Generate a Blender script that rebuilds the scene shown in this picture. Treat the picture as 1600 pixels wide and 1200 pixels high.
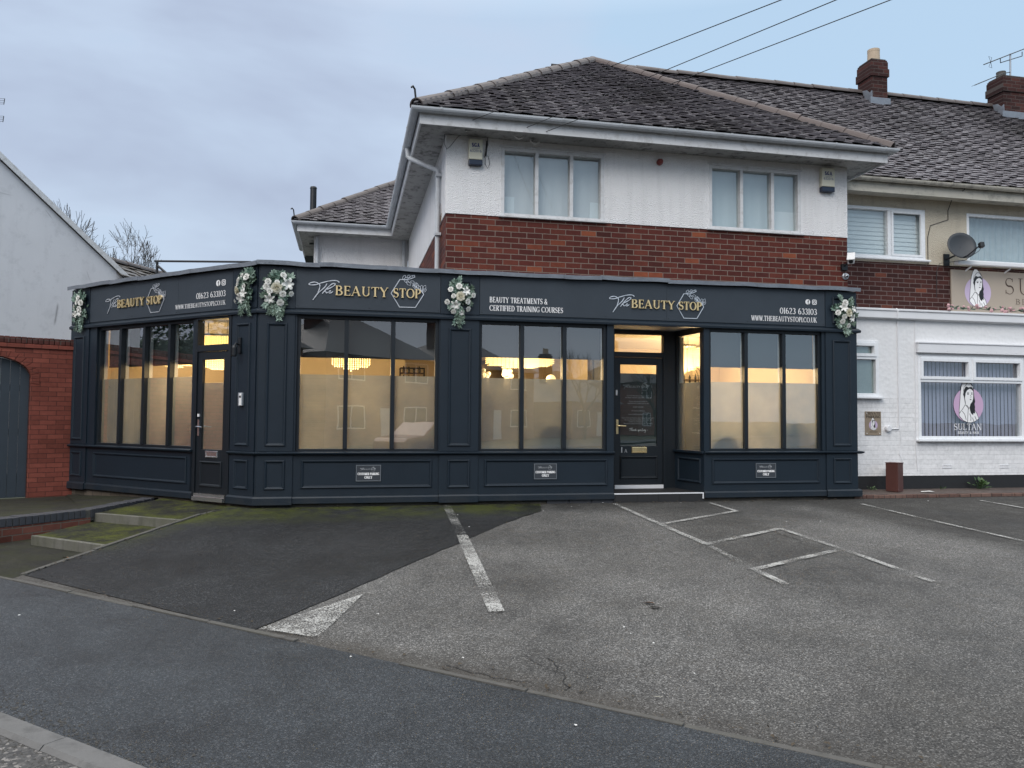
import bpy, bmesh, math, random
from math import sin, cos, pi, radians, atan2, sqrt
from mathutils import Vector, Matrix, noise

for _o in list(bpy.data.objects):
    bpy.data.objects.remove(_o)
S = bpy.context.scene
COL = S.collection
V = Vector

# ------------------------------------------------------------------ camera
EYE = 1.55
FPX, YAW, PITCH, ROLL = 1221.81, radians(11.945), radians(2.413), radians(0.44)
fw = V((sin(YAW)*cos(PITCH), cos(YAW)*cos(PITCH), sin(PITCH)))
_rt = V((cos(YAW), -sin(YAW), 0)); _up = _rt.cross(fw)
rt = cos(ROLL)*_rt + sin(ROLL)*_up
up = -sin(ROLL)*_rt + cos(ROLL)*_up
cam_d = bpy.data.cameras.new('camera'); cam = bpy.data.objects.new('camera', cam_d); COL.objects.link(cam)
cam.matrix_world = Matrix(((rt.x, up.x, -fw.x, 0), (rt.y, up.y, -fw.y, 0), (rt.z, up.z, -fw.z, EYE), (0, 0, 0, 1)))
cam_d.sensor_width = 36; cam_d.lens = FPX/1600*36; cam_d.clip_end = 2000; cam_d.clip_start = 0.05
S.camera = cam

# ------------------------------------------------------------------ sky, sun, exposure
SUN_EL, SUN_AZ = radians(38), radians(215)      # azimuth clockwise from +Y: behind the camera, to its left
w = bpy.data.worlds.new("World"); S.world = w; w.use_nodes = True
nt = w.node_tree; N = nt.nodes; Lk = nt.links
for n in list(N): N.remove(n)
def nd(tree, typ, **kw):
    n = tree.nodes.new(typ)
    for k, v in kw.items():
        if k.startswith('_'): setattr(n, k[1:], v)
        else: n.inputs[k].default_value = v
    return n
wo = nd(nt, 'ShaderNodeOutputWorld'); bg = nd(nt, 'ShaderNodeBackground', Strength=0.1)
sky = nd(nt, 'ShaderNodeTexSky', _sky_type='NISHITA'); sky.sun_disc = False
sky.sun_elevation = SUN_EL; sky.sun_rotation = SUN_AZ; sky.air_density = 1.6; sky.dust_density = 3.0; sky.ozone_density = 2.0
tc = nd(nt, 'ShaderNodeTexCoord')
sep = nd(nt, 'ShaderNodeSeparateXYZ'); Lk.new(tc.outputs['Generated'], sep.inputs[0])
mp = nd(nt, 'ShaderNodeMapping'); mp.inputs['Scale'].default_value = (1.3, 1.3, 3.2); mp.inputs['Location'].default_value = (2.3, 0.4, 0.7)
Lk.new(tc.outputs['Generated'], mp.inputs[0])
nz = nd(nt, 'ShaderNodeTexNoise', Scale=1.5, Detail=5.0, Roughness=0.52, Distortion=0.25); Lk.new(mp.outputs[0], nz.inputs['Vector'])
# cloud cover is thicker and more violet on the left of the view, thinner and bluer to the right
mx = nd(nt, 'ShaderNodeMath', _operation='MULTIPLY_ADD'); mx.inputs[1].default_value = -0.42; mx.inputs[2].default_value = 0.0
Lk.new(sep.outputs['X'], mx.inputs[0])
ad = nd(nt, 'ShaderNodeMath', _operation='ADD'); Lk.new(nz.outputs['Fac'], ad.inputs[0]); Lk.new(mx.outputs[0], ad.inputs[1])
zz = nd(nt, 'ShaderNodeMath', _operation='MULTIPLY_ADD'); zz.inputs[1].default_value = -0.30; Lk.new(sep.outputs['Z'], zz.inputs[0]); Lk.new(ad.outputs[0], zz.inputs[2])
cr = nd(nt, 'ShaderNodeValToRGB'); e = cr.color_ramp.elements
e[0].position = 0.28; e[0].color = (2.6, 3.52, 4.55, 1)
e[1].position = 0.66; e[1].color = (2.2, 2.5, 3.32, 1)
m_ = e.new(0.46); m_.color = (2.95, 3.5, 4.4, 1)
Lk.new(zz.outputs[0], cr.inputs[0])
mixs = nd(nt, 'ShaderNodeMixRGB', Fac=0.90); Lk.new(sky.outputs[0], mixs.inputs[1]); Lk.new(cr.outputs[0], mixs.inputs[2])
# overcast luminance: brighter overhead than near the horizon
zr = nd(nt, 'ShaderNodeMapRange'); zr.inputs['From Min'].default_value = 0.46; zr.inputs['From Max'].default_value = 1.0
zr.inputs['To Min'].default_value = 0.0; zr.inputs['To Max'].default_value = 1.0; Lk.new(sep.outputs['Z'], zr.inputs['Value'])
vm = nd(nt, 'ShaderNodeMixRGB'); Lk.new(mixs.outputs[0], vm.inputs[1]); Lk.new(zr.outputs[0], vm.inputs[0]); vm.inputs[2].default_value = (12.5, 12.3, 12.2, 1)
Lk.new(vm.outputs[0], bg.inputs['Color']); Lk.new(bg.outputs[0], wo.inputs[0])

sun_d = bpy.data.lights.new('sun', 'SUN'); sun_d.energy = 0.9; sun_d.angle = radians(35); sun_d.color = (1.0, 0.96, 0.92)
sun = bpy.data.objects.new('sun', sun_d); COL.objects.link(sun)
sd = V((sin(SUN_AZ)*cos(SUN_EL), cos(SUN_AZ)*cos(SUN_EL), sin(SUN_EL)))
sun.rotation_euler = sd.to_track_quat('Z', 'Y').to_euler(); sun.location = (0, -10, 30)
S.view_settings.view_transform = 'Standard'; S.view_settings.look = 'None'; S.view_settings.gamma = 1
S.view_settings.exposure = 0.95
S.render.engine = 'CYCLES'
S.cycles.use_denoising = True
S.cycles.max_bounces = 10; S.cycles.transparent_max_bounces = 16; S.cycles.diffuse_bounces = 4; S.cycles.glossy_bounces = 5
S.cycles.caustics_reflective = False; S.cycles.caustics_refractive = False; S.cycles.sample_clamp_indirect = 4.0

# ------------------------------------------------------------------ points in the place
# surveyed positions: a sight line met with a real plane of the place
def ray(px, py):
    return fw + rt*((px-800)/FPX) - up*((py-600)/FPX)
def atY(px, py, Y):
    d = ray(px, py); t = Y/d.y; return V((d.x*t, Y, d.z*t+EYE))
def atX(px, py, X):
    d = ray(px, py); t = X/d.x; return V((X, d.y*t, d.z*t+EYE))
def atZ(px, py, Z):
    d = ray(px, py); t = (Z-EYE)/d.z; return V((d.x*t, d.y*t, Z))
C0 = V((-1.183, 11.0, 0)); PHI = radians(43.027)
DL = V((-cos(PHI), sin(PHI), 0)); NL = V((sin(PHI), cos(PHI), 0))
def atL(px, py, off=0.0):
    d = ray(px, py); t = (NL.dot(C0)+off)/NL.dot(d); P = V((d.x*t, d.y*t, d.z*t+EYE))
    return (P-C0).dot(DL), P.z
def UV(u, v, z=0.0): return DL*u + NL*v + V((0, 0, z))       # road frame: u along the road, v towards the shop
def FR(s, o, z): return V((s, 11.0-o, z))                      # shop front
def LF(s, o, z): return C0 + DL*s - NL*o + V((0, 0, z))        # shop flank (parallel to the road)
def FY(Y): return lambda s, o, z: V((s, Y-o, z))
def FX(X): return lambda s, o, z: V((X-o, s, z))               # wall facing -X, s runs back
def frame(org, d, n):                                          # any upright wall: d along, n outward
    org = V(org); d = V(d).normalized(); n = V(n).normalized()
    return lambda s, o, z: org + d*s + n*o + V((0, 0, z))

# ------------------------------------------------------------------ mesh building
def wloc(o):
    p = V((0, 0, 0))
    while o is not None:
        p += V(o.location); o = o.parent
    return p
class MB:
    def __init__(s): s.v = []; s.f = []; s.c = []; s.cur = (1, 1, 1, 1)
    def add(s, pts, faces):
        b = len(s.v); s.v += [V(p) for p in pts]; s.f += [tuple(i+b for i in f) for f in faces]; s.c += [s.cur]*len(faces)
    def quad(s, a, b, c, d): s.add([a, b, c, d], [(0, 1, 2, 3)])
    def poly(s, pts): s.add(pts, [tuple(range(len(pts)))])
    def box(s, fr, s0, s1, o0, o1, z0, z1):
        P = [fr(a, b, c) for c in (z0, z1) for b in (o0, o1) for a in (s0, s1)]
        s.add(P, [(0, 1, 3, 2), (4, 6, 7, 5), (0, 4, 5, 1), (2, 3, 7, 6), (0, 2, 6, 4), (1, 5, 7, 3)])
    def prism(s, fr, poly, o0, o1):
        n = len(poly); P = [fr(a, o0, b) for a, b in poly] + [fr(a, o1, b) for a, b in poly]
        s.add(P, [tuple(range(n)), tuple(range(2*n-1, n-1, -1))] + [(i, (i+1) % n, n+(i+1) % n, n+i) for i in range(n)])
    def slab(s, poly3, dz):
        n = len(poly3); P = [V(p) for p in poly3] + [V(p)-V((0, 0, dz)) for p in poly3]
        s.add(P, [tuple(range(n)), tuple(range(2*n-1, n-1, -1))] + [(i, (i+1) % n, n+(i+1) % n, n+i) for i in range(n)])
    def tube(s, pts, r, n=8, caps=True):
        pts = [V(p) for p in pts]; m = len(pts); R = r if isinstance(r, (list, tuple)) else [r]*m
        b = len(s.v); prev = None
        for i, p in enumerate(pts):
            t = (pts[min(i+1, m-1)]-pts[max(i-1, 0)]).normalized()
            a = prev if prev is not None else (V((0, 0, 1)) if abs(t.z) < .9 else V((1, 0, 0)))
            a = (a - t*a.dot(t)).normalized(); prev = a; c = t.cross(a)
            for k in range(n):
                th = 2*pi*k/n; s.v.append(p + (a*cos(th)+c*sin(th))*R[i])
        fs = []
        for i in range(m-1):
            for k in range(n): fs.append((b+i*n+k, b+i*n+(k+1) % n, b+(i+1)*n+(k+1) % n, b+(i+1)*n+k))
        if caps: fs += [tuple(b+k for k in range(n))[::-1], tuple(b+(m-1)*n+k for k in range(n))]
        s.f += fs; s.c += [s.cur]*len(fs)
    def lathe(s, c, prof, n=16, ax=None):
        c = V(c); A = V(ax).normalized() if ax else V((0, 0, 1))
        a = (V((1, 0, 0)) if abs(A.x) < .9 else V((0, 1, 0))); a = (a-A*a.dot(A)).normalized(); d = A.cross(a)
        P = [c + A*h + (a*cos(2*pi*k/n)+d*sin(2*pi*k/n))*max(r, 1e-4) for r, h in prof for k in range(n)]
        F = [(i*n+k, i*n+(k+1) % n, (i+1)*n+(k+1) % n, (i+1)*n+k) for i in range(len(prof)-1) for k in range(n)]
        F += [tuple(range(n))[::-1], tuple((len(prof)-1)*n+k for k in range(n))]
        s.add(P, F)
    def ball(s, c, r, nu=10, nv=7, jit=0, rnd=random):
        c = V(c); r = V(r) if isinstance(r, (tuple, list, Vector)) else V((r, r, r)); P = []; F = []
        for j in range(1, nv):
            for k in range(nu):
                a = pi*j/nv; b = 2*pi*k/nu; q = 1+rnd.uniform(-jit, jit)
                P.append(c+V((r.x*sin(a)*cos(b), r.y*sin(a)*sin(b), r.z*cos(a)))*1.0*(1 if not jit else 1) if not jit else c+V((r.x*sin(a)*cos(b), r.y*sin(a)*sin(b), r.z*cos(a)))*q)
        P += [c+V((0, 0, r.z)), c-V((0, 0, r.z))]; t = len(P)-2; o = t+1
        for j in range(nv-2):
            for k in range(nu): F.append((j*nu+k, (j+1)*nu+k, (j+1)*nu+(k+1) % nu, j*nu+(k+1) % nu))
        for k in range(nu): F.append((t, k, (k+1) % nu)); F.append((o, (nv-2)*nu+(k+1) % nu, (nv-2)*nu+k))
        s.add(P, F)
    def ring(s, fr, s0, s1, z0, z1, prof, ob=0.0):       # mitred moulding: prof = (inset, out) pairs
        loops = [[fr(s0+i, ob+o, z0+i), fr(s1-i, ob+o, z0+i), fr(s1-i, ob+o, z1-i), fr(s0+i, ob+o, z1-i)] for i, o in prof]
        n = len(loops)
        P = [p for l in loops for p in l]
        s.add(P, [(j*4+k, j*4+(k+1) % 4, (j+1)*4+(k+1) % 4, (j+1)*4+k) for j in range(n-1) for k in range(4)])
    def sweep(s, path, prof, closed=True, caps=True):     # path: plan points left to right, prof: (out, z)
        pts = [V((p[0], p[1])) for p in path]; m = len(pts); nrm = []
        for i in range(m-1):
            d = (pts[i+1]-pts[i]).normalized(); nrm.append(V((d.y, -d.x)))
        P = []; k = len(prof)
        for i in range(m):
            if i == 0: mt = nrm[0]
            elif i == m-1: mt = nrm[-1]
            else:
                mt = (nrm[i-1]+nrm[i]); mt = mt/ (mt.dot(nrm[i]))
            for o, z in prof: P.append(V((pts[i].x+mt.x*o, pts[i].y+mt.y*o, z)))
        F = []
        kk = k if closed else k-1
        for i in range(m-1):
            for j in range(kk): F.append((i*k+j, i*k+(j+1) % k, (i+1)*k+(j+1) % k, (i+1)*k+j))
        if closed and caps: F += [tuple(range(k)), tuple((m-1)*k+j for j in range(k))[::-1]]
        s.add(P, F)
    def build(s, name, mat, parent=None, smooth=False, bevel=0.0, fixn=True, origin=None):
        me = bpy.data.meshes.new(name)
        if parent is not None: off = wloc(parent)
        elif origin is not None: off = V(origin)
        elif s.v:
            lo = V((min(p.x for p in s.v), min(p.y for p in s.v), min(p.z for p in s.v))); hi = V((max(p.x for p in s.v), max(p.y for p in s.v), 0))
            off = V(((lo.x+hi.x)/2, (lo.y+hi.y)/2, lo.z))
        else: off = V((0, 0, 0))
        me.from_pydata([p-off for p in s.v], [], s.f)
        if fixn:
            bm = bmesh.new(); bm.from_mesh(me); bmesh.ops.recalc_face_normals(bm, faces=bm.faces); bm.to_mesh(me); bm.free()
        if any(c != (1, 1, 1, 1) for c in s.c):
            at = me.color_attributes.new('tint', 'FLOAT_COLOR', 'CORNER'); i = 0
            for pl, c in zip(me.polygons, s.c):
                for _ in range(pl.loop_total): at.data[i].color = c; i += 1
        if smooth:
            for pl in me.polygons: pl.use_smooth = True
        me.materials.append(mat)
        o = bpy.data.objects.new(name, me); COL.objects.link(o)
        if parent is not None: o.parent = parent
        else: o.location = off
        if bevel:
            b = o.modifiers.new('bevel', 'BEVEL'); b.width = bevel; b.segments = 2; b.limit_method = 'ANGLE'; b.angle_limit = radians(40)
        return o
def tag(o, label=None, cat=None, group=None, kind=None):
    if label: o['label'] = label
    if cat: o['category'] = cat
    if group: o['group'] = group
    if kind: o['kind'] = kind
    return o
def thing(name, loc, label, cat, group=None):
    o = bpy.data.objects.new(name, None); COL.objects.link(o); o.location = V(loc); o.empty_display_size = .2
    return tag(o, label, cat, group)
def struct(o): o['kind'] = 'structure'; return o
# ------------------------------------------------------------------ materials
class MT:
    def __init__(s, name):
        s.m = bpy.data.materials.new(name); s.m.use_nodes = True; s.t = s.m.node_tree
        for n in list(s.t.nodes): s.t.nodes.remove(n)
        s.out = s.n('ShaderNodeOutputMaterial'); s.b = s.n('ShaderNodeBsdfPrincipled'); s.l(s.b.outputs[0], s.out.inputs[0])
        s._tc = None
    def n(s, typ, **kw): return nd(s.t, typ, **kw)
    def l(s, a, b): s.t.links.new(a, b); return s
    @property
    def pos(s):
        if s._tc is None: s._tc = s.n('ShaderNodeNewGeometry').outputs['Position']
        return s._tc
    def vec(s, kind='pos', scale=(1, 1, 1), rot=(0, 0, 0), loc=(0, 0, 0)):
        m = s.n('ShaderNodeMapping'); m.inputs['Scale'].default_value = scale; m.inputs['Rotation'].default_value = rot; m.inputs['Location'].default_value = loc
        s.l(s.pos, m.inputs[0]); return m.outputs[0]
    def noise(s, scale, detail=4, rough=.55, vec=None, dist=0.0):
        n = s.n('ShaderNodeTexNoise', Scale=scale, Detail=detail, Roughness=rough, Distortion=dist); s.l(vec or s.pos, n.inputs['Vector']); return n.outputs['Fac']
    def voro(s, scale, vec=None, feature='F1', out='Distance'):
        n = s.n('ShaderNodeTexVoronoi', Scale=scale); n.feature = feature; s.l(vec or s.pos, n.inputs['Vector']); return n.outputs[out]
    def ramp(s, fac, stops, interp='LINEAR'):
        r = s.n('ShaderNodeValToRGB'); r.color_ramp.interpolation = interp; el = r.color_ramp.elements
        while len(el) < len(stops): el.new(.5)
        for x, (p, c) in zip(el, stops):
            x.position = p; x.color = (c, c, c, 1) if isinstance(c, (int, float)) else (*c, 1)
        s.l(fac, r.inputs[0]); return r.outputs[0]
    def mix(s, fac, a, b, typ='MIX'):
        n = s.n('ShaderNodeMixRGB'); n.blend_type = typ
        for v, i in ((fac, 0), (a, 1), (b, 2)):
            if isinstance(v, (int, float)): n.inputs[i].default_value = v if i == 0 else (v, v, v, 1)
            elif isinstance(v, tuple): n.inputs[i].default_value = (*v, 1)
            else: s.l(v, n.inputs[i])
        return n.outputs[0]
    def math(s, op, a, b=0.0, c=None):
        n = s.n('ShaderNodeMath'); n.operation = op
        for v, i in ((a, 0), (b, 1), (c, 2)):
            if v is None: continue
            if isinstance(v, (int, float)): n.inputs[i].default_value = v
            else: s.l(v, n.inputs[i])
        return n.outputs[0]
    def base(s, c):
        if isinstance(c, tuple): s.b.inputs['Base Color'].default_value = (*c, 1)
        else: s.l(c, s.b.inputs['Base Color'])
        return s
    def rough(s, r):
        if isinstance(r, (int, float)): s.b.inputs['Roughness'].default_value = r
        else: s.l(r, s.b.inputs['Roughness'])
        return s
    def bump(s, h, strength=.3, dist=.01):
        n = s.n('ShaderNodeBump', Strength=strength, Distance=dist); s.l(h, n.inputs['Height']); s.l(n.outputs[0], s.b.inputs['Normal']); return s
    def sep(s):
        x = s.n('ShaderNodeSeparateXYZ'); s.l(s.pos, x.inputs[0]); return x.outputs
def simple(name, col, rough=.5, metal=0.0, var=.12, vscale=3.0, bump=0.0, bscale=60, spec=None):
    m = MT(name)
    if var:
        f = m.noise(vscale, 5, .6)
        m.base(m.mix(f, tuple(c*(1-var) for c in col), tuple(min(1, c*(1+var)) for c in col)))
        m.rough(m.math('MULTIPLY_ADD', m.noise(vscale*4), .2, rough-.1))
    else: m.base(col).rough(rough)
    m.b.inputs['Metallic'].default_value = metal
    if spec is not None: m.b.inputs['Specular IOR Level'].default_value = spec
    if bump: m.bump(m.noise(bscale, 4), bump, .005)
    return m.m
def brick(name, ramp_stops, mortar, axis='x', bw=.238, bh=.0825, msize=.012, scale=1.0, rough=.8, rot=None, bstr=.5, off=(0, 0, 0), smear=.25, mort_bump=.6):
    """axis x: wall along X (uses X,Z);  y: wall along Y (uses Y,Z); or an angle in radians"""
    m = MT(name); o = m.sep(); c = m.n('ShaderNodeCombineXYZ')
    if axis == 'x': m.l(o['X'], c.inputs[0])
    elif axis == 'y': m.l(o['Y'], c.inputs[0])
    else: m.l(m.math('ADD', m.math('MULTIPLY', o['X'], cos(axis)), m.math('MULTIPLY', o['Y'], sin(axis))), c.inputs[0])
    m.l(o['Z'], c.inputs[1])
    mp = m.n('ShaderNodeMapping'); mp.inputs['Location'].default_value = off; m.l(c.outputs[0], mp.inputs[0])
    wob = m.n('ShaderNodeTexNoise', Scale=6.0, Detail=2.0); m.l(m.pos, wob.inputs['Vector'])
    wv = m.n('ShaderNodeVectorMath', _operation='MULTIPLY_ADD'); m.l(wob.outputs['Color'], wv.inputs[0]); wv.inputs[1].default_value = (.006, .006, 0); m.l(mp.outputs[0], wv.inputs[2])
    b = m.n('ShaderNodeTexBrick'); b.offset = .5; b.inputs['Color1'].default_value = (0, 0, 0, 1); b.inputs['Color2'].default_value = (1, 1, 1, 1); b.inputs['Mortar'].default_value = (.5, .5, .5, 1)
    b.inputs['Scale'].default_value = 1.0; b.inputs['Brick Width'].default_value = bw; b.inputs['Row Height'].default_value = bh; b.inputs['Mortar Size'].default_value = msize*.5; b.inputs['Mortar Smooth'].default_value = .15; b.inputs['Bias'].default_value = 0
    m.l(wv.outputs[0], b.inputs['Vector'])
    col = m.ramp(b.outputs['Color'], ramp_stops)
    n1 = m.noise(18, 6, .65); n2 = m.noise(1.3, 4)
    col = m.mix(.45, col, m.mix(n1, (.35, .35, .35), (1.6, 1.6, 1.6)), 'MULTIPLY')
    mc = m.mix(n1, tuple(x*.6 for x in mortar), tuple(x*1.3 for x in mortar))
    fac = b.outputs['Fac']
    base = m.mix(fac, col, mc)
    base = m.mix(m.math('MULTIPLY', m.ramp(n2, [(.45, 0.0), (.75, 1.0)]), smear), base, m.mix(1, base, (.45, .42, .40), 'MULTIPLY'))
    m.base(base).rough(rough); m.b.inputs['Specular IOR Level'].default_value = .2
    h = m.math('ADD', m.math('MULTIPLY', fac, -mort_bump), m.math('MULTIPLY', n1, .35)); m.bump(h, bstr, .012)
    return m.m
BR = [(0, (.058, .017, .0145)), (.30, (.100, .025, .019)), (.52, (.070, .019, .016)), (.74, (.135, .037, .025)), (.88, (.095, .024, .018)), (.955, (.17, .046, .026)), (1, (.24, .07, .035))]
M = {}
M['brick'] = brick('red_brick', BR, (.20, .155, .13), 'x', off=(.05, .02, 0))
M['brick_side'] = brick('red_brick_side', BR, (.12, .09, .08), 'y', off=(.05, .02, 0))
M['brick_terrace'] = brick('red_brick_terrace', [(0, (.038, .014, .013)), (.5, (.056, .019, .016)), (.96, (.07, .024, .02)), (1, (.16, .05, .03))], (.16, .125, .115), 'x', off=(.11, .0, 0))
GW = math.atan2(.469, .883)
M['brick_gate'] = brick('salmon_brick', [(0, (.17, .050, .036)), (.5, (.215, .062, .045)), (1, (.26, .078, .055))], (.10, .036, .028), GW, bw=.235, bh=.076, smear=.5, msize=.01)
M['brick_chimney'] = brick('sooty_brick', [(0, (.028, .014, .013)), (.5, (.05, .02, .018)), (1, (.085, .032, .026))], (.09, .075, .07), 'x', smear=.8)
M['brick_retain'] = brick('garden_brick', [(0, (.10, .035, .025)), (.5, (.15, .055, .04)), (1, (.19, .075, .055))], (.14, .12, .10), math.atan2(.87, .76), smear=.6)
M['brick_dark'] = brick('plinth_brick', [(0, (.035, .035, .033)), (.5, (.06, .058, .05)), (1, (.10, .085, .07))], (.06, .055, .045), 'x', smear=.6)
M['brick_dark_left'] = brick('plinth_brick_flank', [(0, (.06, .052, .04)), (.5, (.09, .075, .06)), (1, (.12, .10, .08))], (.05, .045, .04), math.atan2(DL.y, DL.x), smear=.6)
M['brick_far'] = brick('opposite_brick', [(0, (.16, .06, .045)), (.5, (.22, .085, .06)), (1, (.28, .12, .085))], (.30, .27, .24), math.atan2(DL.y, DL.x))

def paint_mat(name, col, rough=.42):
    m = MT(name); n = m.noise(2.2, 5, .6); f = m.noise(45, 3)
    m.base(m.mix(n, tuple(c*.82 for c in col), tuple(c*1.2 for c in col)))
    m.rough(m.math('MULTIPLY_ADD', f, .22, rough-.08)); m.b.inputs['Specular IOR Level'].default_value = .4
    z = m.sep()['Z']; g = m.math('MINIMUM', m.math('MAXIMUM', m.math('MULTIPLY_ADD', z, -3.2, 1.75), 0.0), 1.0); sp = m.ramp(m.math('ADD', m.math('MULTIPLY', m.noise(3, 5, .7), .6), m.math('MULTIPLY', m.noise(40, 4, .7), .4)), [(.44, 0.0), (.62, 1.0)])
    m.base(m.mix(m.math('MULTIPLY', m.math('MULTIPLY', g, sp), .55), m.mix(n, tuple(c*.82 for c in col), tuple(c*1.2 for c in col)), (.045, .043, .038)))
    m.bump(m.math('ADD', m.noise(7, 3), m.math('MULTIPLY', m.noise(1, 3, .6, m.vec(scale=(60, 60, 3))), .35)), .14, .01); return m.m
M['shop'] = paint_mat('charcoal_blue_paint', (.0090, .0168, .0262))
M['shop_dark'] = paint_mat('charcoal_blue_paint_frame', (.0085, .0125, .017), .4)
M['board'] = paint_mat('slate_sign_board', (.031, .041, .053), .5)
M['plaque'] = simple('plaque_grey', (.042, .049, .058), .35)
M['gold'] = simple('brushed_gold', (.80, .62, .33), .38, .55, .06)
M['silver'] = simple('brushed_silver', (.72, .73, .75), .3, .7, .06)
M['vinyl'] = simple('white_vinyl', (.82, .82, .82), .5, 0, .03)
M['vinyl_dim'] = simple('grey_vinyl', (.42, .44, .46), .5, 0, .03)
M['black'] = simple('black_ink', (.012, .012, .014), .5, 0, 0)
M['blueink'] = simple('blue_ink', (.05, .055, .16), .5, 0, 0)
def lead():
    m = MT('lead_flashing'); n = m.noise(5, 5, .65); n2 = m.noise(22, 4)
    m.base(m.mix(n, (.13, .145, .17), (.30, .33, .37))).rough(m.math('MULTIPLY_ADD', n2, .3, .3)); m.b.inputs['Metallic'].default_value = .35
    m.bump(m.math('ADD', n, m.math('MULTIPLY', n2, .4)), .5, .02); return m.m
M['lead'] = lead()
def roughcast(name, c0, c1, scale=85, stren=.65, streak=.25, speck=None):
    m = MT(name); n = m.noise(1.2, 5, .6); n3 = m.noise(scale*.9, 3, .6)
    vz = m.noise(1.0, 4, .6, m.vec(scale=(7, 7, .55)))
    col = m.mix(n, c0, c1)
    col = m.mix(m.math('MULTIPLY', m.ramp(vz, [(.5, 0.0), (.8, 1.0)]), streak), col, tuple(x*.55 for x in c0))
    if speck: col = m.mix(m.ramp(m.voro(60), [(.10, .85), (.22, 0.0)]), col, speck)
    m.base(col).rough(.85); h = m.math('ADD', m.voro(scale), m.math('MULTIPLY', n3, .7)); m.bump(h, stren, .012); return m.m
M['roughcast'] = roughcast('white_roughcast', (.76, .76, .76), (.86, .86, .865), 62, .9)
M['cream_cast'] = roughcast('cream_pebbledash', (.50, .45, .36), (.66, .60, .48), 70, .9, .35, (.14, .11, .08))
def gable():
    m = MT('grey_white_render'); n = m.noise(.7, 6, .65); n2 = m.noise(3.2, 6, .7); st = m.noise(1, 5, .6, m.vec(scale=(3, 3, .4)))
    col = m.mix(n, (.60, .61, .635), (.74, .75, .775)); col = m.mix(m.math('MULTIPLY', m.ramp(n2, [(.52, 0.0), (.7, 1.0)]), .35), col, (.40, .41, .43))
    col = m.mix(m.math('MULTIPLY', m.ramp(st, [(.55, 0.0), (.8, 1.0)]), .3), col, (.45, .45, .47))
    cr_ = m.ramp(m.voro(.55, m.vec(scale=(1, 1, .75)), 'DISTANCE_TO_EDGE'), [(.0, 1.0), (.006, 0.0)])
    gate = m.ramp(m.noise(.8, 2), [(.58, 0.0), (.63, 1.0)])
    col = m.mix(m.math('MULTIPLY', m.math('MULTIPLY', cr_, gate), .7), col, (.12, .12, .13))
    m.base(col).rough(.85).bump(m.noise(30, 5, .7), .35, .008); return m.m
M['gable'] = gable()
M['white_brick'] = brick('white_painted_brick', [(0, (.72, .725, .73)), (1, (.80, .80, .805))], (.735, .74, .745), 'x', bw=.232, bh=.0795, bstr=.55, smear=.04, rough=.6, mort_bump=.45)
M['white_wall'] = roughcast('white_painted_render', (.70, .71, .72), (.80, .805, .81), 14, .35, .08)
M['white_trim'] = simple('white_trim', (.72, .73, .75), .45, 0, .08)
def old_white(name, c, dirt, amt=.5, sc=9):
    m = MT(name); n = m.noise(sc, 6, .7); n2 = m.noise(1.1, 4, .6, m.vec(scale=(1.2, 1.2, 12)))
    col = m.mix(m.math('MULTIPLY', m.ramp(n, [(.5, 0.0), (.68, 1.0)]), amt), c, dirt); col = m.mix(m.math('MULTIPLY', m.ramp(n2, [(.5, 0.0), (.75, 1.0)]), amt*.5), col, dirt)
    m.base(col).rough(.6).bump(n, .25, .006); return m.m
M['old_white'] = old_white('weathered_white_paint', (.64, .65, .66), (.30, .29, .27), .45)
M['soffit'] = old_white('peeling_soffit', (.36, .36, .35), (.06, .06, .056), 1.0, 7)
M['fascia_cream'] = old_white('dirty_cream_fascia', (.46, .44, .38), (.12, .11, .10), .7, 4)
M['gutter'] = old_white('grey_white_gutter', (.50, .53, .56), (.30, .31, .31), .4, 4)
M['upvc'] = simple('white_upvc', (.78, .80, .82), .28, 0, .03)
M['skirt'] = simple('black_bitumen_skirting', (.014, .014, .015), .55)
def tiles(name, c0, c1, c2):
    m = MT(name); a = m.n('ShaderNodeVertexColor'); a.layer_name = 'tint'
    s_ = m.n('ShaderNodeSeparateColor'); m.l(a.outputs['Color'], s_.inputs[0])
    n = m.noise(.9, 5, .65); n2 = m.noise(26, 4, .6)
    col = m.ramp(s_.outputs[0], [(0, c0), (.5, c1), (1, c2)])
    col = m.mix(m.math('MULTIPLY', n2, .6), col, m.mix(1, col, (.5, .5, .5), 'MULTIPLY'))
    col = m.mix(m.math('MULTIPLY', m.ramp(n, [(.5, 0.0), (.72, 1.0)]), .5), col, (.035, .032, .026))
    m.base(col).rough(m.math('MULTIPLY_ADD', n2, .3, .24)); m.b.inputs['Specular IOR Level'].default_value = .75; m.bump(n2, .25, .004); return m.m
M['tile'] = tiles('wet_clay_tile', (.080, .073, .080), (.175, .162, .176), (.30, .285, .305))
M['ridge'] = simple('brown_ridge_tile', (.092, .078, .074), .55, 0, .35, 4, .3, 40)
M['ridge_red'] = simple('red_ridge_tile', (.062, .042, .038), .5, 0, .35, 4, .3, 40)
M['roof_deck'] = simple('roof_underlay', (.018, .017, .017), .9)
M['roof_far'] = simple('slate_roof', (.06, .06, .064), .5, 0, .3, 6, .4, 20)
M['pot'] = simple('buff_chimney_pot', (.46, .37, .27), .8, 0, .2, 8)
M['steel'] = simple('galvanised_steel', (.42, .45, .48), .42, .6, .12)
M['dark_metal'] = simple('dark_metal', (.02, .022, .025), .4, .4, .1)
M['cable'] = simple('black_cable', (.012, .012, .014), .5, 0, 0)
M['dish'] = simple('charcoal_dish', (.034, .040, .047), .55, 0, .1)
M['cream_plastic'] = simple('cream_plastic', (.62, .60, .48), .4, 0, .08)
M['blue_plastic'] = simple('navy_plastic', (.012, .022, .05), .3, 0, 0)
M['red_plastic'] = simple('red_plastic', (.20, .035, .03), .4, 0, .1)
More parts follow.
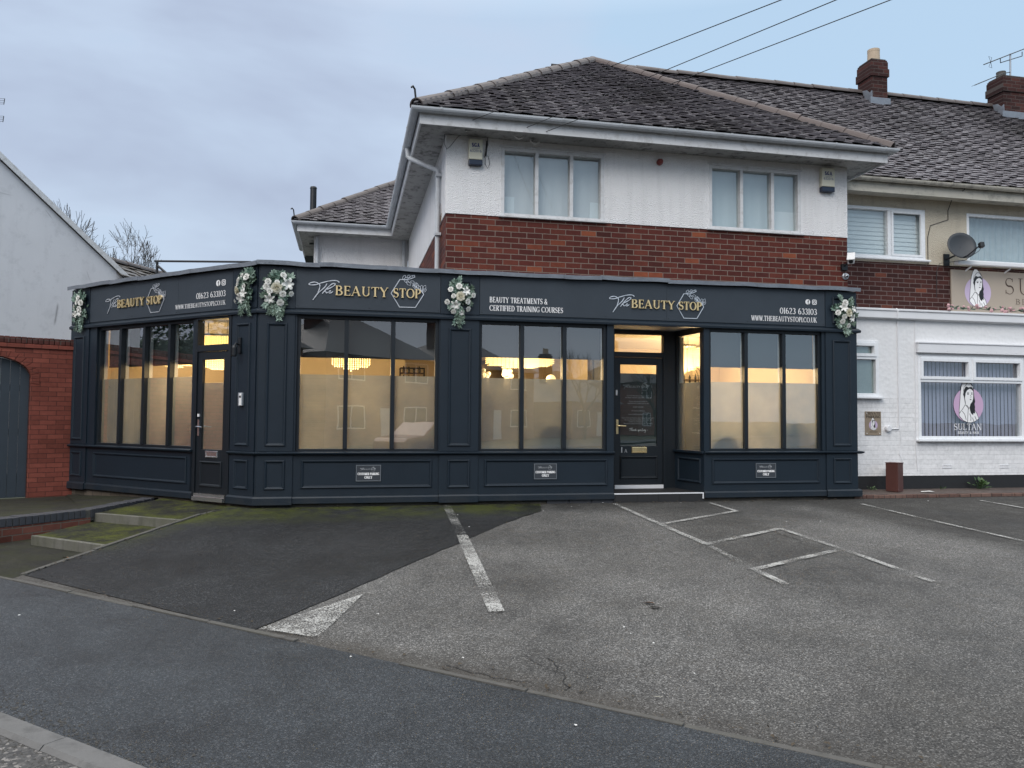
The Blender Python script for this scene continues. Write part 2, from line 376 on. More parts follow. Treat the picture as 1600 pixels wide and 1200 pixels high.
M['white_plastic'] = simple('white_plastic', (.78, .78, .78), .35, 0, .03)
M['paper'] = simple('white_card', (.80, .82, .84), .7, 0, .04)
M['door_gate'] = simple('blue_grey_gate_boards', (.030, .042, .055), .55, 0, .18, 5, .2, 30)
M['step_tile'] = simple('black_floor_tile', (.016, .016, .017), .6)
M['brass'] = simple('polished_brass', (.72, .56, .30), .28, .85, .06)
M['chrome'] = simple('satin_chrome', (.66, .67, .68), .22, .9, .04)
M['taupe'] = simple('taupe_sign_face', (.37, .315, .255), .5, 0, .05)
M['taupe_dark'] = simple('taupe_dark_sign_face', (.27, .215, .155), .5, 0, .05)
M['lilac'] = simple('lilac_disc', (.52, .42, .58), .5, 0, 0)
M['pink'] = simple('pink_lilac_disc', (.56, .38, .55), .5, 0, 0)
M['pier'] = simple('oxide_brown_cladding', (.085, .032, .026), .5, 0, .25, 6)
M['blind_dark'] = None
def blind():
    m = MT('dark_roller_blind'); w_ = m.n('ShaderNodeTexWave', Scale=38.0, Distortion=.4, Detail=2.0); w_.bands_direction = 'Z'; m.l(m.pos, w_.inputs['Vector'])
    m.base(m.mix(w_.outputs['Fac'], (.014, .018, .022), (.026, .031, .036))).rough(.7); return m.m
M['blind_dark'] = blind()
def glass(name, k=2.0, tint=(1, 1, 1), rough=0.0, wave=0.0):
    m = MT(name); m.t.nodes.remove(m.b); m.b = None
    tr = m.n('ShaderNodeBsdfTransparent'); tr.inputs[0].default_value = (*tint, 1); gl = m.n('ShaderNodeBsdfGlossy', Roughness=rough); gl.inputs[0].default_value = (1, 1, 1, 1)
    fr = m.n('ShaderNodeFresnel', IOR=1.5)
    if wave:
        bn = m.n('ShaderNodeBump', Strength=wave, Distance=.02); m.l(m.noise(1.1, 2, .5), bn.inputs['Height']); m.l(bn.outputs[0], gl.inputs['Normal'])
    gm = m.n('ShaderNodeNewGeometry'); f = m.math('MULTIPLY', m.math('MINIMUM', m.math('MULTIPLY', fr.outputs[0], k), 1.0), m.math('SUBTRACT', 1.0, gm.outputs['Backfacing']))
    mx = m.n('ShaderNodeMixShader'); m.l(f, mx.inputs[0]); m.l(tr.outputs[0], mx.inputs[1]); m.l(gl.outputs[0], mx.inputs[2]); m.l(mx.outputs[0], m.out.inputs[0]); return m.m
M['glass'] = glass('window_glass', 4.6, (.93, .96, .95), 0, .05)
M['glass_up'] = glass('upper_window_glass', 3.4, (.93, .96, .96), 0, .06)
def frost():
    m = MT('frosted_film'); m.t.nodes.remove(m.b); m.b = None
    n = m.math('ADD', m.math('MULTIPLY', m.noise(1.1, 4, .6), .75), m.math('MULTIPLY', m.noise(4.5, 4, .6), .25)); c = m.mix(m.ramp(n, [(.36, 0.0), (.66, 1.0)]), (.29, .32, .345), (.52, .54, .55))
    tr = m.n('ShaderNodeBsdfTranslucent'); di = m.n('ShaderNodeBsdfDiffuse'); m.l(c, tr.inputs[0]); di.inputs[0].default_value = (.36, .38, .40, 1)
    tp = m.n('ShaderNodeBsdfTransparent')
    a = m.n('ShaderNodeMixShader', Fac=.40); m.l(tr.outputs[0], a.inputs[1]); m.l(di.outputs[0], a.inputs[2])
    b = m.n('ShaderNodeMixShader', Fac=.05); m.l(a.outputs[0], b.inputs[1]); m.l(tp.outputs[0], b.inputs[2]); gl = m.n('ShaderNodeBsdfGlossy', Roughness=.22); gl.inputs[0].default_value = (.9, .95, 1, 1); fz = m.n('ShaderNodeFresnel', IOR=1.5); gm = m.n('ShaderNodeNewGeometry'); c_ = m.n('ShaderNodeMixShader'); m.l(m.math('MINIMUM', m.math('MULTIPLY', fz.outputs[0], 2.2), .5), c_.inputs[0]); m.l(b.outputs[0], c_.inputs[1]); m.l(gl.outputs[0], c_.inputs[2]); m.l(c_.outputs[0], m.out.inputs[0]); return m.m
M['frost'] = frost()
def obscure():
    m = MT('obscure_glass'); v = m.noise(70, 3); m.base(m.mix(v, (.22, .27, .27), (.36, .42, .41))).rough(.25); m.bump(v, .4, .01); return m.m
M['obscure'] = obscure()
M['curtain'] = simple('grey_net_curtain', (.66, .66, .68), .8, 0, .08, 1.5)
M['curtain_blue'] = simple('blue_grey_net_curtain', (.62, .67, .70), .8, 0, .08, 1.5)
M['slat'] = simple('white_blind_slats', (.80, .83, .85), .6, 0, .06)
M['vblind'] = simple('lilac_vertical_blind', (.42, .39, .50), .7, 0, .08)
M['lace'] = simple('white_lace_curtain', (.50, .55, .58), .8, 0, .2, 6)
M['int_wall'] = simple('cream_interior_paint', (.66, .56, .42), .7, 0, .08, 1)
M['int_ceiling'] = simple('white_ceiling', (.74, .70, .62), .8, 0, .04)
M['int_floor'] = simple('oak_floor', (.20, .14, .09), .5)
M['wood'] = simple('dark_wood', (.05, .025, .015), .5, 0, .3, 6)
def emis(name, col, st, mixf=1.0):
    m = MT(name); m.base((.8, .75, .6)).rough(.2); m.b.inputs['Emission Color'].default_value = (*col, 1); m.b.inputs['Emission Strength'].default_value = st; return m.m
M['crystal'] = emis('lit_crystal', (1.0, .60, .17), 1.15)
M['lamp'] = emis('lit_globe', (1.0, .68, .28), 1.0)
M['petal'] = simple('white_petal', (.74, .74, .70), .6, 0, .06, 20)
M['petal_cream'] = simple('cream_rose_petal', (.66, .63, .50), .6, 0, .1, 20)
M['petal_pink'] = simple('dusty_pink_petal', (.56, .34, .36), .6, 0, .2, 20)
def leafm(name, a, b):
    m = MT(name); n = m.noise(9, 4); m.base(m.mix(m.ramp(n, [(.3, 0.0), (.7, 1.0)]), a, b)).rough(.5); return m.m
M['leaf'] = leafm('eucalyptus_leaf', (.08, .16, .12), (.36, .46, .39))
M['leaf_dark'] = leafm('dark_leaf', (.025, .055, .036), (.10, .155, .11))
M['weed'] = leafm('weed_leaf', (.03, .07, .02), (.07, .13, .04))
M['bark'] = simple('bare_bark', (.055, .047, .04), .85, 0, .3, 5)
M['scrap'] = simple('pale_litter', (.72, .72, .70), .7, 0, .1)
M['dead_leaf'] = simple('dead_leaf', (.16, .075, .03), .7, 0, .3, 20)
M['blue_brick'] = simple('blue_engineering_brick', (.045, .047, .055), .55, 0, .35, 7, .3, 40)
M['car_red'] = simple('dark_red_car_paint', (.13, .015, .015), .2)
M['car_grey'] = simple('silver_car_paint', (.35, .37, .40), .25)

def moss_mask(m, base, amount_src, col=(.044, .052, .009), thr=(.42, .62)):
    n = m.noise(2.1, 6, .7); n2 = m.noise(38, 4, .7)
    f = m.math('MULTIPLY', amount_src, m.ramp(m.math('ADD', m.math('MULTIPLY', n, .7), m.math('MULTIPLY', n2, .3)), [(thr[0], 0.0), (thr[1], 1.0)]))
    return m.mix(m.math('MINIMUM', f, 1.0), base, m.mix(n2, tuple(c*.5 for c in col), tuple(c*1.7 for c in col)))
def tarmac(name, dark, mid, light, grain=130, patch=.35, rough=(.45, .85), bump=.5, stone=.3, moss=None, tint2=None, spec=.45):
    m = MT(name)
    v = m.voro(grain, None, 'F1', 'Color'); sc = m.n('ShaderNodeSeparateColor'); m.l(v, sc.inputs[0])
    g = sc.outputs[0]; fine = m.noise(grain*1.6, 3, .7); big = m.noise(.55, 5, .6); med = m.noise(4.5, 5, .6)
    stones = m.ramp(m.math('ADD', m.math('MULTIPLY', g, .75), m.math('MULTIPLY', fine, .25)), [(.22, dark), (.50, mid), (.70, mid), (.90, light)])
    col = m.mix(stone, mid, stones)
    pm = m.ramp(m.math('ADD', m.math('MULTIPLY', big, .7), m.math('MULTIPLY', med, .3)), [(.36, 1-patch), (.64, 1+patch*.7)])
    col = m.mix(1, col, pm, 'MULTIPLY')
    if tint2: col = m.mix(m.math('MULTIPLY', m.ramp(med, [(.5, 0.0), (.75, 1.0)]), .5), col, tint2)
    wet = m.ramp(m.math('ADD', m.math('MULTIPLY', big, .6), m.math('MULTIPLY', m.noise(1.7, 4), .4)), [(.38, rough[0]), (.62, rough[1])])
    if moss is not None: col = moss(m, col)
    m.base(col).rough(wet); m.b.inputs['Specular IOR Level'].default_value = spec
    m.bump(m.math('ADD', m.math('MULTIPLY', m.voro(grain*.8), 1.0), m.math('MULTIPLY', fine, .5)), bump, .006)
    return m
def front_moss(m, col):      # moss grows along the foot of the shop front and the flank
    o = m.sep()
    d = m.ramp(o['Y'], [(0, 0.0), (1, 1.0)])
    y = m.math('MULTIPLY_ADD', o['Y'], 1/1.1, -9.85/1.1)          # 0 at Y=9.85, 1 at 10.95
    y = m.math('MINIMUM', m.math('MAXIMUM', y, 0.0), 1.0)
    x = m.math('MINIMUM', m.math('MAXIMUM', m.math('MULTIPLY_ADD', o['X'], -.6, 2.4), 0.0), 1.0)
    a = m.math('MULTIPLY', m.math('MULTIPLY', y, x), 1.7)
    # along the step edging on the left
    ex, ey = 3.42, -1.60; L_ = sqrt(ex*ex+ey*ey)
    dd = m.math('ADD', m.math('MULTIPLY', m.math('SUBTRACT', o['X'], -2.98), ex/L_), m.math('MULTIPLY', m.math('SUBTRACT', o['Y'], 8.30), ey/L_))
    b = m.math('MAXIMUM', m.math('MULTIPLY_ADD', m.math('ABSOLUTE', dd), -2.2, .95), 0.0)
    b = m.math('MULTIPLY', b, m.math('MINIMUM', m.math('MAXIMUM', m.math('MULTIPLY_ADD', o['Y'], .8, -6.9), 0.0), 1.2))
    return moss_mask(m, col, m.math('ADD', a, b))
def damp_shade_col(m, col):      # damp, newer or dirtier areas, and contact shade by the shop, weighted per vertex
    a = m.n('ShaderNodeVertexColor'); a.layer_name = 'damp_shade'; s_ = m.n('ShaderNodeSeparateColor'); m.l(a.outputs['Color'], s_.inputs[0])
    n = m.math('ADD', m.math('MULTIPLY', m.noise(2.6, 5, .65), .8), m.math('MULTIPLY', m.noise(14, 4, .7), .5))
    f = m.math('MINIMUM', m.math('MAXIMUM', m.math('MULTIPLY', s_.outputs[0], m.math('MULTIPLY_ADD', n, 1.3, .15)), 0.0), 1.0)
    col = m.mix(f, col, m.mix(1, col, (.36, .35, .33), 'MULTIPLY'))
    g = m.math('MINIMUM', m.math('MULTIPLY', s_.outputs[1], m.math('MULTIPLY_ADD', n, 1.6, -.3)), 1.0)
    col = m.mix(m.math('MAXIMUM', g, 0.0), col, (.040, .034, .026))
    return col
M['carpark'] = tarmac('worn_grey_tarmac', (.022, .022, .021), (.105, .103, .098), (.38, .375, .36), 135, .52, (.60, .9), .8, .85, damp_shade_col, tint2=(.046, .041, .033)).m
M['driveway'] = tarmac('dark_patch_tarmac', (.005, .0054, .006), (.0125, .0140, .0158), (.085, .088, .092), 130, .5, (.44, .8), .8, .9, front_moss, spec=.33).m
M['pavement'] = tarmac('damp_blue_grey_tarmac', (.011, .0134, .016), (.027, .0335, .040), (.13, .14, .15), 150, .40, (.33, .62), .9, .9, spec=.5).m
M['road'] = tarmac('road_tarmac', (.03, .03, .03), (.075, .073, .07), (.30, .28, .26), 60, .35, (.5, .8), .9, .8).m
M['platform'] = tarmac('old_dark_tarmac', (.010, .0095, .009), (.024, .023, .020), (.065, .062, .057), 110, .5, (.6, .9), .5, .6, lambda m, c: moss_mask(m, c, 0.3), spec=.22).m
M['ground'] = tarmac('verge', (.02, .025, .015), (.05, .06, .035), (.09, .10, .06), 30, .4).m
M['tread'] = tarmac('mossy_step_tarmac', (.010, .010, .009), (.021, .021, .018), (.06, .06, .05), 130, .5, (.7, .95), .6, .6, lambda m, c: moss_mask(m, c, 1.0, (.060, .068, .012), (.44, .60)), spec=.2).m
def concrete(name, a, b, moss=0.0):
    m = MT(name); n = m.noise(5, 6, .65); n2 = m.noise(70, 4, .7); st = m.noise(1, 4, .6, m.vec(scale=(9, 9, 1.2)))
    c = m.mix(n, a, b); c = m.mix(m.math('MULTIPLY', m.ramp(st, [(.5, 0.0), (.7, 1.0)]), .5), c, tuple(x*.4 for x in a)); c = m.mix(m.math('MULTIPLY', n2, .35), c, tuple(x*.5 for x in a))
    if moss: c = moss_mask(m, c, moss)
    m.base(c).rough(.8).bump(m.math('ADD', n2, m.math('MULTIPLY', n, .6)), .4, .006); return m.m
M['concrete'] = concrete('edging_concrete', (.06, .058, .053), (.125, .12, .112), .12)
M['kerb'] = concrete('kerb_concrete', (.10, .10, .098), (.18, .178, .174), 0)
M['riser'] = concrete('step_concrete', (.09, .088, .075), (.20, .195, .17), .35)
M['paver'] = brick('red_paver', [(0, (.10, .06, .05)), (.5, (.14, .085, .07)), (1, (.17, .11, .09))], (.05, .045, .04), 'x', bw=.2, bh=.1)
M['paver_top'] = tarmac('paving_top', (.04, .03, .026), (.095, .072, .062), (.16, .13, .115), 40, .35, (.5, .8), .4, .5).m
def worn_paint(name, wear):
    m = MT(name); n = m.noise(70, 5, .75); n2 = m.noise(2.2, 4, .6); sp = m.voro(55)
    f = m.math('ADD', m.math('MULTIPLY', n, .8), m.math('MULTIPLY', n2, .45))
    a = m.ramp(f, [(wear-.05, 1.0), (wear+.06, 0.0)])
    m.base(m.mix(n2, (.34, .34, .325), (.54, .54, .51))).rough(.75)
    tp = m.n('ShaderNodeBsdfTransparent'); mx = m.n('ShaderNodeMixShader'); m.l(a, mx.inputs[0]); m.l(tp.outputs[0], mx.inputs[1]); m.l(m.b.outputs[0], mx.inputs[2]); m.l(mx.outputs[0], m.out.inputs[0]); return m.m
M['line'] = worn_paint('worn_white_line', .60)
M['line_faint'] = worn_paint('faint_white_line', .55)
M['line_bold'] = worn_paint('bold_white_line', .605)
# ------------------------------------------------------------------ lettering: cut from strokes, classical capitals
def _arc(cx, cy, rx, ry, a0, a1, T, t, n=12):
    r = []
    for i in range(n+1):
        a = radians(a0+(a1-a0)*i/n); r.append((cx+rx*cos(a), cy+ry*sin(a), t+(T-t)*abs(cos(a))**1.3))
    return r
def glyph(ch, T, t):
    h = t/2; L = lambda *p: list(p)
    def stem(x, y0=0.0, y1=1.0, w=T): return [(x, y0, w), (x, y1, w)]
    def serif(x, y, a=.13): yy = h if y == 0 else 1-h; return [(x-a, yy, t), (x+a, yy, t)]
    def bar(x0, x1, y): return [(x0, y, t), (x1, y, t)]
    if ch == ' ': return [], .32
    if ch == '.': return [[(.07, 0, .13), (.07, .13, .13)]], .17
    if ch == 'A': return [[(.04, 0, t), (.36, 1, t)], [(.35, 1, T), (.68, 0, T)], bar(.15, .56, .34), serif(.04, 0, .1), serif(.68, 0, .12)], .80
    if ch == 'B': return [stem(.15), bar(.03, .34, 1-h), bar(.1, .34, .53), bar(.03, .34, h), _arc(.32, .765, .22, .235-h, -90, 90, T, t), _arc(.34, .265, .27, .265-h, -90, 90, T, t)], .68
    if ch in 'CG':
        s = [_arc(.42, .5, .38, .5-h, 48, 312, T, t, 18), [(.70, .98, t), (.70, .72, t)]]
        if ch == 'C': s.append([(.70, .02, t), (.70, .26, t)])
        else: s += [[(.68, .06, T), (.68, .42, T)], bar(.52, .80, .42)]
        return s, .82
    if ch == 'D': return [stem(.15), bar(.03, .36, 1-h), bar(.03, .36, h), _arc(.34, .5, .40, .5-h, -90, 90, T, t, 16)], .80
    if ch == 'E': return [stem(.15), bar(.03, .56, 1-h), bar(.15, .46, .52), bar(.03, .58, h), [(.55, 1, t), (.55, .80, t)], [(.57, 0, t), (.57, .22, t)], [(.46, .62, t), (.46, .42, t)]], .64
    if ch == 'F': return [stem(.15), bar(.03, .56, 1-h), bar(.15, .46, .52), [(.55, 1, t), (.55, .80, t)], [(.46, .62, t), (.46, .42, t)], serif(.15, 0)], .60
    if ch == 'H': return [stem(.15), stem(.66), bar(.15, .66, .52), serif(.15, 0), serif(.66, 0), serif(.15, 1), serif(.66, 1)], .81
    if ch in 'I1': return [stem(.14), serif(.14, 0), serif(.14, 1)], .28
    if ch == 'K': return [stem(.15), [(.20, .45, t), (.62, 1, t)], [(.33, .58, T), (.68, 0, T)], serif(.15, 0), serif(.15, 1), serif(.62, 1, .1), serif(.68, 0, .1)], .78
    if ch == 'L': return [stem(.15), bar(.03, .56, h), [(.55, 0, t), (.55, .24, t)], serif(.15, 1)], .60
    if ch == 'M': return [[(.10, 0, t), (.16, 1, t)], [(.16, 1, T), (.45, 0, T)], [(.45, 0, t), (.76, 1, t)], stem(.80), serif(.10, 0, .09), serif(.80, 0)], .95
    if ch == 'N': return [[(.12, 0, t), (.12, 1, t)], [(.12, 1, T), (.66, 0, T)], [(.68, 0, t), (.68, 1, t)], serif(.12, 0, .1), serif(.68, 1, .1), serif(.10, 1, .06)], .80
    if ch in 'O0': 
        rx = .40 if ch == 'O' else .29
        return [_arc(rx+.03, .5, rx-.03, .5-h, 0, 360, T, t, 24)], 2*rx+.05
    if ch == 'P': return [stem(.15), bar(.03, .34, 1-h), bar(.15, .34, .46), _arc(.33, .73, .24, .27-h, -90, 90, T, t), serif(.15, 0)], .62
    if ch == 'R': return [stem(.15), bar(.03, .34, 1-h), bar(.15, .34, .48), _arc(.33, .74, .22, .26-h, -90, 90, T, t), [(.34, .48, T), (.66, 0, T)], serif(.15, 0), serif(.67, 0, .08)], .72
    if ch == 'S': return [[(x, y, t*.6+(T-t*.6)*max(0, 1-abs(y-.5)/.42)**.7+t*.4) for x, y, _ in _arc(.29, .735, .21, .265-h, 40, 250, 1, 1, 10) + _arc(.29, .265, .23, .265-h, 70, -140, 1, 1, 10)], [(.47, .97, t), (.47, .76, t)], [(.08, .03, t), (.08, .26, t)]], .58
    if ch == 'T': return [stem(.36), bar(.03, .69, 1-h), [(.05, 1, t), (.05, .79, t)], [(.67, 1, t), (.67, .79, t)], serif(.36, 0)], .72
    if ch == 'U': return [[(.15, 1, T), (.15, .32, T)]+_arc(.40, .32, .25, .32-h, 180, 360, T*.8, t, 10), [(.65, .3, t), (.65, 1, t)], serif(.15, 1), serif(.65, 1, .1)], .78
    if ch == 'V': return [[(.04, 1, T), (.36, 0, T)], [(.36, 0, t), (.66, 1, t)], serif(.05, 1, .1), serif(.66, 1, .09)], .72
    if ch == 'W': return [[(.04, 1, T), (.28, 0, T)], [(.28, 0, t), (.50, 1, t)], [(.46, 1, T), (.70, 0, T)], [(.70, 0, t), (.93, 1, t)], serif(.05, 1, .09), serif(.93, 1, .08)], .98
    if ch == 'Y': return [[(.05, 1, T), (.35, .48, T)], [(.36, .46, t), (.66, 1, t)], stem(.36, 0, .5), serif(.06, 1, .1), serif(.66, 1, .09), serif(.36, 0)], .72
    if ch == '&': return [_arc(.30, .77, .16, .23-h, -60, 250, T*.7, t, 14), _arc(.28, .26, .24, .26-h, 100, 330, T, t, 14), [(.20, .62, T), (.68, 0, T)], [(.50, .12, t), (.64, .45, t)], bar(.54, .76, .45)], .80
    if ch == '2': return [_arc(.26, .74, .20, .26-h, 170, -35, T, t, 12)+[(.06, h, t)], bar(.05, .50, h), [(.49, 0, t), (.49, .16, t)]], .56
    if ch == '3': return [_arc(.24, .76, .19, .24-h, 150, -80, T, t, 12), _arc(.24, .27, .23, .27-h, 85, -150, T, t, 12)], .53
    if ch == '6': return [_arc(.29, .30, .22, .30-h, 0, 360, T, t, 18), _arc(.44, .36, .38, .62, 180, 100, T, t, 8)], .58
    raise KeyError(ch)
def stroke(mb, fr, pts, o0, th):
    """a raised ribbon along (s, z, width) points"""
    n = len(pts); Lp = []; Rp = []
    for i, (x, y, wd) in enumerate(pts):
        a = pts[max(i-1, 0)]; b = pts[min(i+1, n-1)]; dx, dy = b[0]-a[0], b[1]-a[1]; l = sqrt(dx*dx+dy*dy) or 1
        nx, ny = -dy/l*wd/2, dx/l*wd/2; Lp.append((x+nx, y+ny)); Rp.append((x-nx, y-ny))
    P = []
    for o in (o0, o0+th):
        P += [fr(a, o, b) for a, b in Lp] + [fr(a, o, b) for a, b in Rp]
    F = []; k = 2*n
    for i in range(n-1):
        F += [(k+i, k+i+1, k+n+i+1, k+n+i), (i, i+1, k+i+1, k+i), (n+i, n+i+1, k+n+i+1, k+n+i)]
    F += [(0, n, k+n, k), (n-1, 2*n-1, k+2*n-1, k+n-1)]
    mb.add(P, F)
def word(mb, fr, text, s0, s1, z0, hgt, o0=.004, th=.002, T=.16, t=.06, gap=.06, slope=0.0):
    """capitals between s0 and s1 (s may run leftwards), base z0, cap height hgt"""
    gl = [glyph(c, T, t) for c in text]; tot = sum(a for _, a in gl)+gap*(len(gl)-1); k = (s1-s0)/tot; x = 0; q = 0
    for st, ad in gl:
        for pl in st:
            q += 1; stroke(mb, fr, [(s0+(x+a)*k, z0+b*hgt+slope*(x+a)*abs(k), wd*hgt) for a, b, wd in pl], o0, th+.00025*(q % 7))
        x += ad+gap
def small_text(fr, lines, name, mat, parent, o0=.004, align='CENTER'):
    """small print in the built-in face: (text, s, z, size)"""
    mb = MB()
    for txt, s, z, size in lines:
        cu = bpy.data.curves.new('t', 'FONT'); cu.body = txt; cu.size = size; cu.align_x = align; ob = bpy.data.objects.new('t', cu); COL.objects.link(ob)
        me = bpy.data.meshes.new_from_object(ob)
        mb.add([fr(s+v.co.x*small_text.dir, o0, z+v.co.y) for v in me.vertices], [tuple(p.vertices) for p in me.polygons])
        bpy.data.objects.remove(ob); bpy.data.curves.remove(cu); bpy.data.meshes.remove(me)
    return mb.build(name, mat, parent)
small_text.dir = 1
def smooth_pts(pts, sub=5):
    """Catmull-Rom through 2D points"""
    P = [pts[0]]+list(pts)+[pts[-1]]; R = []
    for i in range(1, len(P)-2):
        p0, p1, p2, p3 = P[i-1:i+3]
        for k in range(sub):
            u = k/sub; R.append(tuple(.5*((2*p1[j])+(-p0[j]+p2[j])*u+(2*p0[j]-5*p1[j]+4*p2[j]-p3[j])*u*u+(-p0[j]+3*p1[j]-3*p2[j]+p3[j])*u**3) for j in range(2)))
    R.append(tuple(pts[-1])); return R
# the shop's emblem in its own units: BEAUTY starts at 0 and its capitals stand 15.3 high
def _lg(zx, zy):
    x = zx/22.66+478-523.4; return (x, 461.3+.044*x-(430+zy/22.66))
SCRIPT = [[(440, 305), (300, 330), (160, 330), (115, 300), (170, 255), (300, 230), (400, 255), (450, 285), (600, 245), (800, 195), (980, 175), (1100, 190), (1170, 245)],
          [(450, 285), (490, 340), (488, 430), (460, 530), (425, 610)], [(740, 285), (650, 430), (450, 610), (350, 740), (258, 870)],
          [(575, 650), (700, 500), (850, 350), (950, 285), (1020, 290), (1000, 350), (880, 430), (715, 505)],
          [(650, 580), (690, 545), (700, 580), (725, 622), (770, 608), (815, 575), (850, 540), (868, 558), (800, 600), (835, 630), (890, 612), (955, 568)]]
HEXL = [(139.9, 7.0), (126.6, -14.7), (101.3, -14.9), (87.6, 7.0), (101.3, 29.7), (108, 29.6)]
HEXR = [(139.9, 7.0), (134.5, 15.5)]
def leaf_loop(x, y, a, l, wd):
    ca, sa = cos(radians(a)), sin(radians(a)); r = []
    for i in range(13):
        u = i/12*2; side = 1 if u <= 1 else -1; v = u if u <= 1 else 2-u; q = sin(pi*v)**.8*wd*side; r.append((x+ca*l*v-sa*q, y+sa*l*v+ca*q))
    return r
LEAVES = [(106, 30, 60, 8, 2), (108, 30, 20, 9, 2.2), (113, 32, 55, 7, 2), (117, 33, 25, 9, 2), (108, 29, -25, 9, 2.2), (112, 27, -45, 9, 2.4), (118, 27, -10, 7, 2), (121, 33, 50, 6, 1.6),
          (137, 12, 95, 10, 2.4), (135, 13, 125, 11, 2.4), (138, 12, 65, 11, 2.6), (131, 16, 110, 10, 2.2), (129, 17, 150, 9, 2.2), (126, 18, 80, 8, 2), (133, 14, 165, 9, 2.2), (138, 11, 40, 8, 2.2), (127, 19, 130, 6, 1.8)]
SPRIGS = [[(101, 29.7), (110, 30), (119, 31.5), (126, 35)], [(139, 8), (133, 15), (127, 19), (122, 22)]]
def logo(fr, s0, z0, k, parent, mats=('silver', 'gold'), th=(.006, .022), dirn=1, bold=1.0):
    f = lambda s, o, z: fr(s0+dirn*k*s, o, z0+k*z)
    a = MB()
    for i, ln in enumerate(SCRIPT):
        pts = smooth_pts([_lg(*p) for p in ln]); stroke(a, f, [(x, y, 1.25*bold*(.75+.5*abs(sin(j*.35)))) for j, (x, y) in enumerate(pts)], .003, th[0]+.0003*i)
    a.build('script_word', M[mats[0]], parent)
    h = MB()
    stroke(h, f, [(x, y, 1.35*bold) for x, y in HEXL], .003, th[0]); stroke(h, f, [(x, y, 1.35*bold) for x, y in HEXR], .003, th[0]+.0004)
    for i, sp in enumerate(SPRIGS): stroke(h, f, [(x, y, .7*bold) for x, y in smooth_pts(sp)], .003, th[0]+.0003*(i+2))
    for i, lf in enumerate(LEAVES): stroke(h, f, [(x, y, .62*bold) for x, y in leaf_loop(*lf)], .003, th[0]+.0002*(i % 5))
    h.build('hexagon_emblem', M[mats[0]], parent)
    b = MB(); word(b, f, 'BEAUTY', 0, 82.5, 0, 15.3, .003, th[1], .165, .06, .09); b.build('raised_lettering', M[mats[1]], parent); b = MB(); word(b, f, 'STOP', 91, 134.6, 0, 15.0, .003, th[1], .165, .06, .08)
    b.build('raised_lettering', M[mats[1]], parent)
def social_icons(fr, s_f, s_i, z, r, parent, dirn=1):
    a = MB(); n = 20
    a.prism(fr, [(s_f+r*cos(2*pi*i/n), z+r*sin(2*pi*i/n)) for i in range(n)], .002, .004)
    stroke(a, fr, [(s_i+dirn*r*.82*x, z+r*.82*y, r*.26) for x, y in [(0, 1), (.7, 1), (1, .7), (1, -.7), (.7, -1), (-.7, -1), (-1, -.7), (-1, .7), (-.7, 1), (0, 1)]], .002, .002)
    stroke(a, fr, [(s_i+r*.42*cos(2*pi*i/14), z+r*.42*sin(2*pi*i/14), r*.22) for i in range(15)], .002, .002)
    a.build('social_icons', M['vinyl'], parent)
    b = MB(); stroke(b, fr, [(s_f+dirn*r*x, z+r*y, r*.26) for x, y in [(.42, .55), (.22, .55), (.12, .38), (.12, -.98)]], .0045, .0015); stroke(b, fr, [(s_f+dirn*r*x, z+r*y, r*.22) for x, y in [(-.15, .12), (.42, .12)]], .0045, .0019)
    b.build('icon_letter', M['board'], parent)

# ------------------------------------------------------------------ the shop
shop = thing('shop_building', (3.3, 11.3, .3), 'charcoal blue corner beauty shop with lit windows, panelled pilasters and flat roof', 'shop')
Zb, Zs, Zf, Zt = .355, 1.03, 2.955, 3.58          # foot of plinth, sill, foot of fascia, top of fascia
S_L = 4.44; XR = 7.92
PATH = lambda segs: [tuple(p) for p in segs]
pL = lambda s, o=0: LF(s, o, 0).to_2d()[:] if hasattr(LF(s, o, 0), 'to_2d') else (LF(s, o, 0).x, LF(s, o, 0).y)
pF = lambda x: (x, 11.0)
full = [pL(S_L), pL(0), pF(XR), (XR, 11.72)]
# fascia carcass, lead cap, fascia moulding
m = MB(); m.sweep(full, [(0, Zf), (0, Zt), (-.12, Zt), (-.12, Zf)]); m.build('fascia', M['shop'], shop)
m = MB(); m.sweep(full, [(.05, Zf-.03), (.055, Zf+.005), (.03, Zf+.03), (.001, Zf+.045), (.001, Zf-.03)]); m.build('fascia_moulding', M['shop'], shop, bevel=.004)
# lead: folded sheets with welted laps, not one straight strip
rnd = random.Random(4)
m = MB()
def lead_run(p0, p1, n, skew0=0, skew1=0):
    p0, p1 = V((*p0, 0)), V((*p1, 0)); d = (p1-p0); L_ = d.length; d.normalize(); nn = V((d.y, -d.x, 0)); cuts = [0]+sorted(rnd.uniform(.12, .88)*0+(i+rnd.uniform(-.2, .2))/n for i in range(1, n))+[1]
    fr = lambda s, o, z: p0+d*s+nn*o+V((0, 0, z))
    for i in range(n):
        a, b = cuts[i]*L_-(.02 if i else skew0), cuts[i+1]*L_+(skew1 if i == n-1 else 0); dz = rnd.uniform(-.008, .008); do = rnd.uniform(0, .008); prof = [(.075+do, 3.575+dz), (.08+do, 3.632+dz), (-.42, 3.66+dz), (-.42, 3.60), (.0, 3.60)]
        k = max(2, int((b-a)/.18)); P = []; F = []
        for j in range(k+1):
            s = a+(b-a)*j/k; wz = .005*sin(s*7+i)+rnd.uniform(-.003, .003)
            P += [fr(s, o, z+(wz if q < 3 else 0)) for q, (o, z) in enumerate(prof)]
        c = len(prof)
        for j in range(k):
            for q in range(c): F.append((j*c+q, j*c+(q+1) % c, (j+1)*c+(q+1) % c, (j+1)*c+q))
        F += [tuple(range(c)), tuple(k*c+q for q in range(c))[::-1]]
        m.add(P, F)
lead_run(pL(S_L+.04), pL(0), 7, 0, .03); lead_run(pF(-1.183), pF(XR+.03), 11, .03, .0)
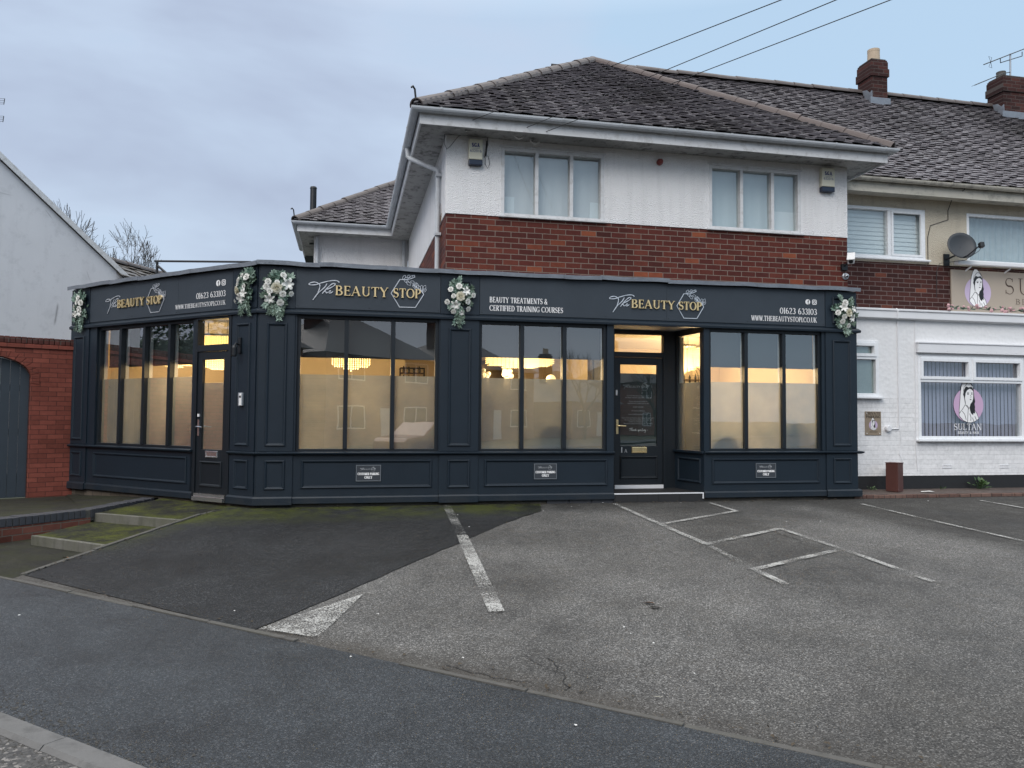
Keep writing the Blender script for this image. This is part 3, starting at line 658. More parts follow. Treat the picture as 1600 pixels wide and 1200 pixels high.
m.build('lead_capping', M['lead'], shop)
# flat roof sheet
m = MB(); m.slab([LF(S_L, -.3, 3.6), LF(0, -.3, 3.6), FR(1.3, -.3, 3.6), V((7.85, 11.3, 3.6)), V((7.85, 12.3, 3.6)), V((1.2, 18, 3.6)), V((-4.2, 16.4, 3.6))], .1); m.build('flat_roof', M['lead'], shop)

# walls between openings, each from sill line to fascia
def wall_piece(fr, s0, s1, z0, z1, o0=-.14, o1=0.0): q_ = MB(); q_.box(fr, s0, s1, o0, o1, z0, z1); q_.build('wall_pier', M['shop'], shop)
wl = MB()
X_W1 = (-.672, 1.268); X_W2 = (1.845, 3.762); X_RE = (3.868, 5.306); X_W3 = (5.392, 7.305)
S_W = (1.353, 3.735); S_D = (.515, 1.285)
wall_piece(FR, -1.12, X_W1[0], Zs, Zf); wall_piece(FR, X_W1[1], X_W2[0], Zs, Zf); wall_piece(FR, X_W2[1], X_RE[0], Zs, Zf); wall_piece(FR, X_RE[1], X_W3[0], Zs, Zf); wall_piece(FR, X_W3[1], XR-.002, Zs, Zf)
wall_piece(LF, .06, S_D[0], Zb, Zf); wall_piece(LF, S_D[1], S_W[0], Zb, Zf); wall_piece(LF, S_W[1], S_L, Zs, Zf)
wl.prism(lambda s, o, z: V((s, z, o)), [(-1.183, 11.0), (-1.12, 11.0), (-1.12, 11.14), (LF(.06, -.14, 0).x, LF(.06, -.14, 0).y), (LF(.06, 0, 0).x, LF(.06, 0, 0).y)], Zs, Zf)
wl.build('wall_pier', M['shop'], shop)
wl = MB(); wl.box(FX(XR), 11.003, 11.72, 0, .14, Zb, Zf); wl.build('end_wall', M['shop'], shop)
wl = MB(); wl.box(frame((-4.43, 14.03, 0), (.05, 1.4, 0), (1, -.036, 0)), .0, 1.5, .0, .09, .2, 3.58); wl.build('end_wall', M['shop'], shop)
# stall risers
m = MB(); m.sweep([pL(S_L), pL(S_D[1])], [(0, Zb), (0, Zs-.01), (-.14, Zs-.01), (-.14, Zb)]); m.build('stall_riser', M['shop'], shop)
m = MB(); m.sweep([pL(S_D[0]), pL(0), pF(X_RE[0])], [(0, Zb), (0, Zs-.01), (-.14, Zs-.01), (-.14, Zb)]); m.build('stall_riser', M['shop'], shop)
m = MB(); m.sweep([pF(X_RE[1]), pF(XR)], [(0, Zb), (0, Zs-.01), (-.14, Zs-.01), (-.14, Zb)]); m.build('stall_riser', M['shop'], shop)
SILL = [(0.001, Zs-.02), (.035, Zs-.018), (.062, Zs-.002), (.066, Zs+.016), (.03, Zs+.026), (-.05, Zs+.028), (-.05, Zs-.008)]
for seg in ([pL(S_L+.03), pL(S_D[1])], [pL(S_D[0]), pL(0), pF(X_RE[0])], [pF(X_RE[1]), pF(XR+.02), (XR+.02, 11.7)]):
    m = MB(); m.sweep(seg, SILL); m.build('sill_moulding', M['shop'], shop, bevel=.003)
PL = [(.001, Zb), (.028, Zb), (.028, .43), (.018, .447), (.001, .455)]
for seg in ([pL(3.92), pL(S_D[1])], [pF(-.70), pF(1.285)], [pF(1.84), pF(X_RE[0])], [pF(X_RE[1]), pF(7.36)]):
    m = MB(); m.sweep(seg, PL); m.build('plinth', M['shop'], shop, bevel=.003)
PP = [(.001, Zb-.012), (.05, Zb-.012), (.05, .435), (.036, .455), (.001, .462)]
for seg in ([pL(S_L+.02), pL(3.92)], [pL(S_D[0]-.0), pL(0), pF(-.70)], [pF(1.285), pF(1.84)], [pF(7.36), pF(XR+.0), (XR, 11.7)]):
    m = MB(); m.sweep(seg, PP); m.build('pilaster_base', M['shop'], shop, bevel=.003)
# pilasters: raised boards with moulded panels
PROF = [(0, .001), (.004, .014), (.014, .022), (.026, .018), (.034, .006), (.04, .001)]
def pilaster(fr, s0, s1, panels):
    m = MB(); lo, hi = min(s0, s1), max(s0, s1)
    m.box(fr, lo, hi, .0005, .018, .452, Zs-.021); m.box(fr, lo, hi, .0005, .018, Zs+.029, Zf-.031); m.box(fr, lo, hi, .0005, .018, Zf+.046, Zt-.008)
    c = (lo+hi)/2; wd = (hi-lo)*.29
    pl = m.build('pilaster', M['shop'], shop, bevel=.003)
    r = MB()
    for z0, z1 in ((.545, .945), (1.13, 2.80), (3.06, 3.48)): r.ring(fr, c-wd, c+wd, z0, z1, PROF, .018)
    r.build('panel_moulding', M['shop'], pl)
pilaster(FR, -1.165, -.70, 0); pilaster(FR, 1.285, 1.84, 0); pilaster(FR, 7.365, XR-.004, 0)
pilaster(LF, .018, .50, 0); pilaster(LF, 3.93, S_L-.004, 0)
def low_panel(fr, s0, s1, z0=.555, z1=.945):
    r = MB(); r.ring(fr, min(s0, s1), max(s0, s1), z0, z1, PROF, 0); r.build('panel_moulding', M['shop'], shop)
low_panel(FR, -.59, 1.19); low_panel(FR, 1.93, 3.77); low_panel(FR, 5.43, 7.25); low_panel(LF, 1.42, 3.73)
# foot of the walls under the plinth
m = MB(); m.sweep([pL(0), pF(2.85)], [(-.03, .10), (-.03, Zb+.004), (-.13, Zb+.004), (-.13, .10)]); m.sweep([pF(3.9), pF(XR-.02), (XR-.02, 11.7)], [(-.02, .08), (-.02, Zb+.004), (-.13, Zb+.004), (-.13, .08)]); m.build('footing', M['brick_dark'], shop)
m = MB(); m.sweep([pL(S_L), pL(0)], [(-.025, .05), (-.025, Zb+.002), (-.12, Zb+.002), (-.12, .05)]); m.build('footing', M['brick_dark_left'], shop)
m = MB()
for i in range(3): m.box(FR, 2.86+i*.34, 3.19+i*.34, -.12, -.018, .12, Zb-.004)
m.build('footing_tiles', M['blue_brick'], shop)

# ---- windows of the shop
def shop_window(fr, s0, s1, z0, z1, mull, film_top, inner=True, fw_=.045, sashless=True, thru=(0,)):
    lo, hi = min(s0, s1), max(s0, s1); m = MB(); o0, o1 = -.11, -.035
    m.box(fr, lo, lo+fw_, o0, o1, z0, z1); m.box(fr, hi-fw_, hi, o0, o1, z0, z1); m.box(fr, lo+fw_, hi-fw_, o0, o1-.002, z0, z0+.035); m.box(fr, lo+fw_, hi-fw_, o0, o1-.002, z1-.055, z1)
    for c in mull: m.box(fr, c-.029, c+.029, o0, o1+.012, z0+.035, z1-.055)
    f = m.build('window', M['shop_dark'], shop, bevel=.003)
    g = MB(); g.box(fr, lo+.01, hi-.01, -.085, -.079, z0+.01, z1-.01); g.build('pane', M['glass'], f)
    g = MB(); edges = [lo+fw_]+[x for c in sorted(mull) for x in (c-.029, c+.029)]+[hi-fw_]
    for a, b in zip(edges[::2], edges[1::2]): g.quad(fr(a, -.0885, z0+.03), fr(b, -.0885, z0+.03), fr(b, -.0885, film_top), fr(a, -.0885, film_top))
    g.build('frosted_film', M['frost'], f)
    if inner:
        g = MB()
        for c in mull: g.box(fr, c-.022, c+.022, -.17, -.112, z0+.02, z1-.02)
        for c in (lo+.022, hi-.022): g.box(fr, c-.02, c+.02, -.17, -.112, z0+.02, z1-.02)
        g.box(fr, lo+.05, hi-.05, -.17, -.112, z0-.01, z0+.03)
        g.build('inner_frame', M['white_trim'], f)
    return f
ZW0, ZW1 = Zs+.028, 2.935
shop_window(FR, *X_W1, ZW0, ZW1, [-.013, .628], 2.115)
shop_window(FR, *X_W2, ZW0, ZW1, [2.480, 3.118], 2.108)
shop_window(FR, *X_W3, ZW0, ZW1, [6.022, 6.665], 2.112)
shop_window(LF, *S_W, ZW0, ZW1, [1.935, 2.545, 3.145], 2.100)
# recess: side window, ceiling, floor, step, door
RD = V((5.18-5.306, .82, 0)).normalized(); RN = V((-RD.y, RD.x, 0))
RS = frame((5.306, 11.0, 0), RD, RN)
YD = 11.80
m = MB(); m.box(RS, .0, .06, -.08, .0, .38, Zf); m.box(RS, .06, .82, -.06, -.002, .38, Zs+.0); m.box(RS, .06, .80, -.06, -.004, 2.86, Zf)
m.build('recess_wall', M['shop'], shop)
m = MB(); m.box(RS, .0, .80, -.04, .045, Zs-.012, Zs+.022); m.build('sill_moulding', M['shop'], shop, bevel=.003)
r = MB(); r.ring(RS, .08, .72, .56, .94, PROF, 0); r.build('panel_moulding', M['shop'], shop)
m = MB(); m.box(RS, .06, .075, -.06, -.012, Zs+.02, 2.86); m.box(RS, .775, .80, -.06, -.012, Zs+.02, 2.86); f = m.build('window', M['shop_dark'], shop)
g = MB(); g.box(RS, .075, .775, -.04, -.034, Zs+.02, 2.86); g.build('pane', M['glass'], f)
g = MB(); g.quad(RS(.075, -.0435, Zs+.02), RS(.775, -.0435, Zs+.02), RS(.775, -.0435, 2.11), RS(.075, -.0435, 2.11)); g.build('frosted_film', M['frost'], f)
g = MB(); g.box(RS, .735, .80, -.12, -.062, Zs+.0, 2.86); g.build('inner_frame', M['white_trim'], f)
m = MB(); m.box(FR, X_RE[0]-.06, X_RE[0], -.80, -.142, Zb, Zf); m.build('recess_wall', M['shop'], shop)
m = MB(); m.box(FR, X_RE[0]-.05, X_RE[1]-.01, -.84, -.13, 2.955, 2.99); m.build('recess_ceiling', M['old_white'], shop)
m = MB(); m.box(FR, X_RE[0]+.001, X_RE[1]-.001, -.86, -.0, .10, .432); st = m.build('doorstep', M['step_tile'], shop)
m = MB()
for i in range(4): m.box(FR, 3.90+i*.338, 4.225+i*.338, -.01, .006, .13, .418)
m.build('step_tiles', M['step_tile'], st, bevel=.002)
m = MB(); m.box(FR, X_RE[0]+.002, X_RE[1]-.03, -.02, .012, .421, .4365); m.box(FR, X_RE[1]-.03, X_RE[1]-.012, .001, .012, .345, .4365); m.build('step_trim', M['white_trim'], st)

def door(fr, s0, s1, z0, z1, ztr0, ztr1, metal, film=None, dirn=1, lower=True):
    """outer frame from s0 to s1, leaf up to z1, transom light from ztr0 to ztr1"""
    m = MB(); fj = .055
    m.box(fr, s0, s0+fj, -.07, .02, z0-.06, Zf); m.box(fr, s1-fj, s1, -.07, .02, z0-.06, Zf); m.box(fr, s0+fj, s1-fj, -.07, .018, z1+.004, ztr0); m.box(fr, s0+fj, s1-fj, -.07, .018, ztr1, Zf)
    df = m.build('door_frame', M['shop_dark'], shop, bevel=.003)
    g = MB(); g.box(fr, s0+fj, s1-fj, -.03, -.024, ztr0, ztr1); g.build('transom_pane', M['glass'], df)
    a, b = s0+fj+.004, s1-fj-.004; gz0, gz1 = z0+.66, z1-.115; gx0, gx1 = a+.10, b-.095
    m = MB(); m.box(fr, a, gx0, -.05, .0, z0+.045, z1); m.box(fr, gx1, b, -.05, .0, z0+.045, z1); m.box(fr, gx0, gx1, -.05, -.001, gz1, z1); m.box(fr, gx0, gx1, -.05, -.001, z0+.045, gz0)
    d = m.build('door', M['shop_dark'], shop, bevel=.003)
    r = MB(); r.ring(fr, a+.09, b-.09, z0+.14, z0+.50, PROF, 0); r.build('panel_moulding', M['shop_dark'], d)
    g = MB(); g.box(fr, gx0, gx1, -.03, -.024, gz0, gz1); g.build('pane', M['glass'], d)
    m = MB(); c = (a+b)/2+dirn*.01; m.ring(fr, c-.13, c+.13, z0+.545, z0+.645, [(0, 0), (.004, .012), (.02, .014), (.024, .006)]); m.box(fr, c-.108, c+.108, .001, .008, z0+.568, z0+.622); m.build('letterbox', metal, d, bevel=.002)
    m = MB(); hx = (a+.045) if dirn > 0 else (b-.045); hz = z0+.98
    m.box(fr, hx-.018, hx+.018, .001, .010, hz-.13, hz+.10); m.tube([fr(hx, .01, hz), fr(hx, .05, hz), fr(hx+dirn*.02, .056, hz), fr(hx+dirn*.13, .054, hz-.006)], .009, 8); m.build('handle', metal, d)
    m = MB(); m.box(fr, a, b, -.05, .03, z0-.06, z0+.042); m.build('threshold', M['white_trim'] if film else M['chrome'], df)
    return d, gx0, gx1, gz0, gz1
D2 = FY(YD)
X0d, X1d = 4.10, 5.035
d2, gx0, gx1, gz0, gz1 = door(D2, X0d, X1d, .445, 2.515, 2.60, 2.885, M['brass'], film=True)
m = MB(); m.box(D2, X1d, 5.205, -.09, .0, .38, Zf); m.box(D2, 3.80, X0d, -.07, .01, .38, Zf); m.build('recess_wall', M['shop_dark'], shop)
# etched notice panel behind the door glass
m = MB(); m.box(D2, gx0, gx1, -.040, -.034, gz0, 2.26); np_ = m.build('notice_panel', simple('slate_green_notice', (.022, .034, .036), .4, 0, .1), d2)
cx = (gx0+gx1)/2
logo(lambda s, o, z: D2(s, o-.036, z), cx-.16, 2.03, .0024, np_, ('vinyl_dim', 'vinyl_dim'), (.001, .001), 1, 1.3)
nl_ = [('Due to the nature of our work', 1.895), ('the door may be locked for security', 1.865), ('If you require to make an', 1.805), ('appointment please call us on', 1.775), ('01623 633103', 1.715), ('Or book online at', 1.655), ('www.thebeautystop1.co.uk', 1.600), ('If you have arrived to your appointment early', 1.540), ('we may be with another customer and', 1.510), ('unable to unlock the door', 1.480), ('Please be patient we know you are here', 1.450)]
for a, b in nl_: small_text(lambda s, o, z: D2(s, o-.036, z), [(a, cx, b, .030)], 'notice_text', M['vinyl_dim'], np_, .003)
m = MB()
for i, ln in enumerate([[(0, 5), (6, 7), (13, 8)], [(8, 7.5), (5, 3), (3, -1)], [(12, 7), (9, 3), (8, 0), (10, 3), (12, 3), (12, 0)], [(15, 3), (13, 1), (15, 0), (17, 3), (16, 0), (19, 3), (19, 0), (21, 3), (22, 0), (24, 6), (23, 0), (26, 3), (24, 1.5), (27, 0)], [(31, 3), (32, 0), (35, 3), (33, -4)], [(35, 3), (37, 0), (39, 3), (37, 1), (40, 3), (41, 0), (44, 2)], [(48, 7), (46, 0), (50, 0), (53, 3), (51, 0), (55, 3), (56, 0), (59, 3), (57, -4), (55, -5)], [(63, 2), (65, 2)]]):
    stroke(m, D2, [(cx-.155+x*.0048, 1.345+y*.0055, .006) for x, y in smooth_pts(ln)], -.033, .001+.0002*i)
m.build('thank_you_script', M['vinyl'], np_)
m = MB(); word(m, D2, '1', gx0+.01, gx0+.035, 1.00, .085, .002, .002, .2, .08); word(m, D2, 'A', gx0+.07, gx0+.115, 1.00, .055, .002, .002, .14, .07); m.build('door_number', M['vinyl_dim'], d2)
m = MB(); m.box(D2, gx0-.082, gx0-.055, .001, .02, 1.905, 1.99); m.build('lock_cover', M['white_plastic'], d2, bevel=.004)
# flank door
d1, hx0, hx1, hz0, hz1 = door(LF, S_D[0], S_D[1], .40, 2.44, 2.535, 2.895, M['chrome'], film=None, dirn=-1)
m = MB(); m.box(LF, S_D[0]+.06, S_D[1]-.06, -.02, .06, .345, .40); m.build('threshold', M['chrome'], shop)
m = MB(); m.box(LF, hx1+.03, hx1+.06, .001, .02, 1.52, 1.56); m.build('lock_cover', M['white_plastic'], d1)
g = MB(); g.quad(LF(hx0, -.0345, hz0), LF(hx1, -.0345, hz0), LF(hx1, -.0345, 2.00), LF(hx0, -.0345, 2.00)); g.build('frosted_film', M['frost'], d1)

# ---- inside the shop: one lit room
m = MB()
m.box(FY(15.4), -4.3, 7.78, -.1, 0, .43, 3.5); m.build('interior_wall', M['int_wall'], shop)
m = MB(); m.box(FX(7.78), 11.14, 15.4, -.05, .0, .43, 3.5); m.build('interior_wall', M['int_wall'], shop)
m = MB(); m.box(frame((-4.37, 13.98, 0), (.05, 1.4, 0), (1, -.036, 0)), .1, 1.5, .04, .12, .43, 3.5); m.build('interior_wall', M['int_wall'], shop)
m = MB(); m.slab([LF(S_L-.1, -.14, 3.02), LF(0, -.15, 3.02), FR(1.3, -.14, 3.02), V((7.78, 11.14, 3.02)), V((7.78, 15.4, 3.02)), V((-4.3, 15.4, 3.02))], .03); m.build('interior_ceiling', M['int_ceiling'], shop)
m = MB(); m.slab([LF(S_L-.1, -.14, .43), LF(0, -.15, .43), FR(1.3, -.14, .43), V((3.80, 11.14, .43)), V((3.80, 11.8, .43)), V((7.78, 11.87, .43)), V((7.78, 15.4, .43)), V((-4.3, 15.4, .43))], .1); m.build('interior_floor', M['int_floor'], shop)
# partition beside the entrance passage and a staircase flank seen through the door
m = MB(); m.box(FX(3.95), 12.4, 15.4, -.05, .05, .43, 3.0); m.build('interior_wall', M['int_wall'], shop)
m = MB(); m.box(FY(13.9), -1.2, 1.0, -.05, .05, .43, 3.0); m.build('interior_wall', M['int_wall'], shop)
# ------------------------------------------------------------------ things in and on the shop
def roller_blind(fr, s0, s1, z0, z1, label):
    lo, hi = min(s0, s1), max(s0, s1); t = thing('roller_blind', fr((lo+hi)/2, -.22, z0), label, 'roller blind', 'dark roller blinds in the shop windows')
    m = MB(); m.tube([fr(lo, -.22, z1-.03), fr(hi, -.22, z1-.03)], .028, 10); m.build('roller', M['dark_metal'], t)
    m = MB(); m.box(fr, lo, hi, -.204, -.2, z0+.02, z1-.03); m.build('fabric', M['blind_dark'], t)
    m = MB(); m.box(fr, lo, hi, -.208, -.196, z0, z0+.022); m.build('bottom_bar', M['dark_metal'], t)
roller_blind(FR, -.64, 1.24, 2.355, 3.0, 'dark roller blind half drawn in the window under the centre shop sign')
roller_blind(FR, 1.88, 3.73, 2.415, 3.0, 'dark roller blind half drawn in the window left of the recessed door')
roller_blind(FR, 5.42, 7.28, 2.345, 3.0, 'dark roller blind half drawn in the window right of the recessed door')
roller_blind(LF, 1.39, 3.70, 2.29, 3.0, 'dark roller blind half drawn in the long window on the flank')

def chandelier(x, y, z0, ln, wd, ht, label, power=23, zc=2.985, ang=0):
    t = thing('chandelier', (x, y, z0), label, 'chandelier', 'lit crystal chandeliers in the shop')
    ca, sa = cos(ang), sin(ang); P = lambda a, b, z: V((x+a*ca-b*sa, y+a*sa+b*ca, z))
    f = lambda s, o, z: P(s, o, z)
    m = MB(); m.box(f, -ln/2, ln/2, -wd/2, wd/2, z0+ht, z0+ht+.03)
    for a in (-ln*.3, ln*.3): m.tube([P(a, 0, z0+ht+.03), P(a, 0, zc)], .006, 6)
    m.build('ceiling_frame', M['chrome'], t)
    c = MB(); r = random.Random(int(x*100))
    nx, ny = max(4, int(ln/.034)), max(3, int(wd/.06)); nz_ = int(ht/.032)
    for i in range(nx+1):
        for j in range(ny+1):
            if 0 < i < nx and 0 < j < ny and (i+j) % 2: continue
            k = 1-.12*abs(2*i/nx-1)
            for q in range(int(nz_*k)):
                a, b, z = -ln/2+ln*i/nx, -wd/2+wd*j/ny, z0+ht-.016-q*.032
                d = .0105; p = P(a, b, z)
                c.add([p+V((d, 0, 0)), p+V((0, d, 0)), p-V((d, 0, 0)), p-V((0, d, 0)), p+V((0, 0, .013)), p-V((0, 0, .013))], [(0, 1, 4), (1, 2, 4), (2, 3, 4), (3, 0, 4), (1, 0, 5), (2, 1, 5), (3, 2, 5), (0, 3, 5)])
    c.build('crystal_strings', M['crystal'], t)
    for a in ((0,) if ln < .4 else (-ln*.25, ln*.25)):
        ld = bpy.data.lights.new('bulb', 'POINT'); ld.energy = power/(1 if ln < .4 else 2); ld.color = (1, .66, .33); ld.shadow_soft_size = .22
        lo = bpy.data.objects.new('bulb', ld); COL.objects.link(lo); lo.parent = t; lo.location = P(a, 0, z0-.06)-V((x, y, z0))
CH = 'lit crystal chandelier hanging '
chandelier(.06, 12.2, 2.215, .56, .26, .62, CH+'behind the window under the centre shop sign', 24)
chandelier(2.76, 12.45, 2.31, 1.06, .34, .55, CH+'wide, behind the window left of the recessed door', 28)
chandelier(5.72, 12.7, 2.30, .36, .3, .5, CH+'behind the glass of the recessed door', 40)
chandelier(6.20, 12.9, 2.44, .22, .22, .36, CH+'slim, nearest, behind the side light of the recess', 46)
chandelier(-1.95, 12.65, 2.20, .46, .3, .55, CH+'behind the flank door', 22)
chandelier(-2.9, 14.3, 2.3, .5, .3, .5, CH+'deep behind the long flank window', 24)
chandelier(6.6, 14.4, 2.5, .6, .3, .4, CH+'deep behind the window right of the recessed door', 24)

# wall shelves and what shows above the frosted film
def rack(name, x, y, z, wd, ht, arched, label):
    t = thing(name, (x, y, z), label, 'wall shelf'); m = MB(); f = FY(y)
    for o in (0.005, .16):
        m.tube([f(x-wd/2, o, z), f(x-wd/2, o, z+ht)], .008, 6); m.tube([f(x+wd/2, o, z), f(x+wd/2, o, z+ht)], .008, 6)
        if arched: m.tube([f(x+wd/2*cos(pi*i/10), o, z+ht+wd/2*sin(pi*i/10)) for i in range(11)], .008, 6)
        else: m.tube([f(x-wd/2, o, z+ht), f(x+wd/2, o, z+ht)], .008, 6)
    m.build('wire_frame', M['dark_metal'], t); m = MB()
    for k in range(2): m.box(f, x-wd/2, x+wd/2, .005, .17, z+.02+k*ht*.55, z+.035+k*ht*.55)
    m.build('shelf', M['wood'], t); r = random.Random(int(x*7)); m = MB()
    for k in range(2):
        for i in range(4): a = x-wd/2+.06+i*(wd-.1)/3.5; m.lathe(f(a, .08, z+.036+k*ht*.55), [(.02, 0), (.024, .05), (.01, .08), (.012, r.uniform(.09, .14))], 8)
    m.build('bottles', M['dark_metal'], t)
rack('wall_rack', 1.12, 13.84, 2.13, .42, .26, False, 'dark wire rack with bottles on the back wall of the centre window')
rack('arched_shelf', 7.02, 15.39, 2.24, .55, .16, True, 'arched black wire shelf seen through the window right of the recessed door')
def mirror(x, z, w_, h_):
    t = thing('arched_mirror', (x, 15.35, z), 'dark round topped mirror on the wall behind the left front window', 'mirror'); f = FY(15.395)
    a = [(x-w_/2, z), (x+w_/2, z), (x+w_/2, z+h_)]+[(x+w_/2*cos(pi*i/14), z+h_+w_/2*sin(pi*i/14)) for i in range(1, 14)]+[(x-w_/2, z+h_)]
    m = MB(); m.prism(f, a, .0, .03); m.build('frame', M['wood'], t); m = MB(); m.prism(f, [(x+(p-x)*.88, z+.04+(q-z)*.9) for p, q in a], .031, .036); m.build('mirror_glass', simple('dim_mirror', (.10, .08, .06), .2, .6, 0), t)
mirror(2.72, 1.5, .8, .78)
def vase(x, y, z, label):
    t = thing('flower_vase', (x, y, z), label, 'vase', 'vases of pale blooms behind the window'); m = MB(); m.lathe((x, y, z), [(.05, 0), (.07, .06), (.04, .16), (.05, .2)], 12); m.build('vase', M['white_plastic'], t); m = MB(); r = random.Random(int(x*91))
    for i in range(6): m.ball((x+r.uniform(-.09, .09), y+r.uniform(-.06, .06), z+.26+r.uniform(-.05, .05)), r.uniform(.035, .055), 7, 5, .15, r)
    m.build('blooms', M['petal'], t)
t = thing('display_cabinet', (2.6, 12.6, .43), 'dark wooden cabinet standing behind the frosted film', 'cabinet'); m = MB(); m.box(FY(12.75), 2.05, 3.45, 0, .4, .43, 2.0); m.build('carcass', M['wood'], t, bevel=.01); m = MB(); m.box(FY(12.75), 2.08, 2.74, .401, .42, .5, 1.95); m.box(FY(12.75), 2.76, 3.42, .401, .42, .5, 1.95); m.build('cabinet_door', M['wood'], t)
vase(2.22, 12.55, 2.0, 'pale blooms in a white vase on the cabinet, at its left end'); vase(2.58, 12.58, 2.0, 'pale blooms in a white vase on the cabinet, near its middle')
t = thing('table_lamp', (3.3, 12.5, 2.0), 'small glowing globe lamp standing on the cabinet', 'lamp'); m = MB(); m.lathe((3.3, 12.5, 2.0), [(.05, 0), (.05, .02), (.015, .03), (.015, .1)], 10); m.build('base', M['brass'], t); m = MB(); m.ball((3.3, 12.5, 2.17), .085, 14, 10); m.build('globe', M['lamp'], t, smooth=True)

def tub_chair(x, y, ang, label, bz=1.32, col='dark_metal'):
    t = thing('tub_chair', (x, y, .43), label, 'chair', 'dark tub chairs behind the frosted film'); ca, sa = cos(ang), sin(ang); P = lambda a, b, z: V((x+a*ca-b*sa, y+a*sa+b*ca, z))
    m = MB(); m.lathe((x, y, .43), [(.24, 0), (.24, .02), (.03, .05), (.03, .38)], 16); m.build('pedestal', M['chrome'], t)
    m = MB(); m.lathe((x, y, .80), [(.20, 0), (.27, .04), (.27, .11), (.22, .14)], 18); m.build('seat', M['wood'], t)
    m = MB(); n = 18; A = []
    for o_, z0 in ((.27, .86), (.30, 1.15), (.27, bz), (.22, bz), (.24, 1.15), (.22, .92)):
        for i in range(n+1): th = pi*(1.0+i/n); k = 1-.35*abs(2*i/n-1)**2 if z0 > 1.0 else 1; A.append(P(o_*cos(th), o_*sin(th), .86+(z0-.86)*k))
    F = []
    for j in range(6):
        for i in range(n): F.append((j*(n+1)+i, j*(n+1)+i+1, ((j+1) % 6)*(n+1)+i+1, ((j+1) % 6)*(n+1)+i))
    m.add(A, F); m.build('backrest', M[col], t, smooth=True)
cp = lambda s, o: LF(s, o, 0)
tub_chair(.95, 11.46, .2, 'dark tub chair behind the right pane of the centre window', 1.30)
tub_chair(.38, 11.50, -.2, 'dark tub chair behind the middle pane of the centre window', 1.24)
tub_chair(2.95, 11.48, .1, 'dark tub chair behind the middle pane left of the recessed door', 1.50)
for s_, b_, l_ in ((1.68, 1.50, 'nearest the flank door'), (2.85, 1.46, 'in the middle of the flank window')): q_ = cp(s_, -.48); tub_chair(q_.x, q_.y, pi/4, 'dark tub chair behind the long flank window, '+l_, b_)
tub_chair(5.72, 11.46, .3, 'dark tub chair behind the left pane of the window right of the recessed door', 1.33)
tub_chair(6.85, 11.48, 0, 'dark tub chair behind the right pane of the window right of the recessed door', 1.55)
t = thing('pampas_vase', (2.2, 11.5, .43), 'tall vase of dried plumes behind the film left of the recessed door', 'vase'); m = MB(); m.lathe((2.2, 11.5, .43), [(.12, 0), (.16, .25), (.08, .62), (.10, .66)], 16); m.build('vase', M['white_plastic'], t); m = MB(); r = random.Random(8)
for i in range(9): a = r.uniform(0, 6.3); e_ = V((2.2+.17*cos(a), 11.5+.08*sin(a), 1.55+r.uniform(-.2, .3))); m.tube([V((2.2, 11.5, 1.0)), e_], .006, 5); m.ball(e_, (.05, .05, .14), 7, 6, .2, r)
m.build('plumes', M['dead_leaf'], t)
# ---- fascia signs
def sign_board(fr, s0, s1, joints, label, at_):
    t = thing('shop_sign', at_, label, 'sign', 'slate signs along the fascia'); m = MB(); e = sorted([s0, s1]+joints)
    for a, b in zip(e[:-1], e[1:]): m.box(fr, a+.0015, b-.0015, .001, .012, Zf+.06, Zt-.012)
    m.build('board', M['board'], t, bevel=.002)
    m = MB()
    for a, b in zip(e[:-1], e[1:]):
        n = max(1, int((b-a)/.9))
        for i in range(n+1):
            for z in (Zf+.09, Zt-.04): m.lathe(fr(a+.03+(b-a-.06)*i/n, .012, z), [(.007, 0), (.005, .004)], 6, ax=fr(0, 1, 0)-fr(0, 0, 0))
    m.build('screws', M['dark_metal'], t)
    return t
def off(fr, d=.012): return lambda s, o, z: fr(s, o+d, z)
sc_ = sign_board(FR, -.70, 1.28, [], 'short slate sign at the corner with gold and silver shop lettering only', FR(.3, 0, Zf))
P = atY(523.6, 461.4, 10.98); K = (atY(606, 464.5, 10.98).x-P.x)/82.5
logo(off(FR), P.x, P.z, K, sc_)
sr_ = sign_board(FR, 1.845, 7.36, [4.70], 'long slate sign over the recessed door reading beauty treatments and training courses', FR(4.5, 0, Zf))
P = atY(986, 481.2, 10.98); K = (atY(1053.5, 483.7, 10.98).x-P.x)/82.5
logo(off(FR), P.x, P.z, K, sr_)
def wordpx(fr, getp, txt, x0, y0, x1, ytop, parent, T=.135, t=.065, gap=.11, name='lettering', mat='vinyl'):
    a = getp(x0, y0); b = getp(x1, y0); c = getp(x0, ytop); m = MB(); word(m, off(fr), txt, a[0], b[0], a[1], c[1]-a[1], .002, .002, T, t, gap); return m.build(name, M[mat], parent)
gF = lambda x, y: (atY(x, y, 10.988).x, atY(x, y, 10.988).z)
gL = lambda x, y: atL(x, y, -.012)
wordpx(FR, gF, 'BEAUTY TREATMENTS &', 765, 472.4, 855.5, 463.6, sr_); wordpx(FR, gF, 'CERTIFIED TRAINING COURSES', 765, 485.3, 879.5, 476.6, sr_)
wordpx(FR, gF, '01623 633103', 1218.5, 490.0, 1276, 480.6, sr_); wordpx(FR, gF, 'WWW.THEBEAUTYSTOP1.CO.UK', 1174, 500.6, 1276, 492.6, sr_, .12, .06, .09)
a = gF(1262, 471.8); b = gF(1272.3, 472); social_icons(off(FR), a[0], b[0], a[1], .042, sr_)
sl_ = sign_board(LF, .51, 3.925, [1.70], 'slate sign on the flank with shop name, telephone number and web address', LF(2.2, 0, Zf))
s0, z0 = gL(185, 481.6); s1, _ = gL(226.5, 478)
logo(off(LF), s0, z0, (s0-s1)/82.5, sl_, dirn=-1)
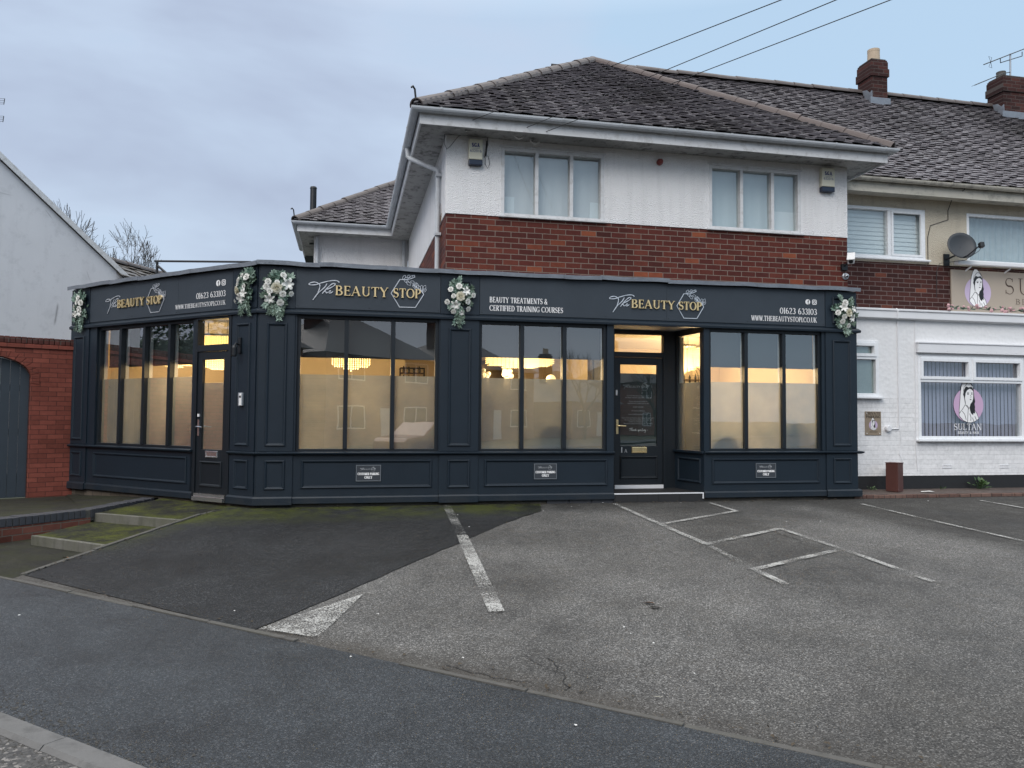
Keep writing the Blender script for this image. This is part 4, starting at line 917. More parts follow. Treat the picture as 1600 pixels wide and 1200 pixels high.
def wordL(txt, x0, y0, x1, y1, hpx, T=.13, t=.065, gap=.11):
    a = gL(x0, y0); b = gL(x1, y1); c = gL(x0, y0-hpx); m = MB(); word(m, off(LF), txt, a[0], b[0], (a[1]+b[1])/2, c[1]-a[1], .002, .002, T, t, gap); m.build('lettering', M['vinyl'], sl_)
wordL('01623 633103', 307, 467.5, 352.5, 462.5, 9); wordL('WWW.THEBEAUTYSTOP1.CO.UK', 274.5, 484, 352.5, 475.6, 6.8, .11, .055, .09)
a = gL(341.3, 442.5); b = gL(349.8, 441.3); social_icons(off(LF), a[0], b[0], (a[1]+b[1])/2, .044, sl_, -1)

# ---- parking plaques on the stall riser
for (px0, px1, py0, py1), lab in (((557, 594.5, 727.5, 751.5), 'under the centre window, largest of the plaques'), ((836, 869.5, 725.5, 748), 'under the window left of the recessed door'), ((1183, 1212.5, 724.5, 746), 'under the window right of the recessed door')):
    A = atY(px0, py1, 10.97); B = atY(px1, py0, 10.97); A2 = .268
    cxp = (A.x+B.x)/2; wd = .34; hh = .225; cz = .70+.0; cz = (A.z+B.z)/2
    t = thing('parking_plaque', (cxp, 10.98, cz-hh/2), 'grey customer parking only plaque '+lab, 'plaque', 'customer parking plaques')
    m = MB(); m.box(FR, cxp-wd/2, cxp+wd/2, .001, .012, cz-hh/2, cz+hh/2); m.build('plate', M['plaque'], t, bevel=.002)
    r = MB(); r.ring(FR, cxp-wd/2+.001, cxp+wd/2-.001, cz-hh/2+.001, cz+hh/2-.001, [(0, .0125), (.002, .014), (.006, .014), (.008, .0125)]); r.build('rim', simple('plaque_rim', (.16, .18, .2), .4, 0, 0), t)
    f = off(FR); logo(f, cxp-.068, cz+.045, .00115, t, ('vinyl_dim', 'vinyl_dim'), (.001, .001), 1, 1.6)
    m = MB(); word(m, f, 'CUSTOMER PARKING', cxp-.145, cxp+.145, cz-.026, .033, .002, .002, .24, .11, .1); word(m, f, 'ONLY', cxp-.052, cxp+.052, cz-.077, .038, .002, .002, .24, .11, .1); m.build('lettering', M['vinyl'], t)

# ---- artificial flower sprays on the fascia
def bloom_rose(mb, c, n, r, rd):
    n = n.normalized(); a = n.orthogonal().normalized(); b = n.cross(a)
    for ring_, (k, rr, op) in enumerate(((3, .30, .15), (5, .58, .45), (6, .85, .8), (7, 1.0, 1.15))):
        for i in range(k):
            th = 2*pi*i/k+ring_*.6+rd.uniform(-.15, .15); dr = a*cos(th)+b*sin(th); tn = b*cos(th)-a*sin(th); R = r*rr; wdt = R*.95*pi/k*1.25
            base_ = c+n*(-.25*r); mid = c+dr*R*.75+n*(r*(.42-.25*op)); tip = c+dr*R*(.72+.38*op)+n*(r*(.62-.40*op))
            P = [base_-tn*wdt*.3, base_+tn*wdt*.3, mid+tn*wdt, mid-tn*wdt, tip+tn*wdt*.7, tip-tn*wdt*.7, tip+dr*R*.12]
            mb.add(P, [(0, 1, 2, 3), (3, 2, 4, 5), (5, 4, 6)])
    mb.ball(c+n*r*.15, r*.28, 6, 5)
def bloom_lily(mb, c, n, r, rd):
    n = n.normalized(); a = n.orthogonal().normalized(); b = n.cross(a); t0 = rd.uniform(0, 1)
    for i in range(6):
        th = t0+2*pi*i/6; dr = a*cos(th)+b*sin(th); tn = b*cos(th)-a*sin(th); lift = .12 if i % 2 else .0; wd = r*(.30 if i % 2 else .22)
        P0 = c-n*r*.15; P1 = c+dr*r*.5+n*r*(.28+lift); P2 = c+dr*r*.85+n*r*(.26+lift); P3 = c+dr*r*1.1+n*r*(.08+lift)
        mb.add([P0-tn*wd*.2, P0+tn*wd*.2, P1-tn*wd, P1+n*r*-.06, P1+tn*wd, P2-tn*wd*.8, P2+tn*wd*.8, P3], [(0, 1, 4, 3), (0, 3, 2), (2, 3, 4, 6, 5), (5, 6, 7)])
def leaf3(mb, p, d, n, l, wd):
    d = d.normalized(); s_ = d.cross(n)
    s_ = s_.normalized() if s_.length > 1e-4 else d.orthogonal().normalized(); n2 = s_.cross(d)
    mb.add([p, p+d*l*.35+s_*wd+n2*wd*.25, p+d*l*.75+s_*wd*.7+n2*wd*.1, p+d*l-n2*wd*.2, p+d*l*.75-s_*wd*.7+n2*wd*.1, p+d*l*.35-s_*wd+n2*wd*.25, p+d*l*.45], [(0, 1, 6), (1, 2, 6), (2, 3, 6), (3, 4, 6), (4, 5, 6), (5, 0, 6)])
def spray(fr, s, z, wd, ht, seed, label, dirn, flowers, lean=0.0):
    """s, z: middle of the bloom cluster; flowers: (kind, x, y, size) in units of half width"""
    rd = random.Random(seed); O = fr(s, 0, z); sx = fr(1, 0, 0)-fr(0, 0, 0); sx = sx*dirn; on = fr(0, 1, 0)-fr(0, 0, 0); uz = V((0, 0, 1))
    t = thing('flower_spray', fr(s, .02, z-ht*.6), label, 'flowers', 'white flower sprays along the fascia'); hw = wd/2
    at = lambda x, y, o: O+sx*(x*hw)+uz*(y*hw)+on*o
    g = MB(); g2 = MB(); st = MB()
    def sprig(x0, y0, ang, ln, drop, mb, lw=.017, n=9):
        p = at(x0, y0, .055); pts = [p]; dx, dy = cos(ang), sin(ang); do = rd.uniform(-.1, .4)
        for i in range(n):
            dy -= drop/n; l_ = sqrt(dx*dx+dy*dy); p = p+(sx*dx/l_+uz*dy/l_+on*do*.35)*(ln/n)
            if (p-O).dot(on) < .02: p = p+on*(.02-(p-O).dot(on))
            pts.append(p)
            for sgn in (1, -1):
                if rd.random() < .9:
                    dd = (sx*dx+uz*dy)*.7+(sx*-dy+uz*dx)*sgn*.8+on*rd.uniform(-.15, .7); leaf3(mb, p, dd, on+V((rd.uniform(-.4, .4), rd.uniform(-.4, .4), rd.uniform(-.2, .6))), rd.uniform(.038, .066), lw*rd.uniform(.55, 1))
        leaf3(mb, p, sx*dx+uz*dy, on, .05, lw*.7); st.tube(pts, .0026, 4)
    for i in range(20):      # upward and sideways greenery
        a = radians(rd.uniform(8, 172)); sprig(rd.uniform(-.55, .55), rd.uniform(-.2, .9), a, rd.uniform(.07, .16)*(ht/.78), .2, g if i % 4 else g2)
    for i in range(9):
        a = radians(rd.choice((rd.uniform(150, 225), rd.uniform(-45, 30)))); sprig(rd.uniform(-.5, .5), rd.uniform(-.9, .3), a, rd.uniform(.06, .12)*(ht/.78), .5, g2 if i % 2 else g)
    for i in range(8):      # trailing greenery
        sprig(rd.uniform(-.45, .45)+lean*.3, rd.uniform(-1.0, -.5), radians(rd.uniform(-105, -75))+lean*.3, rd.uniform(.12, .24)*(ht/.78), .1, g2 if i % 2 else g, .012)
    for i in range(26): p = at(rd.uniform(-.75, .75), rd.uniform(-1, 1), rd.uniform(.02, .05)); leaf3(g2, p, sx*rd.uniform(-1, 1)+uz*rd.uniform(-1, 1)+on*.2, on, rd.uniform(.06, .09), .022)
    g.build('eucalyptus', M['leaf'], t, fixn=False); g2.build('foliage', M['leaf_dark'], t, fixn=False); st.build('stems', M['leaf_dark'], t)
    for kind, x, y, r in flowers:
        x *= 1.16; y *= 1.18; r *= .86; m = MB(); n = on+sx*(x*.55+rd.uniform(-.2, .2))+uz*(y*.35+rd.uniform(-.25, .1)); c = at(x, y, .085+.02*rd.random())
        if kind == 'r': bloom_rose(m, c, n, r, rd); m.build('rose', M['petal_cream'], t, fixn=False)
        elif kind == 'w': bloom_rose(m, c, n, r, rd); m.build('rose', M['petal'], t, fixn=False)
        elif kind == 'l': bloom_lily(m, c, n, r, rd); m.build('lily', M['petal'], t, fixn=False)
FLW = [('w', -.05, .78, .044), ('l', .42, .45, .078), ('r', .05, .12, .064), ('w', -.62, .55, .038), ('w', -.42, .12, .034), ('w', .92, .2, .036), ('w', .55, -.22, .042), ('w', .58, -.72, .038), ('l', -.30, -.48, .085), ('w', -.85, -.30, .038), ('w', -.42, -.92, .036), ('l', .12, -1.0, .045)]
FLA = [('w', .30, .72, .050), ('w', -.45, .55, .042), ('w', -.55, .28, .036), ('r', -.55, -.22, .066), ('w', .10, .08, .034), ('l', .12, -.42, .075), ('l', -.22, -.75, .085), ('w', -.70, -.95, .036), ('w', -.1, .85, .03)]
FLB = [('w', .40, .85, .042), ('l', .62, .35, .105), ('r', .02, .12, .072), ('w', -.45, .45, .044), ('w', -.55, .18, .045), ('w', -.35, -.08, .040), ('w', .38, -.22, .044), ('l', -.35, -.50, .085), ('w', .25, -.72, .046), ('w', .85, -.2, .036), ('w', .05, .45, .032)]
FLC = [('w', -.15, .45, .05), ('w', .35, .35, .05), ('w', -.45, .1, .04), ('w', .15, -.1, .045), ('l', .3, -.4, .07), ('l', -.25, -.45, .075), ('w', -.6, -.5, .036), ('w', .0, .75, .035)]
FLD = [('w', -.05, .85, .05), ('l', -.15, .45, .085), ('r', .30, .08, .068), ('w', -.70, .05, .042), ('l', .70, .35, .07), ('w', -.10, -.25, .044), ('l', .55, -.35, .08), ('w', -.25, -.62, .042), ('w', .25, -.95, .040)]
def sp(px, py, l=False):
    if l: return atL(px, py, -.09)
    p = atY(px, py, 10.91); return p.x, p.z
s_, z_ = sp(122.5, 481, True); spray(LF, s_, z_, .37, .86, 11, 'white flower spray at the far left end of the flank fascia', -1, FLC)
s_, z_ = sp(380, 449, True); spray(LF, s_, z_, .33, .74, 12, 'white flower spray on the left of the corner pair, by the web address', -1, FLA)
s_, z_ = sp(431.5, 453); spray(FR, s_, z_, .40, .74, 13, 'white flower spray on the right of the corner pair, beside the short sign', 1, FLB)
s_, z_ = sp(718.5, 465.5); spray(FR, s_, z_, .36, .74, 14, 'white flower spray between the short sign and the long sign', 1, FLW)
s_, z_ = sp(1321, 490); spray(FR, s_, z_, .34, .70, 15, 'white flower spray at the right hand end of the fascia, leaning outwards', 1, FLD, .5)

# ---- fittings on the corner pilaster, rail on the flat roof
s_, z_ = atL(378, 624, -.02)
t = thing('door_intercom', LF(s_, .02, z_-.1), 'slim silver door entry camera on the pilaster beside the flank door', 'intercom'); m = MB(); m.box(LF, s_-.042, s_+.042, .019, .055, z_-.09, z_+.09); m.build('housing', M['steel'], t, bevel=.006); m = MB(); m.box(LF, s_-.03, s_+.012, .055, .058, z_-.08, z_+.08); m.build('face_plate', M['white_plastic'], t)
m = MB(); m.lathe(LF(s_-.008, .058, z_+.035), [(.018, 0), (.014, .006)], 12, ax=-NL); m.build('camera_lens', M['black'], t)
s_, z_ = atL(376, 541, -.02)
t = thing('wall_light', LF(s_, .02, z_-.12), 'black bracket light high on the pilaster beside the flank door', 'light'); m = MB(); m.box(LF, s_-.02, s_+.03, .019, .045, z_-.10, z_+.12); m.build('back_plate', M['dark_metal'], t, bevel=.004); m = MB(); m.tube([LF(s_, .045, z_+.02), LF(s_-.02, .12, z_+.03), LF(s_-.03, .15, z_-.01)], .012, 8); m.build('arm', M['dark_metal'], t); m = MB(); m.lathe(LF(s_-.03, .15, z_-.15), [(.03, 0), (.035, .02), (.035, .12), (.02, .15)], 12); m.build('lamp_head', M['dark_metal'], t)
RA, RB = V((-3.16, 14.05, 0)), V((-1.66, 13.74, 0)); RQ = V((-2.78, 13.60, 0)); zt = lambda p, z: V((p.x, p.y, z))
t = thing('roof_rail', zt(RA, 3.6), 'grey tubular guard rail standing on the flat roof', 'rail')
for p in (RA, RB): m = MB(); m.tube([zt(p, 3.60), zt(p, 4.13)], .022, 10); m.build('post', M['dark_metal'], t)
m = MB(); m.tube([zt(RA, 4.13)+(RA-RB)*.03, zt(RB, 4.13)+(RB-RA)*.03], .018, 10); m.build('top_rail', M['dark_metal'], t)
m = MB(); m.tube([zt(RA, 4.06), zt(RA.lerp(RB, .34), 3.62)], .02, 8); m.build('brace', M['dark_metal'], t)
for p in (RA, RB, RA.lerp(RB, .34)): m = MB(); m.lathe(zt(p, 3.59), [(.07, 0), (.07, .02), (.04, .03), (.04, .09)], 12); m.build('foot', M['steel'], t)
# ------------------------------------------------------------------ roofs of plain tiles
def tile_slope(mb, E0, E1, T0, rnd, gauge=.102, wd=.165, inside=None, th=.016, lift=.014):
    """E0->E1 the eaves, T0 a point up the slope (gives its plane)"""
    E0, E1, T0 = V(E0), V(E1), V(T0); d = (E1-E0).normalized(); u = T0-E0; u = (u-d*u.dot(d)); L_ = u.length; u.normalize(); n = d.cross(u)
    if n.z < 0: n = -n
    rows = int(L_/gauge)+1; W_ = (E1-E0).length
    for r in range(rows):
        sag = .004*sin(r*1.7)
        for c in range(-1, int(W_/wd)+2):
            x = (c+(.5 if r % 2 else 0))*wd+rnd.uniform(-.004, .004); y = r*gauge+rnd.uniform(-.006, .006)+.012*noise.noise(V((x*.6, y*.0 if 0 else r*.3, 3.1)))
            if inside and not inside(E0+d*(x+wd/2)+u*(y+.06)): continue
            if not inside and not (-wd*.6 < x < W_): continue
            k = rnd.random(); t = .5+(.10 if c % 2 else -.12)+.30*noise.noise(V((x*.5, y*.5, 1.7)))+(k-.5)*.34; t = min(1, max(0, t)); mb.cur = (t, t, t, 1)
            g = wd-.006; ln = gauge*1.75; tl = lift+th*1.9+(.009 if c % 2 else -.006)+rnd.uniform(-.006, .007); tw = rnd.uniform(-.006, .006)
            a = E0+d*x+u*y; b = a+d*g; up_ = u*ln
            P = [a+n*(tl+tw), b+n*(tl-tw), b+up_+n*lift*.4, a+up_+n*lift*.4, a+n*(tl+tw-th), b+n*(tl-tw-th), b+up_+n*(lift*.4-th), a+up_+n*(lift*.4-th)]
            mb.add(P, [(0, 1, 2, 3), (0, 4, 5, 1), (0, 3, 7, 4), (1, 5, 6, 2)])
def ridge_run(mb, A, B, r=.115, seg=.33, rnd=random, sink=.03):
    A, B = V(A), V(B); d = (B-A); L_ = d.length; d.normalize(); s_ = d.cross(V((0, 0, 1))).normalized(); n = s_.cross(d)
    if n.z < 0: n = -n
    k = max(1, round(L_/seg)); sg = L_/k
    for i in range(k):
        P = []; F = []; lift = rnd.uniform(-.006, .008); yaw_ = rnd.uniform(-.012, .012)
        for j, (q, rr) in enumerate(((i*sg-.02, r*1.06), ((i+1)*sg, r*.97))):
            c = A+d*q+n*(lift-sink)+s_*yaw_*(j-.5)
            for h in range(9):
                a = pi*h/8; P.append(c+s_*cos(a)*rr+n*sin(a)*rr*.95)
            for h in range(9):
                a = pi*(8-h)/8; P.append(c+s_*cos(a)*(rr-.018)+n*sin(a)*(rr-.018)*.95)
        for h in range(18): F.append((h, (h+1) % 18, 18+(h+1) % 18, 18+h))
        F += [tuple(range(18)), tuple(range(35, 17, -1))]
        mb.add(P, F)
def gutter_profile(x0=.0, z=0.0, r=.062):
    return [(x0+r-r*cos(pi*i/8), z-r*sin(pi*i/8)) for i in range(9)]+[(x0+r-(r-.006)*cos(pi*(8-i)/8), z-(r-.006)*sin(pi*(8-i)/8)) for i in range(9)]

# ------------------------------------------------------------------ the corner house above and behind the shop
hs = thing('corner_house', (4.6, 13, 3.5), 'two storey white roughcast house with brick band and hipped roof above the shop', 'house')
HX0, HX1, HY = 1.366, 7.882, 11.15; ZB, ZSOF = 4.487, 5.60; ZE = 5.80
m = MB(); m.box(FY(HY), HX0, HX1, -.2, 0, 3.5, ZB); m.build('brick_band', M['brick'], hs)
m = MB(); m.box(FX(HX0), HY+.004, 18.2, -.2, .001, 3.5, ZB-.001); m.build('brick_band', M['brick_side'], hs)
# roughcast with openings for the two windows
W1 = (2.170, 3.752, 4.505, 5.515); W2 = (5.468, 7.045, 4.505, 5.500)
m = MB(); f = FY(HY)
for a, b in ((HX0, W1[0]), (W1[1], W2[0]), (W2[1], HX1)): m.box(f, a, b, -.2, .012, ZB, ZSOF+.05)
for w_ in (W1, W2): m.box(f, w_[0], w_[1], -.2, .0, w_[3]+.03, ZSOF+.05)
m.box(FX(HX0), HY+.001, 18.2, -.2, .012, ZB, ZSOF+.05); m.box(FX(HX1-.19), HY+.21, 12.36, -.19, .0, 3.5, ZSOF+.05)
m.box(FY(18.2), -.78, HX0-.02, -.2, .0, 3.4, ZSOF+.05); m.box(FX(-.78), 18.41, 21, -.2, .0, 3.4, ZSOF+.05)
m.build('wall', M['roughcast'], hs)
# rough patch where the render has come off, on the flank
m = MB(); m.prism(FX(HX0), [(11.62, 4.49), (11.78, 4.49), (11.80, 4.60), (11.72, 4.62), (11.70, 4.78), (11.66, 4.74), (11.655, 4.62), (11.60, 4.60)], .0125, .0145); m.build('bare_patch', simple('bare_render', (.24, .16, .10), .9, 0, .4, 12), hs)
def timber_window(w_, lights, curtain, fr=None):
    x0, x1, z0, z1 = w_; f = FY(HY); m = MB(); k = .05
    m.box(f, x0, x0+k, -.10, .018, z0, z1); m.box(f, x1-k, x1, -.10, .018, z0, z1); m.box(f, x0+k, x1-k, -.10, .016, z1-k, z1); m.box(f, x0+k, x1-k, -.10, .016, z0, z0+.035)
    for c in lights: m.box(f, c-.026, c+.026, -.10, .014, z0+.035, z1-k)
    m.box(f, x0-.03, x1+.03, -.0, .022, z1+.002, z1+.028); m.box(f, x0-.04, x1+.04, .0, .05, z0-.03, z0-.002)
    o = m.build('window', M['old_white'], hs, bevel=.004)
    g = MB(); g.box(f, x0+.02, x1-.02, -.06, -.054, z0+.01, z1-.02); g.build('pane', M['glass_up'], o)
    c = MB(); n = 60
    P = []; F = []
    for i in range(n+1):
        x = x0+(x1-x0)*i/n; o_ = -.17+.0035*sin(i*.9)+.002*sin(i*.37)
        P += [f(x, o_, z0-.1), f(x, o_, z1+.02)]
    for i in range(n): F.append((2*i, 2*i+2, 2*i+3, 2*i+1))
    c.add(P, F); c.build('curtain', M[curtain], o)
timber_window(W1, [2.71, 3.245], 'curtain'); timber_window(W2, [6.02, 6.555], 'curtain_blue')
m = MB(); m.box(FY(HY), 1.6, 7.7, -1.2, -1.1, 3.7, 5.7); m.build('inner_wall', M['int_wall'], hs)
# soffit, fascia boards, gutters
GX0, GX1, GY = .93, 8.30, 10.70; SY2 = 17.64; WX0 = -1.12
eave = [(WX0, 20.5), (WX0, SY2), (GX0, SY2), (GX0, GY), (GX1, GY), (GX1, 12.1)]
m = MB(); m.sweep(eave, [(0, ZSOF+.0), (0, ZE-.02), (-.025, ZE-.02), (-.025, ZSOF)]); m.build('fascia_board', M['old_white'], hs)
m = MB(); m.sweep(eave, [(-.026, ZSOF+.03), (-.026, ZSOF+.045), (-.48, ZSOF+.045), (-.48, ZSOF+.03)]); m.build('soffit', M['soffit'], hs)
m = MB(); m.sweep(eave, gutter_profile(.004, ZE, .062)); 
m.build('gutter', M['gutter'], hs, smooth=False)
for i in range(9): x = 1.2+i*.87; m = MB(); m.sweep([(x, GY), (x+.03, GY)], [(o, z) for o, z in gutter_profile(.0, ZE+.003, .068)]); m.build('gutter_bracket', M['gutter'], hs)
for i in range(8): y = 11.4+i*.85; m = MB(); m.sweep([(GX0, y+.03), (GX0, y)], gutter_profile(.0, ZE+.003, .068)); m.build('gutter_bracket', M['gutter'], hs)
# downpipe on the flank, with swan neck
p1 = V((GX0-.06, 12.15, ZE-.06)); p2 = V((GX0-.05, 12.15, ZE-.2)); p3 = V((HX0-.06, 11.72, 5.28))
def dp(pts, name='downpipe', mat='gutter', r=.036): m = MB(); m.tube(pts, r, 12); return m.build(name, M[mat], hs, smooth=False)
dp([p1, p2, V((p2.x+.03, 12.13, p2.z-.03)), p3+V((-.02, .03, .02)), p3, p3+V((0, 0, -.06)), V((p3.x, p3.y, 3.62))])
m = MB()
for z in (5.2, 4.3): m.box(FX(HX0), p3.y-.07, p3.y+.07, .0125, .1, z-.02, z+.02)
m.build('pipe_clip', M['gutter'], hs)
dp([V((HX0-.12, 18.12, ZSOF)), V((HX0-.12, 18.12, 3.6))]); dp([V((-.70, 18.12, ZSOF)), V((-.70, 18.12, 3.6))])
# roof
AP = V((4.615, 14.38, 8.50)); RZ = 8.50; e = .06
E_FL, E_FR = V((GX0-e, GY-e, ZE+.02)), V((GX1+e, GY-e, ZE+.02))
rnd = random.Random(8)
sl = (AP.z-E_FL.z)/(AP.y-E_FL.y); 
W_E0 = V((WX0-e, SY2-e, ZE+.02)); W_R = V((2.0, W_E0.y+3.4, ZE+.02+3.4*sl))
BACK = 21.5
m = MB()
m.poly([E_FL, E_FR, AP]); m.poly([E_FL, AP, V((AP.x, BACK, RZ)), V((E_FL.x, BACK, E_FL.z))]); m.poly([E_FR, V((E_FR.x, BACK, E_FR.z)), V((AP.x, BACK, RZ)), AP])
wtop = V((W_E0.x+3.4, W_E0.y+3.4, W_E0.z+3.4*sl)); m.poly([W_E0, V((4.0, W_E0.y, W_E0.z)), V((4.0, wtop.y, wtop.z)), wtop]); m.poly([W_E0, wtop, V((wtop.x, 24, wtop.z)), V((W_E0.x, 24, W_E0.z))])
m.poly([V((E_FL.x, BACK, E_FL.z)), V((AP.x, BACK, RZ)), V((E_FR.x, BACK, E_FR.z))])
rf = m.build('roof', M['roof_deck'], hs, fixn=False)
t = MB()
tile_slope(t, E_FL, E_FR, AP+V((0, 0, .0)), rnd, inside=lambda p: abs(p.x-AP.x) < (AP.y-p.y)*(E_FR.x-AP.x)/(AP.y-E_FL.y)+.02 and p.y < AP.y)
def in_left(p): return p.y > E_FL.y+(p.x-E_FL.x)*(AP.y-E_FL.y)/(AP.x-E_FL.x) and p.x < AP.x and p.y < 18.6
tile_slope(t, V((E_FL.x, BACK, E_FL.z)), E_FL, V((AP.x, BACK, RZ)), rnd, inside=in_left)
tile_slope(t, W_E0, V((2.4, W_E0.y, W_E0.z)), wtop, rnd, inside=lambda p: p.x > W_E0.x+(p.y-W_E0.y) and p.x < 2.3 and p.y < wtop.y)
t.build('tiles', M['tile'], rf, fixn=False)
m = MB(); ridge_run(m, E_FL+V((.02, .02, .03)), AP+V((0, 0, .03)), .115, .40, rnd); m.build('hip_tiles', M['ridge'], rf); m = MB(); ridge_run(m, W_E0+V((.02, .02, .03)), wtop, .115, .40, rnd); m.build('hip_tiles', M['ridge'], rf)
m = MB(); ridge_run(m, E_FR+V((-.02, .02, .03)), AP+V((0, 0, .03)), .115, .40, rnd); m.build('hip_tiles', M['ridge_red'], rf); m = MB(); ridge_run(m, AP+V((0, .02, .03)), V((AP.x, BACK, RZ+.03)), .115, .4, rnd); m.build('ridge_tiles', M['ridge_red'], rf)
m = MB()
for p in (E_FL, W_E0): m.tube([p+V((.05, .05, .02)), p+V((0, 0, .06)), p+V((-.02, -.02, .22)), p+V((-.05, -.05, .25)), p+V((-.07, -.07, .22))], .014, 6)
m.build('hip_iron', M['dark_metal'], rf)
P = atY(489, 340, 19.0); m = MB(); m.lathe((P.x, 19.0, 5.6), [(.075, 0), (.075, atY(489, 292, 19.0).z-5.6-.05), (.085, atY(489, 292, 19.0).z-5.6-.04), (.07, atY(489, 292, 19.0).z-5.6)], 12)
tag(m.build('vent_pipe', M['dark_metal']), 'grey soil vent pipe rising above the low back roof', 'pipe')

# things on the corner house
def alarm(px0, px1, py0, py1, label):
    A = atY(px0, py1, HY-.012); B = atY(px1, py0, HY-.012); c = (A.x+B.x)/2; wd = (B.x-A.x)-.02; z0, z1 = A.z, B.z; f = FY(HY-.012)
    t = thing('alarm_box', f(c, 0, z0), label, 'alarm box', 'alarm boxes beside the upper windows')
    m = MB(); zz = z0+(z1-z0)*.20; m.box(f, c-wd/2, c+wd/2, .0005, .085, zz, z1); m.build('housing', M['cream_plastic'], t, bevel=.012)
    m = MB(); m.box(f, c-wd/2+.002, c+wd/2-.002, .0005, .083, z0, zz-.001); m.build('strobe_lens', M['blue_plastic'], t, bevel=.008)
    m = MB(); g = off(f, .085); hz = zz+(z1-zz)*.60
    word(m, g, 'S.G.A.', c-wd*.27, c+wd*.30, hz, (z1-zz)*.20, .001, .001, .26, .16, .12); m.box(g, c-wd*.24, c+wd*.28, .0008, .0016, hz-.022, hz-.018); m.build('lettering', M['blueink'], t)
    small_text(g, [('632016', c, hz-.075, .058)], 'number', M['blueink'], t, .0012)
alarm(730, 754, 221, 259, 'cream and navy alarm box left of the left upper window'); alarm(1279, 1300.5, 265.5, 300.5, 'cream and navy alarm box right of the right upper window')
P = atY(1030, 254, HY-.012)
t = thing('fire_bell', P, 'small red dome sounder on the wall between the upper windows', 'sounder'); m = MB(); m.lathe(P, [(.048, .0), (.05, .03), (.045, .05)], 14, ax=(0, -1, 0)); m.build('base', M['red_plastic'], t); m = MB(); m.lathe(P+V((0, -.05, 0)), [(.04, .0), (.036, .025), (.02, .04)], 14, ax=(0, -1, 0)); m.build('dome', M['red_plastic'], t, smooth=True)
def card(px0, px1, py0, py1, label, tilt=0.0):
    A = atY(px0, py1, HY+.16); B = atY(px1, py0, HY+.16); f = FY(HY+.16)
    m = MB(); m.prism(f, [(A.x, A.z), (B.x, A.z), (B.x-tilt, B.z), (A.x+tilt*.4, B.z)], -.003, .003); tag(m.build('window_card', M['paper']), label, 'card', 'white cards standing in the upper windows')
card(784, 803.5, 308, 334, 'white card in the left corner of the left upper window'); card(921, 940, 317.5, 342, 'white card beside the fan in the left upper window', .02); card(1207, 1247, 333, 359, 'wide white card in the right light of the right upper window', .03)
P = atY(921, 341, HY+.19); t = thing('hand_fan', P, 'open pale hand fan standing in the left upper window', 'fan'); m = MB(); f = FY(HY+.19); rF = .20
for i in range(11):
    a0, a1 = radians(88+i*8.2), radians(88+i*8.2+7.4); m.prism(f, [(P.x+.04*cos(a0), P.z+.04*sin(a0)), (P.x+rF*cos(a0), P.z+rF*sin(a0)), (P.x+rF*cos(a1), P.z+rF*sin(a1)), (P.x+.04*cos(a1), P.z+.04*sin(a1))], -.002, .002)
m.build('leaf', M['lace'], t); m = MB()
for i in range(12): a = radians(88+i*8.2); m.tube([f(P.x, .003, P.z), f(P.x+rF*cos(a), .003, P.z+rF*sin(a))], .003, 5)
m.build('sticks', M['wood'], t)
def camera_bullet():
    P = atY(1318, 418, HY-.01); f = FY(HY-.001)
    t = thing('security_camera', P, 'white hooded bullet camera on a dark bracket at the brick corner', 'camera'); m = MB(); m.box(f, P.x-.05, P.x+.05, .0, .05, P.z-.05, P.z+.05); m.tube([f(P.x, .05, P.z+.02), f(P.x+.02, .12, P.z+.07)], .018, 8); m.build('bracket', M['dark_metal'], t, bevel=.004)
    c0 = f(P.x-.03, .24, P.z+.05); c1 = f(P.x+.11, .06, P.z+.20); d = (c1-c0).normalized(); s_ = d.cross(V((0, 0, 1))).normalized(); n = s_.cross(d); fr = lambda s, o, z: c0+d*s+s_*o+n*z; L_ = (c1-c0).length
    m = MB(); m.box(fr, 0, L_, -.05, .05, -.045, .04); m.build('body', M['white_plastic'], t, bevel=.012); m = MB(); m.box(fr, -.03, L_*.9, -.058, .058, .042, .052); m.build('sunshield', M['white_plastic'], t); m = MB(); m.lathe(c0, [(.034, .0), (.03, .008)], 12, ax=-d); m.build('lens', M['black'], t)
camera_bullet()
P = atY(1320, 432, HY); t = thing('dome_camera', P, 'small grey turret camera under the white bullet camera', 'camera'); m = MB(); m.lathe(P+V((0, -.0005, 0)), [(.055, 0), (.055, .02), (.045, .03)], 16, ax=(0, -1, 0)); m.build('base', M['steel'], t); m = MB(); m.ball(P+V((0, -.045, 0)), .038, 14, 10); m.build('turret', M['steel'], t, smooth=True); m = MB(); m.lathe(P+V((-.008, -.076, -.01)), [(.016, 0), (.012, .01)], 10, ax=(-.2, -1, -.3)); m.build('lens', M['black'], t)
# stray cables on the wall under the eaves
m = MB(); q = lambda x, y, o=.02: atY(x, y, HY-.012-o)
sm = lambda L_: [V(p) for p in L_]
m.tube([q(695, 208), q(700, 204), q(738, 203), q(758, 207), q(762, 213), q(762, 226), q(759, 236), q(757, 246)], .006, 5); m.tube([q(761, 220), q(759, 244)], .012, 6); m.tube([q(758, 246), q(758, 256), q(762, 263), q(765, 257), q(764, 248), q(762, 243)], .004, 5); m.tube([q(695, 205), q(694, 224), q(698, 233), q(704, 228), q(716, 213), q(735, 207)], .004, 5)
tag(m.build('wall_cable', M['cable']), 'loose black cable looping on the white wall beside the left alarm box', 'cable')

